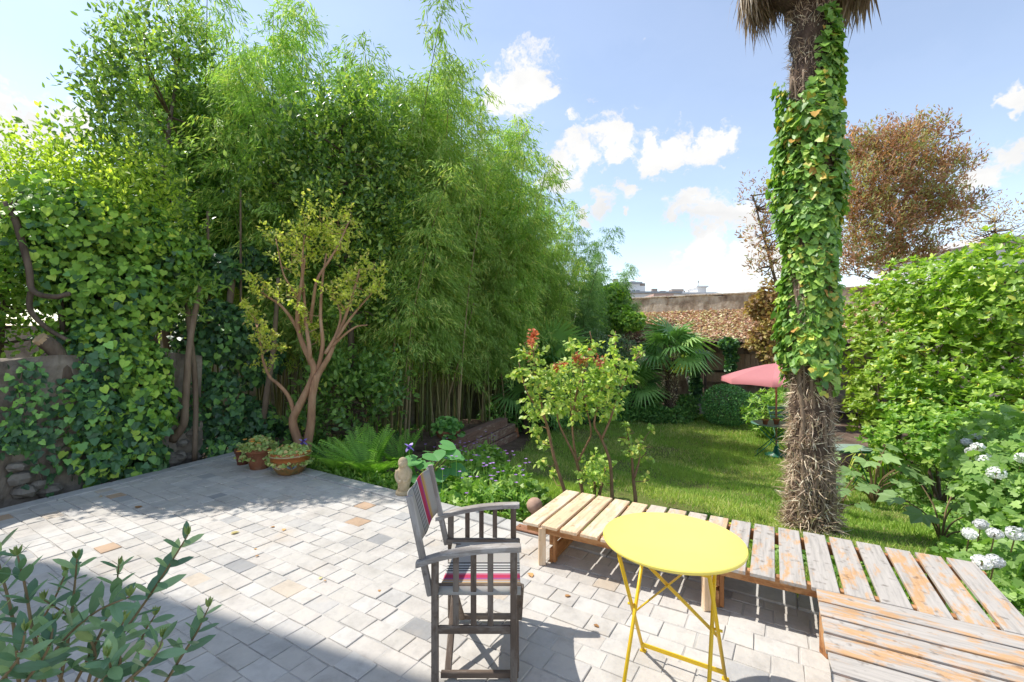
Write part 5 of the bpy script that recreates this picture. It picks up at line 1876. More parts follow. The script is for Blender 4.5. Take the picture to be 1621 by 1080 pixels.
laurel('tallest glossy laurel with a pointed leader above the ivy', [pb(209, 82, 6.15, 0.20, 0.52), pb(194, 262, 6.15, 0.46, 0.69), pb(179, 162, 6.15, 0.25, 0.43), pb(219, 352, 6.05, 0.49, 0.69), pb(268, 182, 7.75, 0.38, 0.77), pb(283, 102, 7.75, 0.28, 0.60), pb(318, 202, 7.85, 0.30, 0.60), pb(258, 442, 7.65, 0.59, 0.60)], 15000, tuple(ground_at(235, 6.2)), size=0.078, full=0.12)
laurel('dark laurel filling the gap between ivy and bamboo', [pb(300, 300, 8.05, 0.66, 0.88), pb(330, 230, 8.45, 0.55, 0.88), pb(330, 380, 8.25, 0.66, 0.66), pb(290, 420, 8.15, 0.55, 0.66), pb(360, 300, 8.35, 0.55, 0.77)], 9000, tuple(ground_at(320, 8.3)), size=0.085)
laurel('dark laurel with pale new shoots before the bamboo', [pb(480, 240, 7.4, .55, .7), pb(540, 210, 7.5, .5, .8), pb(590, 260, 7.6, .45, .7), pb(520, 330, 7.4, .65, .7), pb(570, 370, 7.5, .6, .7), pb(610, 330, 7.7, .4, .6), pb(500, 430, 7.5, .6, .5), pb(580, 470, 7.6, .55, .55), pb(440, 300, 7.3, .5, .6)], 15000, tuple(ground_at(550, 7.5)), size=0.085)
laurel('low evergreen laurel under the bamboo behind the fern', [pb(540, 620, 7.2, .45, .45), pb(580, 650, 7.1, .45, .4), pb(600, 610, 7.4, .35, .4), pb(500, 680, 6.9, .35, .25)], 2800, tuple(ground_at(555, 7.2)), size=0.10, name='laurel_shrub', cat='shrub')
laurel('yellow-green sunlit bush showing over the ivy mound', [pb(30, 298, 5.75, 0.38, 0.42), pb(100, 308, 5.85, 0.34, 0.51), pb(190, 318, 5.65, 0.42, 0.47), pb(215, 348, 5.55, 0.38, 0.42), pb(140, 338, 5.75, 0.38, 0.34), pb(60, 348, 5.55, 0.46, 0.34)], 9000, tuple(at(120, 560, 5.8)[:2]) + (-0.2,), m='lf_yellow', size=0.062, name='shrub', cat='shrub', full=0.4)
laurel('loose mid-green bush leaning over the bare wall', [pb(10, 440, 5.7, .55, .5), pb(30, 520, 5.6, .45, .35), pb(-60, 420, 5.8, .8, .8), pb(70, 500, 5.8, .35, .35), pb(-90, 400, 5.8, .8, .6), pb(-150, 440, 5.6, .8, .8), pb(60, 450, 5.6, .4, .4), pb(25, 380, 5.8, .35, .4)], 10500, (-6.6, 5.7, -0.2), m='lf_herb', size=0.08, name='shrub', cat='shrub', full=0.4)

# ---- bamboo
def bamboo_proto(seed, m_leaf, dry=0):
    rs = np.random.default_rng(seed)
    random.seed(seed)
    t = thing('bamboo', 'x', 'bamboo')
    P, TIP, NR, RN = [], [], [], []
    H = 7.0
    for c in range(8):
        bx, by = rs.normal() * 0.32, rs.normal() * 0.28
        lean = rs.normal(size=2) * 0.27
        h = H * rs.uniform(0.72, 1.0)
        pts, rad = [], []
        nseg = 24
        for i in range(nseg + 1):
            q = i / nseg
            bend = q ** 2.6
            p = np.array([bx + lean[0] * q + lean[0] * 1.6 * bend, by + lean[1] * q + lean[1] * 1.6 * bend, h * (q - 0.05 * bend)])
            pts.append(p)
            rad.append(0.019 * (1 - 0.85 * q) + 0.002)
        # nodes: slight swellings
        vp, vr = [], []
        for i in range(nseg + 1):
            vp.append(pts[i]); vr.append(rad[i] * 1.22)
            if i < nseg:
                d = pts[i + 1] - pts[i]
                vp.append(pts[i] + d * 0.06); vr.append(rad[i])
                vp.append(pts[i] + d * 0.94); vr.append(rad[i + 1])
        MB().tube([Vector(v) for v in vp], vr, 6).build('cane', M['culm_dry'] if c < dry else M['culm'], t, True)
        if c < dry:
            continue
        for i in range(6, nseg + 1):
            q = i / nseg
            if q < 0.31:
                continue
            nb = 4 if q < 0.9 else 5
            for b in range(nb):
                a = rs.uniform(0, 2 * math.pi)
                L = rs.uniform(0.35, 0.85) * (1.15 - 0.65 * q) + 0.14
                up = rs.uniform(0.2, 0.9)
                d0 = np.array([math.cos(a), math.sin(a), up])
                nl = int(56 * L / 0.5 * (1.1 - 0.4 * q))
                s = rs.random(nl) ** 0.8
                pos = pts[i] + d0 * (s * L)[:, None] + np.array([0, 0, -1]) * (s ** 2 * L * 0.75)[:, None] + rs.normal(size=(nl, 3)) * 0.05
                tip = d0 * np.array([1, 1, 0.2]) * 0.75 + np.array([0, 0, -0.75]) + rs.normal(size=(nl, 3)) * 0.45
                P.append(pos); TIP.append(tip); NR.append(rs.normal(size=(nl, 3)) * 0.6 + np.array([0, 0, 0.8]))
                RN.append(np.clip(rs.random() * 0.5 + rs.random(nl) * 0.5, 0, 0.999))
    P, TIP, NR, RN = map(np.concatenate, (P, TIP, NR, RN))
    T = (T_NARROW[0] * np.array([1.0, 1, 1]), T_NARROW[1])
    o = link('foliage', leaf_mesh('bamboo_foliage', T, P, TIP, NR, 0.10 + 0.07 * rs.random(len(P)), m_leaf, RN), t)
    o['kind'] = 'stuff'
    note_kids(t)
    return t


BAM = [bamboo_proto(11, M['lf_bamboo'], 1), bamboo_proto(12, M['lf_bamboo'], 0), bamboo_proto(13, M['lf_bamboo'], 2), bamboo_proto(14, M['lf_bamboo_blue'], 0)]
used = set()
BLAB = 'tall leafy green bamboo clump in the long screen beside the lawn'
bam_spots = [  # column, distance, height of the tips in the picture, kind
    (340, 9.0, 22, 0), (395, 9.3, 0, 1), (450, 8.9, 25, 2), (535, 8.5, 30, 1), (580, 9.3, 75, 2), (628, 9.0, 48, 0), (665, 9.6, 75, 1),
    (425, 8.6, 150, 1), (505, 8.2, 170, 0), (610, 8.4, 220, 2), (660, 9.0, 170, 1), (700, 10.0, 150, 2), (735, 10.6, 165, 0), (690, 9.6, 260, 0), (745, 10.2, 290, 1), (770, 11.2, 180, 1), (800, 11.6, 215, 2),
    (790, 10.9, 320, 0), (832, 12.4, 245, 0), (825, 11.6, 350, 1), (862, 13.2, 300, 1), (850, 12.3, 390, 2)]
for i, (px, Y, py, kind) in enumerate(bam_spots):
    o = BAM[kind] if kind not in used else copy_tree(BAM[kind])
    used.add(kind)
    g = ground_at(px, Y)
    s = (CAM_H + (540 - py) * Y / F - g.z) / 6.6
    o.location = g
    o.rotation_euler = (0, 0, i * 1.7)
    o.scale = (0.55 + 0.4 * s, 0.55 + 0.4 * s, s)
    where = ('behind the lime-leaved tree' if px < 470 else 'behind the large fern' if px < 620 else 'behind the clay bowl on the sleeper bed' if px < 715 else 'behind the sleeper bed and cranesbills' if px < 795 else 'next to the low dark fan palms')
    tag(o, 'tall leafy green bamboo clump ' + where, 'bamboo', 'bamboo ' + where)
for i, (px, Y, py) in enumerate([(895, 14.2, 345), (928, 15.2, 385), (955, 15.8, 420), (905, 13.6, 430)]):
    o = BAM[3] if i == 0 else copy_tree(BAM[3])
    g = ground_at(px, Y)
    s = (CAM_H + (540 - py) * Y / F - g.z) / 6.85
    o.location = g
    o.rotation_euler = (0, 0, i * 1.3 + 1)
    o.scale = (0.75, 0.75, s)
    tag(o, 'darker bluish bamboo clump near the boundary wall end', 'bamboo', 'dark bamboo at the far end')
random.seed(21)
# dry cane stubs leaning among the bamboo
for i, (pts, Y) in enumerate((([(640, 700), (650, 560), (665, 440)], 8.3), ([(700, 660), (730, 560), (750, 480)], 9.4), ([(620, 690), (622, 600), (628, 470)], 8.0), ([(762, 640), (775, 560), (795, 470)], 10.4), ([(725, 650), (728, 560), (733, 470)], 9.7))):
    path = pix_path(pts, Y, 5)
    path[0].z = float(gz(path[0].x, path[0].y)) - 0.03
    t = thing('bamboo_cane', 'dry straw-coloured dead cane standing in front of bamboo', 'bamboo', path[0], 'dead canes in the bamboo screen')
    MB().tube(path, lerp_list(.022, .014, len(path)), 7).build('cane', M['culm_dry'], t, True)
    for q in path[1::2]:
        MB().lathe([(.018, -.01), (.026, 0), (.018, .01)], q, 8, False).build('node', M['culm_dry'], t)

# ---- crape myrtle
def build_myrtle():
    Y = 6.25
    z7 = lambda pts: [(360 + x / 2.4556, 320 + y / 2.4556) for x, y in pts]
    b = at(482, 704, Y)
    t = thing('ornamental_tree', 'lime-leaved small tree with twisting cinnamon trunks behind the pots', 'tree', (b.x, b.y, -0.15))
    stems = [([(288, 960), (255, 860), (275, 800), (325, 700), (335, 640), (300, 570), (275, 490), (275, 400), (290, 300), (300, 220)], .062, .016),
             ([(308, 960), (325, 860), (330, 760), (345, 690), (360, 660), (395, 600), (415, 550), (450, 470), (490, 350), (515, 260)], .062, .012),
             ([(262, 835), (240, 760), (200, 710), (165, 680), (140, 620), (130, 560), (115, 490)], .03, .01),
             ([(322, 625), (270, 490), (215, 410), (160, 370), (130, 350)], .032, .009),
             ([(322, 630), (318, 560), (305, 470), (297, 350), (290, 250), (300, 130)], .032, .010),
             ([(345, 680), (370, 560), (362, 440), (370, 300), (385, 200)], .034, .010),
             ([(322, 470), (335, 380), (350, 300), (400, 220), (440, 150), (470, 80)], .026, .008),
             ([(408, 560), (450, 520), (500, 485), (545, 478)], .022, .008),
             ([(380, 590), (420, 520), (440, 450), (430, 400), (400, 360)], .024, .008),
             ([(425, 530), (480, 450), (530, 390), (575, 340)], .022, .007),
             ([(280, 380), (240, 320), (215, 270), (190, 150)], .018, .006)]
    allp = []
    for k, (pts, r0, r1) in enumerate(stems):
        path = pix_path(z7(pts), Y, 5, 0.10 if k > 1 else 0.03)
        if k < 2:
            path[0].z = -0.16
        MB().tube(path, lerp_list(r0, r1, len(path)), 9).build('trunk' if k < 2 else 'limb', M['bark_cm'], t, True)
        allp += path
    cl = [(480, 70, .14), (430, 90, .16), (360, 70, .15), (300, 110, .18), (250, 130, .15), (340, 150, .18), (400, 170, .16), (270, 190, .18), (330, 220, .16), (190, 150, .10), (215, 190, .12), (420, 220, .12), (250, 250, .13), (440, 180, .1),
          (140, 350, .13), (190, 360, .14), (230, 370, .1), (110, 330, .08), (500, 270, .14), (540, 300, .15), (570, 260, .1), (520, 340, .15), (480, 370, .13), (560, 360, .12), (440, 400, .12), (590, 330, .07), (470, 300, .1),
          (130, 530, .12), (160, 570, .12), (120, 480, .1), (190, 580, .09), (140, 640, .1), (170, 520, .08), (75, 415, .06), (100, 440, .07), (300, 470, .09), (340, 500, .08), (290, 430, .07), (410, 360, .1), (350, 540, .06), (400, 120, .12), (460, 120, .1)]
    C = [(at(360 + x / 2.4556, 320 + y / 2.4556, Y + random.uniform(-.28, .28)), r) for x, y, r in cl]
    mb = MB()
    twigs(mb, allp, [c for c, r in C], 0.008, 0.003, 4, 0.05)
    P = []
    for c, r in C:
        n_ = int(30 + 800 * r)
        # sprays: short shoots carrying leaves
        for s in range(max(6, int(62 * r))):
            d = unit(rng.normal(size=(1, 3)) * np.array([[.8, .8, .5]]) + np.array([[0, 0, 0.9]]))[0]
            L = r * (0.7 + 1.7 * rng.random())
            q = np.linspace(0.1, 1, 15)[:, None]
            P.append(np.array(tuple(c)) + d * q * L + rng.normal(size=(15, 3)) * 0.014 + rng.normal(size=3) * r * .6)
        mb.tube([c, c + Vector((0, 0, r))], .003, 4)
    mb.build('twigs', M['bark_cm'], t)['kind'] = 'stuff'
    P = np.concatenate(P)
    N = unit(rng.normal(size=P.shape) + np.array([0, -0.2, 0.9]))
    tip, nr = scatter_dirs(N, 0.15, 0.3, 1.2)
    o = link('foliage', leaf_mesh('foliage', T_OVAL, P, tip, nr, 0.04 + 0.025 * rng.random(len(P)), M['lf_cm']), t)
    o['kind'] = 'stuff'


build_myrtle()

# ---- roses behind the bench
def rose(label, stems, Y, clusters, red, group=None):
    z8 = lambda q: (800 + q[0] / 2.841, 440 + q[1] / 2.841)
    p0 = at(*z8(stems[0][0]), Y)
    t = thing('rose_bush', label, 'rose', (p0.x, p0.y, float(gz(p0.x, p0.y))), group)
    allp = []
    for k, pts in enumerate(stems):
        path = pix_path([z8(q) for q in pts], Y, 5, 0.04)
        if k == 0 or pts[0][1] > 930:
            path.insert(0, Vector((path[0].x, path[0].y, float(gz(path[0].x, path[0].y)) - 0.02)))
        r0 = 0.021 if pts[0][1] > 900 else 0.014
        MB().tube(path, lerp_list(r0, 0.005, len(path)), 7).build('stem', M['rose_stem'], t, True)
        allp += path
    mb = MB()
    P, RP = [], []
    for cl, tgt in ((clusters, P), (red, RP)):
        for x, y, n_, r in cl:
            c = at(*z8((x, y)), Y + random.uniform(-.3, .3))
            twigs(mb, allp, [c], 0.005, 0.002, 4, 0.05)
            for s in range(int(n_ * 1.35)):
                d = unit(rng.normal(size=(1, 3)) + np.array([[0, -.15, 0.35]]))[0]
                a = np.array(tuple(c)) + d * r * (0.5 + rng.random())
                # five leaflets on one stalk
                sd = unit(np.cross(d, rng.normal(size=3))[None])[0]
                for q in (0.0, 0.035, 0.035, 0.075, 0.075):
                    tgt.append((a - d * q + sd * (0.02 if q else 0) * random.choice((-1, 1)), d * 0.6 + sd * random.uniform(-1, 1) + np.array([0, 0, -0.35])))
    mb.build('twigs', M['rose_stem'], t)['kind'] = 'stuff'
    for tgt, m, nm in ((P, 'lf_rose', 'foliage'), (RP, 'lf_rose_red', 'young_shoots')):
        if tgt:
            p = np.array([a for a, _ in tgt]); tp_ = np.array([b for _, b in tgt])
            nr = unit(rng.normal(size=p.shape) * 0.5 + np.array([0.0, -0.25, 0.9]))
            o = link(nm, leaf_mesh(nm, T_WIDE, p, tp_, nr, (0.038 + 0.022 * rng.random(len(p))) * (0.7 if m == 'lf_rose_red' else 1), M[m]), t)
            o['kind'] = 'stuff'
    return t


rose('rose bush with red young shoots at the bed side of the row', [[(265, 955), (225, 830), (195, 700), (170, 600), (140, 470), (125, 330)], [(215, 790), (180, 640), (100, 520), (60, 380)]], 4.7,
     [(90, 340, 8, .09), (150, 360, 9, .10), (60, 420, 8, .08), (120, 450, 14, .12), (170, 480, 14, .12), (110, 530, 13, .12), (160, 580, 14, .12), (120, 620, 8, .10), (200, 560, 12, .12), (140, 690, 8, .08), (170, 750, 6, .06), (165, 830, 6, .05), (210, 880, 5, .05), (200, 430, 12, .12), (130, 300, 4, .06)],
     [(120, 290, 8, .06), (125, 250, 6, .035), (95, 350, 3, .03)])
rose('forked rose bush with many pale leaves in middle of the row', [[(345, 960), (320, 825), (280, 740), (240, 650), (230, 560)], [(320, 830), (305, 720), (300, 640), (290, 500)], [(325, 825), (365, 750), (385, 690), (360, 560), (340, 400)], [(300, 640), (330, 480), (390, 330), (380, 240)]], 4.85,
     [(230, 480, 14, .13), (270, 430, 15, .14), (310, 400, 15, .13), (350, 440, 16, .14), (250, 540, 15, .13), (300, 560, 14, .13), (350, 520, 16, .14), (400, 470, 14, .13), (330, 600, 10, .11), (240, 600, 10, .10), (400, 400, 12, .12), (300, 320, 8, .09), (390, 560, 12, .12), (400, 300, 6, .07), (360, 330, 8, .08), (220, 400, 8, .09)],
     [(350, 370, 9, .06), (320, 360, 6, .05), (385, 335, 5, .04), (260, 385, 3, .03), (230, 400, 4, .04)])
rose('rose bush with long bare leader towards the lawn', [[(480, 985), (470, 830), (430, 720), (400, 660), (420, 560), (450, 430)], [(435, 720), (470, 640), (510, 520), (560, 420), (605, 330)], [(450, 560), (490, 400), (495, 240)]], 4.7,
     [(430, 500, 13, .13), (470, 470, 13, .12), (500, 520, 12, .11), (440, 580, 12, .12), (490, 590, 11, .10), (540, 470, 8, .09), (570, 400, 8, .07), (600, 340, 7, .06), (480, 400, 10, .10), (500, 330, 7, .08), (440, 430, 12, .12), (540, 380, 5, .06), (460, 630, 7, .08), (560, 450, 5, .05), (495, 270, 4, .05)],
     [(430, 380, 5, .05), (405, 365, 4, .04)])
rose('stunted thin rose with yellowing leaves beside the palm side lawn', [[(585, 990), (575, 900), (570, 820), (560, 760), (550, 700)], [(580, 900), (600, 830), (610, 760)]], 4.6,
     [(555, 720, 6, .08), (600, 760, 6, .08), (620, 800, 6, .07), (560, 790, 4, .06), (660, 680, 3, .05), (545, 660, 3, .05), (640, 900, 3, .05)], [])
rose('low green shrubby rose at the foot of the row', [[(400, 985), (400, 900), (390, 830)], [(420, 985), (440, 900), (450, 860)]], 4.95,
     [(380, 840, 12, .10), (420, 830, 12, .10), (450, 860, 10, .10), (370, 890, 12, .10), (420, 890, 14, .12), (460, 910, 10, .09), (400, 940, 10, .09)], [])

# ---- fan palm by the shed, low fan palms behind
def fan_palm(label, px, Y, zc, s, n, trunk=True, low=-0.5):
    g = ground_at(px, Y)
    t = thing('fan_palm', label, 'palm tree', g)
    c = Vector((g.x, g.y, zc))
    if trunk:
        prof = [(0.17 - 0.02 * i / 14 + 0.016 * (i % 2), (zc - g.z - 0.1) * i / 14) for i in range(15)]
        tr = MB().lathe(prof, g, 14).build('trunk', M['palm_core'], t)
        k = 900
        a = rng.random(k) * 6.283
        z = g.z + (zc - g.z) * rng.random(k)
        N = np.stack([np.cos(a), np.sin(a), np.zeros(k)], 1)
        P = np.array([g.x, g.y, 0]) + N * 0.15
        P[:, 2] = z
        o = link('fibre', leaf_mesh('fibre', (T_STRAND[0] * np.array([2.5, 1, 1]), T_STRAND[1]), P, N * 0.7 + np.array([0, 0, 0.6]) + rng.normal(size=(k, 3)) * .3, N, 0.12, M['fibre']), tr)
        o['kind'] = 'stuff'
    else:
        MB().lathe([(0.12, 0), (0.1, zc - g.z), (0.03, zc - g.z + .1)], g, 10).build('stem', M['palm_core'], t)
    me = fan_frond()
    for i in range(n):
        a = i * 2.399 + 0.3
        el = low + (1.25 - low) * ((i + 0.5) / n)
        d = Vector((math.cos(a) * math.cos(el), math.sin(a) * math.cos(el), math.sin(el)))
        place_frond(t, me, c, d, s * random.uniform(0.85, 1.08), roll=random.uniform(-.3, .3))


fan_palm('short trunked fan palm standing before the shed', 1063, 12.6, 1.22, 1.28, 20)
fan_palm('low dark fan palm under the bamboo end', 872, 11.8, 0.75, 1.6, 16, False, -0.35)
fan_palm('low dark fan palm between bamboo and shed', 1000, 13.2, 0.2, 1.3, 14, False, -0.35)
fan_palm('small dark fan palm beside the sleeper bed', 835, 11.0, 0.05, 1.2, 12, False, -0.35)

# ---- shrubs at the back
def shrub(name, label, cat, blobs, n, m, size, T=T_OVAL, wk=0, base=None, shell=0.35, rough=0.14, group=None, stem='bark', stems=True, freq=3.0, droop=0.25, full=0.1):
    lowz = min(b[2] - b[5] for b in blobs)
    cx = sum(b[0] for b in blobs) / len(blobs); cy = sum(b[1] for b in blobs) / len(blobs)
    base = base or (cx, cy, float(gz(cx, cy)))
    t = thing(name, label, cat, base, group)
    P, N = blob_points(blobs, n // max(1, wk), shell, rough, freq, full)
    ok = P[:, 2] > gz(P[:, 0], P[:, 1]) + 0.01
    P, N = P[ok], N[ok]
    C = P
    if wk:
        P, tip, nr = whorls(P, N, wk)
        rr = np.clip(np.tile(rng.random(len(C)), wk) * 0.5 + rng.random(len(P)) * 0.5, 0, .999)
    else:
        tip, nr = scatter_dirs(N, droop)
        rr = None
    o = link('foliage', leaf_mesh('foliage', T, P, tip, nr, size * (0.7 + 0.6 * rng.random(len(P))), M[m], rr), t)
    o['kind'] = 'stuff'
    if stems:
        mb = MB()
        for b in blobs:
            q = smooth_path([Vector(base), Vector((base[0] * .4 + b[0] * .6, base[1] * .4 + b[1] * .6, base[2] * .5 + b[2] * .5)), Vector(b[:3])], 4)
            mb.tube(q, lerp_list(0.03, 0.012, len(q)), 6)
            twigs(mb, q, [tuple(c) for c in C[rng.integers(0, len(C), 8)] if (Vector(c) - q[-1]).length < 1.4 * max(b[3:])], 0.012, 0.004, 5)
        mb.build('stems', M[stem], t, True)['kind'] = 'stuff'
    return t


def gb(px, Y, h, r, rz=None, ry=None):
    """ball of leaves centred h above the ground"""
    g = ground_at(px, Y)
    return (g.x, g.y, g.z + h, r, ry or r, rz or r)


shrub('box_ball', 'round clipped dark green box bush at the shed front', 'shrub', [gb(1150, 12.0, .52, .62, .56), gb(1180, 12.2, .42, .42, .44)], 9000, 'lf_box', 0.05, shell=0.2, rough=0.04)
shrub('shrub', 'light green shrub growing behind the green table', 'shrub', [gb(1212, 10.4, .55, .45, .5), gb(1232, 10.2, .5, .45, .5), gb(1245, 10.6, .8, .4, .5)], 2600, 'lf_herb', 0.11, T_LANCE, 5)
shrub('shrub', 'grey-white variegated shrub beyond the roses', 'shrub', [gb(940, 13.4, 1.7, .7, .8), gb(965, 13.8, 1.3, .7, .9), gb(925, 13.2, 1.1, .6, .8), gb(985, 14.2, 1.9, .5, .5)], 6500, 'lf_white', 0.075)
shrub('ivy_bush', 'bright ivy heaped over the end of the boundary wall', 'ivy', [pb(968, 478, 15.8, .62, .6), pb(955, 500, 15.6, .6, .5), pb(978, 500, 15.4, .5, .4), pb(1000, 508, 15.0, .45, .28), pb(940, 520, 15.4, .6, .5), pb(975, 462, 16.0, .4, .28)], 5000, 'lf_ivy', 0.10, T_HEART, base=tuple(ground_at(968, 15.9)))
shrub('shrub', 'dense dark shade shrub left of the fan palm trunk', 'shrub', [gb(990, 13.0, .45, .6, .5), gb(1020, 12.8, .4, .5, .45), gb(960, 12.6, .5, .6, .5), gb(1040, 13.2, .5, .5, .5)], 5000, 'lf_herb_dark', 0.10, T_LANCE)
shrub('shrub', 'dark leafy shrub at the fan palm foot beside the slab', 'shrub', [gb(1082, 12.6, .35, .35, .4),  gb(1040, 12.3, .2, .4, .25), gb(1072, 12.2, .18, .4, .25)], 4200, 'lf_herb_dark', 0.085)
shrub('ivy_column', 'ivy hanging round the middle shed post', 'ivy', [pb(1158, 558, 13.2, .15, .32), pb(1156, 580, 13.2, .11, .2), pb(1152, 545, 13.2, .22, .14)], 700, 'lf_ivy_dark', 0.10, T_HEART, base=tuple(ground_at(1155, 13.2)))
shrub('ivy_column', 'ivy climbing the shed post behind the fan palm', 'ivy', [pb(1098, 545, 13.4, .2, .22), pb(1100, 580, 13.4, .14, .45), pb(1101, 615, 13.4, .16, .5)], 1200, 'lf_ivy_dark', 0.10, T_HEART, base=tuple(ground_at(1103, 13.4)))
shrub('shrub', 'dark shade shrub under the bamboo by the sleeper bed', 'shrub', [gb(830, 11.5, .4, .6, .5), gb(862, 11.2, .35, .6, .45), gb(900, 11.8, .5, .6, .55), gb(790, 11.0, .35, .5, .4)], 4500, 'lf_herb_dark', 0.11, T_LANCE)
# yellow flower cluster by the fan palm
yf = at(1075, 580, 12.2)
t = thing('yellow_flowers', 'bunch of yellow flowers hanging beside the fan palm trunk', 'flowers', yf)
P = np.array(tuple(yf)) + rng.normal(size=(70, 3)) * np.array([.13, .08, .09])
tip, nr = scatter_dirs(unit(rng.normal(size=P.shape)), .4)
link('petals', leaf_mesh('petals', T_WIDE, P, tip, nr, 0.09, M['fl_yellow']), t)
MB().tube([yf, yf + Vector((-.2, .1, .12))], .012, 5).build('stalk', M['twig'], t)

# ---- bronze leaved tree and its neighbours
laurel('large bronze and copper leaved tree behind the palm', [pb(1400, 250, 11.5, 0.88, 0.58), pb(1450, 230, 11.8, 0.64, 0.50), pb(1370, 300, 11.3, 0.72, 0.65), pb(1440, 310, 11.6, 0.88, 0.65), pb(1500, 270, 12, 0.56, 0.36), pb(1400, 370, 11.2, 0.80, 0.58), pb(1480, 340, 11.6, 0.64, 0.50), pb(1360, 410, 11.0, 0.56, 0.50), pb(1440, 410, 11.2, 0.64, 0.43), pb(1530, 330, 12, 0.32, 0.25), pb(1350, 240, 11.6, 0.40, 0.36), pb(1350, 340, 11.2, 0.48, 0.50)], 34000, tuple(ground_at(1395, 11.3)), m='lf_red', size=0.10, T=T_LANCE, clus=12, spread=0.13, full=0.15, clump=0.8, name='bronze_leaved_tree')
laurel('sparse brown-leaved tree left of the palm above the shed', [pb(1192, 310, 11.5, .28, .4), pb(1205, 370, 11.4, .38, .5), pb(1225, 330, 11.6, .35, .6), pb(1210, 430, 11.3, .35, .35), pb(1232, 400, 11.4, .4, .7)], 1900, tuple(ground_at(1250, 11.6)), m='lf_red', size=0.10, T=T_LANCE, clus=7, spread=0.13, name='bronze_leaved_tree')
shrub('climber', 'ochre brown climber sprawling over the shed roof corner', 'climber', [pb(1200, 485, 12.2, .32, .35), pb(1218, 470, 12.0, .35, .5), pb(1208, 530, 11.9, .35, .3), pb(1228, 560, 11.7, .38, .28), pb(1195, 545, 12.0, .3, .12), pb(1232, 510, 11.8, .4, .4)], 2400, 'lf_brown', 0.10, T_WIDE, base=tuple(ground_at(1232, 12.0)), shell=0.6, rough=0.25)
laurel('thin grey bare-looking tree by the white walled house', [pb(1540, 375, 14, .7, .4), pb(1590, 370, 14, .9, .5), pb(1575, 350, 14.5, .6, .3)], 1300, tuple(ground_at(1575, 14)), m='lf_brown', size=0.09, T=T_LANCE, clus=5, spread=0.2, name='bare_tree')

# ---- bright pittosporum hedge on the right
PIT = 'broad bright green pittosporum bush '
shrub('pittosporum', PIT + 'next to the palm trunk', 'shrub', [pb(1395, 500, 8.3, .75, .6), pb(1440, 520, 7.8, .9, .9), pb(1385, 580, 7.9, .65, .75), pb(1420, 620, 7.4, .7, .6), pb(1385, 650, 7.6, .5, .45)], 9500, 'lf_pitt', 0.085, T_OVAL, 6, base=tuple(ground_at(1420, 8.0)), rough=0.2)
shrub('pittosporum', PIT + 'in the middle of the hedge', 'shrub', [pb(1500, 470, 7.0, .8, .65), pb(1460, 450, 7.6, .6, .45), pb(1540, 500, 6.6, .8, .7), pb(1480, 570, 6.7, .75, .6), pb(1540, 610, 6.2, .7, .4), pb(1500, 650, 6.2, .55, .35)], 11500, 'lf_pitt', 0.085, T_OVAL, 6, base=tuple(ground_at(1515, 7.0)), rough=0.2)
shrub('pittosporum', PIT + 'with open brown stems at the hedge end', 'shrub', [pb(1590, 440, 6.2, .8, .5), pb(1660, 450, 5.8, 1.0, .75), pb(1590, 500, 6.0, .7, .35), pb(1690, 560, 5.6, .8, .9), pb(1620, 630, 5.4, .5, .3)], 9000, 'lf_pitt', 0.085, T_OVAL, 6, base=tuple(ground_at(1640, 6.0)), rough=0.2)
shrub('pittosporum', PIT + 'low growth filling under the hedge', 'shrub', [pb(1460, 690, 6.0, .5, .4), pb(1520, 700, 5.6, .55, .4), pb(1420, 700, 6.4, .4, .3), pb(1580, 700, 5.2, .55, .45), pb(1480, 650, 6.3, .5, .4)], 6000, 'lf_herb', 0.075, T_OVAL, 5, rough=0.2)

# strappy plant with drooping yellow-green blades
g = ground_at(1392, 7.0)
t = thing('strappy_plant', 'strap-leaved clump with arching yellow-striped blades under the hedge', 'plant', g)
for i in range(34):
    a = random.uniform(0, 6.283)
    L = random.uniform(0.5, 0.85)
    h = random.uniform(0.5, 0.8)
    o_ = Vector((math.cos(a), math.sin(a), 0))
    s_ = Vector((-math.sin(a), math.cos(a), 0))
    c0 = Vector((g.x, g.y, g.z + 0.25))
    pts = [c0 + o_ * (L * q) + Vector((0, 0, h * (1.9 * q - 2.1 * q * q))) for q in (0, .25, .5, .75, 1)]
    vs = []
    for q, w in zip(pts, (.012, .016, .016, .011, .002)):
        vs += [q + s_ * w, q - s_ * w]
    MB().add(vs, [(2 * j, 2 * j + 1, 2 * j + 3, 2 * j + 2) for j in range(4)]).build('blade', M['lf_yellow'] if i % 3 else M['lf_herb'], t, True)
MB().lathe([(0.06, 0), (0.08, .2), (.03, .3)], g, 8).build('stem', M['twig'], t)


# ---- big leaved plants
def broad_plant(name, label, base, spots, m, T, size, stem_m='twig', cat='plant', tilt=0.6):
    t = thing(name, label, cat, base)
    b = Vector(base)
    P, TP, NR, S = [], [], [], []
    for x, y, z, s in spots:
        e = b + Vector((x, y, z))
        path = smooth_path([b, b + Vector((x * .3, y * .3, z * .6)), e], 4)
        MB().tube(path, lerp_list(.010, .005, len(path)), 6).build('stalk', M[stem_m], t)
        out = Vector((x, y, 0))
        out = out.normalized() if out.length > 1e-3 else Vector((0, -1, 0))
        P.append(tuple(e)); TP.append((out.x + random.uniform(-.3, .3), out.y - 0.15, -0.25 + random.uniform(-.2, .15))); NR.append((out.x * tilt * .6, out.y * tilt * .6 - 0.35, 1)); S.append(s * size)
    leaf_objects(t, 'leaf', T, M[m], np.array(P), np.array(TP), np.array(NR), np.array(S), name + '_leaf')
    return t


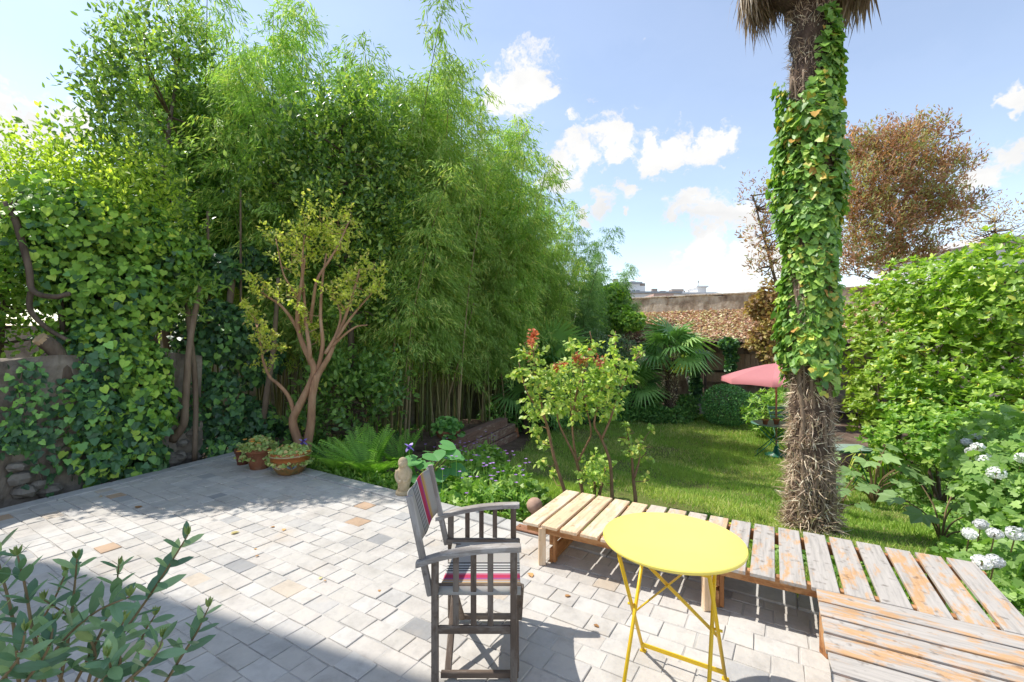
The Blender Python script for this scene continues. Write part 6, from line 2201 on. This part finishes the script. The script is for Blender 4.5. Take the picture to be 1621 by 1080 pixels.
T_ROUND = tmpl([(0, 0.1, 0), (0.2, -0.12, 0.03), (0.48, 0.0, 0.05), (0.58, 0.32, 0.03), (0.45, 0.66, 0.0), (0.2, 0.86, -0.05), (0, 0.95, -0.1), (-0.2, 0.86, -0.05), (-0.45, 0.66, 0.0), (-0.58, 0.32, 0.03), (-0.48, 0.0, 0.05), (-0.2, -0.12, 0.03)],
               [(0, 1, 2, 3), (0, 3, 4, 5), (0, 5, 6, 7), (0, 7, 8, 9), (0, 9, 10, 11)])
T_LOBED = tmpl([(0, 0.15, 0), (0.18, -0.08, 0.02), (0.5, -0.02, 0.05), (0.62, 0.3, 0.02), (0.42, 0.42, 0.04), (0.5, 0.72, -0.02), (0.24, 0.68, 0.03), (0, 1, -0.08), (-0.24, 0.68, 0.03), (-0.5, 0.72, -0.02), (-0.42, 0.42, 0.04), (-0.62, 0.3, 0.02), (-0.5, -0.02, 0.05), (-0.18, -0.08, 0.02)],
               [(0, 1, 2, 3), (0, 3, 4, 5), (0, 5, 6, 7), (0, 7, 8, 9), (0, 9, 10, 11), (0, 11, 12, 13)])

gp = Vector((-0.92, 5.05, -0.14))
broad_plant('broad_leaved_plant', 'clump of big round green leaves behind the statuette', gp,
            [(-.12, -.08, .42, 1.1), (.05, -.12, .50, 1.2), (.18, -.05, .48, 1.1), (.24, -.1, .34, 1.1), (.1, -.2, .33, 1.2), (-.05, -.22, .28, 1.0), (-.2, -.12, .26, .9), (.0, .08, .46, 1.0), (.22, .1, .42, 1.0), (-.15, .1, .34, .9), (.3, .02, .26, .9), (.14, -.28, .2, .9), (-.02, -.05, .38, 1.0), (.12, .02, .56, 1.0)], 'lf_big', T_ROUND, 0.19)
g = on_ground(1383, 800)
broad_plant('hollyhock', 'leafy hollyhock with big pale lobed leaves beside the palm', g,
            [(-.35, -.1, .48, 1.0), (-.2, -.15, .62, 1.1), (0, -.1, .66, 1.2), (.15, -.2, .56, 1.1), (.3, -.05, .52, 1.1), (.4, -.15, .4, 1.0), (-.4, .05, .3, 1.0), (-.1, .1, .7, 1.0), (.2, .1, .66, 1.0), (.05, -.3, .42, 1.0), (-.25, -.25, .36, .9), (.5, .05, .5, .9), (-.5, -.1, .4, .9), (.3, .2, .6, 1.0), (-.3, .2, .58, 1.0), (.12, -.05, .78, .8)], 'lf_holly', T_LOBED, 0.22)
g = on_ground(1490, 860)
broad_plant('hollyhock', 'young hollyhock with one large lobed leaf before the hedge', g,
            [(.05, -.1, .42, 1.5), (-.2, -.05, .3, 1.0), (.25, -.1, .34, 1.1), (-.05, .15, .5, 1.0), (.3, .15, .5, .9), (.15, -.25, .22, .9), (-.3, .12, .4, .9)], 'lf_holly', T_LOBED, 0.22)
g = on_ground(1330, 815)
broad_plant('hollyhock', 'small hollyhock with thin yellow stems at the lawn edge', g,
            [(-.05, -.05, .32, 1.0), (.12, -.1, .36, 1.0), (.2, .05, .42, .9), (-.12, .08, .4, .9), (.06, -.2, .2, .8)], 'lf_holly', T_LOBED, 0.18)

# ---- viburnum / hydrangea with white flower balls
def build_viburnum():
    g = Vector((3.95, 3.15, -0.14))
    t = thing('hydrangea_bush', 'leafy bush with white flower balls overhanging the platform', 'shrub', g)
    blobs = [(3.95, 3.5, .35, .38, .4, .42), (4.3, 3.85, .55, .45, .45, .42), (3.4, 2.95, .02, .27, .27, .28), (3.3, 2.55, .0, .3, .3, .3), (3.05, 2.72, -.06, .18, .2, .16), (3.8, 3.1, .2, .35, .35, .35), (4.5, 3.4, .4, .5, .5, .5), (3.6, 2.2, .1, .4, .4, .35)]
    P, N = blob_points(blobs, 5600, shell=0.5, rough=0.2, full=0.1)
    ok = (P[:, 2] > gz(P[:, 0], P[:, 1]) + 0.02)
    P, N = P[ok], N[ok]
    # clear of the platform's planks
    rel = (P[:, 0] - BO.x) * BV.x + (P[:, 1] - BO.y) * BV.y
    ru = (P[:, 0] - BO.x) * BU.x + (P[:, 1] - BO.y) * BU.y
    ok = (rel > 2.68) | (ru > 0.86)
    P, N = P[ok], N[ok]
    tip, nr = scatter_dirs(unit(N + np.array([-.25, -.25, 0.1])), 0.35)
    leaves(t, T_LOBED, M['lf_vib'], P, tip, nr, 0.045 + 0.045 * rng.random(len(P)), 300, 'viburnum_leaf')
    mb = MB()
    for b in blobs:
        q = smooth_path([g, Vector((g.x * .5 + b[0] * .5, g.y * .5 + b[1] * .5, b[2] * .5)), Vector(b[:3])], 4)
        MB().tube(q, lerp_list(.016, .007, len(q)), 6).build('stem', M['twig'], t)
    for px, py, Y, r in ((1548, 708, 3.75, .055), (1560, 728, 3.7, .075), (1537, 715, 3.8, .05), (1578, 749, 3.5, .075), (1530, 700, 4.0, .05), (1553, 830, 3.1, .05), (1575, 845, 2.95, .05), (1608, 845, 2.9, .065), (1535, 845, 3.1, .055), (1555, 890, 2.75, .06), (1575, 888, 2.75, .055), (1618, 725, 3.5, .06), (1545, 690, 4.1, .05)):
        c = at(px, py, Y - 0.12)
        n_ = 150
        d = unit(rng.normal(size=(n_, 3)))
        p = np.array(tuple(c)) + d * r * 0.78 * (0.75 + .25 * rng.random((n_, 1))) * np.array([1, 1, .8])
        o = link('flower_ball', leaf_mesh('flower_ball', T_WIDE, p, unit(np.cross(d, rng.normal(size=(n_, 3)))), d + rng.normal(size=(n_, 3)) * .4, 0.02, M['fl_white']), t)
        o['kind'] = 'stuff'
        MB().tube([c, c + Vector((.08, .1, -.16))], .004, 5).build('stalk', M['twig'], t)


build_viburnum()

# ---- fern
FERN = {}


def fern_mesh():
    if 'm' not in FERN:
        vs, fs = [], []
        n = 26
        for i in range(n):
            q = i / n
            c = np.array([0, q, 0.32 * q - 0.55 * q * q])
            L = 0.17 * math.sin(math.pi * (0.12 + 0.86 * q)) ** 0.8 + 0.01
            for s in (-1, 1):
                k = len(vs)
                w = 0.5 / n
                vs += [tuple(c + np.array([0, -w * .7, 0])), tuple(c + np.array([s * L * .5, w * .9 + .02, -.01])), tuple(c + np.array([s * L, .045, -.045])), tuple(c + np.array([s * L * .5, w * -.5 + .02, -.01]))]
                fs.append((k, k + 3, k + 2, k + 1) if s > 0 else (k, k + 1, k + 2, k + 3))
            k = len(vs)
            q2 = (i + 1) / n
            c2 = np.array([0, q2, 0.32 * q2 - 0.55 * q2 * q2])
            vs += [tuple(c + np.array([.006, 0, .001])), tuple(c + np.array([-.006, 0, .001])), tuple(c2 + np.array([-.004, 0, .001])), tuple(c2 + np.array([.004, 0, .001]))]
            fs.append((k, k + 1, k + 2, k + 3))
        FERN['m'] = raw_mesh('fern_frond', np.array(vs), np.array(fs), M['lf_fern'])
    return FERN['m']


def fern(label, g, n, s):
    t = thing('fern', label, 'fern', g)
    me = fern_mesh()
    for i in range(n):
        a = i * 2.4
        el = R(35 + 48 * ((i * .618) % 1))
        d = Vector((math.cos(a) * math.cos(el), math.sin(a) * math.cos(el), math.sin(el)))
        place_frond(t, me, Vector(g) + Vector((math.cos(a) * .05, math.sin(a) * .05, 0)), d, s * random.uniform(.75, 1.1))


fern('large bright fern beside the terrace kerb', Vector((-1.75, 5.55, -0.13)), 34, 0.68)
fern('smaller fern at the outer side of the large one', Vector((-2.15, 5.75, -0.13)), 22, 0.55)
fern('fern tuft growing against the bamboo canes', Vector((-1.45, 5.95, -0.14)), 20, 0.6)

# ---- irises
def iris(label, c):
    g = Vector((c.x, c.y, float(gz(c.x, c.y))))
    t = thing('iris', label, 'flower', g)
    MB().tube([g, c], .005, 5).build('stalk', M['lf_herb'], t)
    for k in range(6):
        a = k * 1.047
        d = np.array([[math.cos(a), math.sin(a), 0.8 if k % 2 else -0.7]])
        o = link('petal', leaf_mesh('petal', T_WIDE, np.array([tuple(c)]), d, np.array([[-math.cos(a) * .5, -math.sin(a) * .5, 1.0]]), 0.07, M['fl_iris'], np.array([.9 if k % 2 else .1])), t)
    for k in range(5):
        a = k * 1.3
        o_ = Vector((math.cos(a), math.sin(a), 0)) * 0.06
        link('blade', leaf_mesh('blade', T_LANCE, np.array([tuple(g)]), np.array([(o_.x, o_.y, .4)]), np.array([(o_.x * 10, o_.y * 10, .1)]), max(0.25, (c.z - g.z) * .8), M['lf_herb_dark']), t)


iris('violet iris beside the glazed bowl', at(480, 700, 5.75))
iris('violet iris beside the statuette', at(648, 708, 5.0))

# ---- flower bed: geraniums with purple flowers
def build_geraniums():
    spots = [(720, 770), (760, 745), (800, 760), (740, 790), (790, 800), (820, 785), (700, 755), (770, 720), (735, 735)]
    for k, (px, py) in enumerate(spots):
        g = on_ground(px, py + 14)
        lab = 'leafy cranesbill with small purple flowers beside the terrace kerb'
        t = thing('cranesbill', lab, 'plant', g, 'purple cranesbills in the flower bed')
        n_ = 420
        a = rng.random(n_) * 6.283
        r = 0.32 * rng.random(n_) ** .5
        z = (0.05 + 0.26 * rng.random(n_)) * (1.15 - r / .45)
        P = np.stack([g.x + r * np.cos(a), g.y + r * np.sin(a), g.z + z], 1)
        P = P[np.array([(Vector(p) - CORNER).cross(EDGED).z < -0.03 for p in P])]
        N = unit(rng.normal(size=P.shape) * .4 + np.array([0, -.2, 1]))
        tip, nr = scatter_dirs(N, .1, .2, 1.3)
        o = link('foliage', leaf_mesh('foliage', T_LOBED if k % 2 else T_LANCE, P, tip, nr, 0.06 if k % 2 else 0.10, M['lf_herb']), t)
        o['kind'] = 'stuff'
        for f in range(9):
            c = np.array([g.x + random.uniform(-.3, .3), g.y + random.uniform(-.3, .3), g.z + random.uniform(.3, .48)])
            q = np.repeat(c[None], 5, 0)
            aa = np.arange(5) * 1.2566
            o = link('flower', leaf_mesh('flower', T_WIDE, q, np.stack([np.cos(aa), np.sin(aa), np.full(5, .35)], 1), np.tile([0, 0, 1.0], (5, 1)), 0.022, M['fl_purple']), t)
            MB().tube([Vector((c[0], c[1], g.z + .1)), Vector(c)], .002, 4).build('stalk', M['lf_herb'], t)


build_geraniums()


def ground_cover(label, pix, n_each, m, size, T, h, r=0.3, clear=True):
    P = []
    for px, py in pix:
        g = on_ground(px, py)
        a = rng.random(n_each) * 6.283
        rr = r * rng.random(n_each) ** .5
        z = (0.01 + h * rng.random(n_each)) * (1.1 - rr / r * .7)
        P.append(np.stack([g.x + rr * np.cos(a), g.y + rr * np.sin(a), g.z + z], 1))
    P = np.concatenate(P)
    if clear:
        k = np.array([((Vector(p) - CORNER).cross(EDGED).z < -0.03) for p in P])
        rel = (P[:, 0] - BO.x) * BV.x + (P[:, 1] - BO.y) * BV.y
        ru = (P[:, 0] - BO.x) * BU.x + (P[:, 1] - BO.y) * BU.y
        k &= ~((rel > -.02) & (rel < 2.68) & (ru > -1.5) & (ru < .84) & (P[:, 2] > .2))
        P = P[k]
    N = unit(rng.normal(size=P.shape) * .45 + np.array([0, -.15, 1]))
    tip, nr = scatter_dirs(N, .0, .5, 1.2)
    o = link('ground_cover', leaf_mesh('ground_cover', T, P, tip, nr, size * (.7 + .6 * rng.random(len(P))), M[m]))
    tag(o, label, 'plants', None, 'stuff')
    return o


ground_cover('low shade plants along the terrace kerb under the fern', [(x, 745 + (x - 500) * .27 + dy) for x in range(500, 720, 18) for dy in (6, 0, -8)], 130, 'lf_herb', .085, T_LANCE, .16, .18)
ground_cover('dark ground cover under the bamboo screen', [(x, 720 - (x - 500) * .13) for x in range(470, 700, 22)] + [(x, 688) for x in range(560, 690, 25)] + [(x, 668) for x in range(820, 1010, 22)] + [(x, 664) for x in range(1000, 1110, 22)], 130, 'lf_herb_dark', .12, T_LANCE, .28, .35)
ground_cover('weedy green undergrowth below the hedge and bush', [(1400, 780), (1430, 770), (1450, 800), (1480, 790), (1510, 830), (1540, 860), (1470, 760), (1520, 790), (1560, 820), (1500, 760), (1440, 740), (1560, 900), (1590, 880), (1600, 930), (1580, 850), (1410, 740), (1380, 740), (1360, 760), (1620, 900)], 300, 'lf_vib', .05, T_LOBED, .22, .32)
ground_cover('green weeds poking up through the bench slats', [(1300, 890), (1330, 905), (1400, 935), (1440, 955), (1250, 880), (1200, 860), (1360, 915), (1120, 838)], 70, 'lf_herb', .06, T_LOBED, .12, .2)

# dandelion-like yellow flowers
for k, (px, py, h) in enumerate(((1128, 812, .08), (1158, 835, .14), (1292, 893, .1), (1290, 885, .12), (1500, 815, .38), (1515, 845, .3), (1440, 700, .4), (1452, 712, .35), (1468, 745, .3), (1460, 722, .35), (1512, 730, .4))):
    g = on_ground(px, py + 20)
    c = Vector((g.x, g.y, g.z + h))
    t = thing('yellow_flower', 'small yellow wild flower on a thin stalk near bench and hedge', 'flower', g, 'small yellow wild flowers')
    aa = np.arange(8) * .785
    link('petals', leaf_mesh('petals', T_OVAL, np.repeat(np.array([tuple(c)]), 8, 0), np.stack([np.cos(aa), np.sin(aa), np.full(8, .3)], 1), np.tile([0, -.2, 1.0], (8, 1)), .026, M['fl_yellow']), t)
    MB().tube([g, c], .003, 5).build('stalk', M['lf_herb'], t)

# ---- plants in pots
def potted(label, c, r, h, n_, m='lf_succ', size=.034, flowers=None, group=None):
    t = thing('potted_plant', label, 'plant', c, group)
    a = rng.random(n_) * 6.283
    rr = r * rng.random(n_) ** .5
    z = h * (1 - (rr / r) ** 2 * .8) * (.35 + .65 * rng.random(n_)) - .10 * (rr / r > .9)
    P = np.stack([c.x + rr * np.cos(a), c.y + rr * np.sin(a), c.z + z], 1)
    N = unit(np.stack([np.cos(a) * rr / r, np.sin(a) * rr / r - .2, np.ones(n_)], 1) + rng.normal(size=(n_, 3)) * .3)
    tip, nr = scatter_dirs(N, .1, .3, 1.2)
    o = link('foliage', leaf_mesh('foliage', T_ROUND, P, tip, nr, size * (.7 + .6 * rng.random(n_)), M[m]), t)
    o['kind'] = 'stuff'
    for k in range(7):
        e = Vector(P[(k * 5) % n_])
        MB().tube([c + Vector((0, 0, -.03)), e], .004, 5).build('stalk', M['twig'], t)
    if flowers:
        for k in range(7):
            e = c + Vector((random.uniform(-r, r), random.uniform(-r, 0), random.uniform(.02, h)))
            aa = np.arange(5) * 1.2566
            link('flower', leaf_mesh('flower', T_WIDE, np.repeat(np.array([tuple(e)]), 5, 0), np.stack([np.cos(aa), np.sin(aa) - .3, np.full(5, .3)], 1), np.tile([0, -.5, 1.0], (5, 1)), .03, M[flowers]), t)


potted('pale green trailing plant with orange flowers in the glazed bowl', PA + Vector((0, 0, .225)), .25, .10, 620, flowers='fl_orange')
potted('taller pale pelargonium in the plain terracotta pot', PB + Vector((0, 0, .215)), .21, .19, 620, flowers='fl_orange')
potted('few reddish leaves in the small dark pot', PC + Vector((0, 0, .155)), .09, .12, 45)
potted('dark leafy plant in the shallow bowl on sleepers', BOWL + Vector((0, 0, .15)), .27, .24, 300, 'lf_herb_dark', .07)
for px, lab in ((1211.5, 'seedling in the tiny pot on the green table edge'), (1229, 'seedling in the little pot beside the parasol pole')):
    potted(lab, Vector(((px - 810.5) * 8.62 / F, 8.62, GT.z + .642 + .079)), .05, .06, 26, 'lf_herb', .03)

# ---- foreground shrub in a tub, grey-green leaves
def build_foreground():
    c = Vector((-1.28, 1.22, 0))
    pot('planter_tub', 'round clay tub holding the grey-green shrub', c, [(0.17, 0), (0.2, .15), (.23, .34), (.25, .345), (.25, .39), (.225, .39), (.21, .35), (.001, .34)], M['terracotta'], cat='pot')
    t = thing('foreground_shrub', 'open grey-green shrub with leathery oval leaves in a tub', 'shrub', (c.x, c.y, .34))
    Br = [([(150, 1080), (190, 1010), (232, 950), (268, 895), (297, 848)], 1.18, 17), ([(262, 1080), (290, 1035), (312, 1000), (330, 962)], 1.22, 11), ([(70, 1080), (52, 1000), (40, 930), (28, 880)], 1.15, 16), ([(30, 1080), (20, 980), (0, 900), (-10, 860)], 1.2, 14),
          ([(95, 1080), (110, 1000), (118, 930), (122, 885)], 1.28, 14), ([(120, 1080), (160, 1000), (182, 940), (188, 895)], 1.32, 13), ([(60, 1080), (95, 1020), (150, 970), (205, 945)], 1.1, 14), ([(180, 1080), (190, 1050), (185, 1010), (195, 985)], 1.12, 12),
          ([(10, 1080), (-10, 1000), (-20, 940)], 1.1, 10), ([(140, 1080), (150, 1030), (120, 985), (70, 950)], 1.25, 12), ([(200, 1080), (232, 1052), (250, 1030), (258, 1010)], 1.1, 8), ([(160, 1080), (175, 1062), (170, 1040)], 1.05, 9), ([(40, 1080), (75, 1030), (85, 985)], 1.05, 10), ([(0, 1080), (30, 1040), (40, 1000)], 1.0, 9), ([(210, 1080), (225, 1010), (245, 975)], 1.3, 8), ([(100, 1080), (60, 1010), (90, 940), (105, 905)], 1.38, 12)]
    P, TP, NR, S = [], [], [], []
    QP, QT, QN = [], [], []
    for pts, Y, n_ in Br:
        path = pix_path(pts, Y, 6, .03)
        root = c + Vector((random.uniform(-.1, .1), random.uniform(-.1, .1), .34))
        full_ = smooth_path([root, (root + path[0]) / 2 + Vector((random.uniform(-.04, .04), 0, .03)), path[0]], 4)[:-1] + path
        MB().tube(full_, lerp_list(.0055, .0018, len(full_)), 6).build('branch', M['twig'], t, True)
        n_full = len(path)
        n_ = max(5, int(n_ * .72))
        for k in range(n_):
            q = (k + .5) / n_
            i = min(n_full - 2, int(q * (n_full - 1)))
            p = path[i].lerp(path[i + 1], random.random())
            d = (path[i + 1] - path[i]).normalized()
            for s in (0, 1):
                a = k * 1.57 + s * math.pi + random.uniform(-.4, .4)
                e1 = d.orthogonal().normalized()
                e2 = d.cross(e1)
                rad = e1 * math.cos(a) + e2 * math.sin(a)
                tp_ = (rad * .95 + d * .75).normalized()
                P.append(tuple(p)); TP.append(tuple(tp_)); NR.append(tuple(d * .9 - rad * .5 + Vector((0, -.1, .5)))); S.append(random.uniform(.05, .088) * (1 - .45 * q ** 4))
        for k in range(7):
            QP.append(tuple(path[-1])); QT.append((random.uniform(-.5, .5), random.uniform(-.5, .5), 1)); QN.append((random.uniform(-1, 1), -1, .3))
    T = (T_BROAD[0] * np.array([1.05, 1, 1]), T_BROAD[1])
    leaf_objects(t, 'leaf', T, M['lf_olive'], np.array(P), np.array(TP), np.array(NR), np.array(S), 'foreground_leaf')
    o = link('young_tips', leaf_mesh('young_tips', T_LANCE, np.array(QP), np.array(QT), np.array(QN), .028, M['lf_tip']), t)
    o['kind'] = 'stuff'


build_foreground()

# ---- fallen leaves on the paving
for k, (px, py, s) in enumerate(((894, 945, .03), (838, 908, .045), (940, 990, .028), (365, 846, .05), (505, 918, .022), (600, 935, .02), (435, 835, .03), (220, 805, .06), (450, 838, .035), (156, 787, .03), (402, 870, .02), (410, 880, .022), (512, 920, .018))):
    Y = CAM_H * F / (py - 540)
    p = Vector(((px - 810.5) * Y / F, Y, 0.006))
    a = random.uniform(0, 6.28)
    t = tag(link('fallen_leaf', leaf_mesh('fallen_leaf', T_WIDE, np.array([(0, 0, 0)]), np.array([(math.cos(a), math.sin(a), .06)]), np.array([(.1, .1, 1.0)]), s * 1.3, M['dead_leaf'])), 'dry curled leaf lying on the paving', 'leaf', 'fallen leaves on the terrace')
    t.location = p
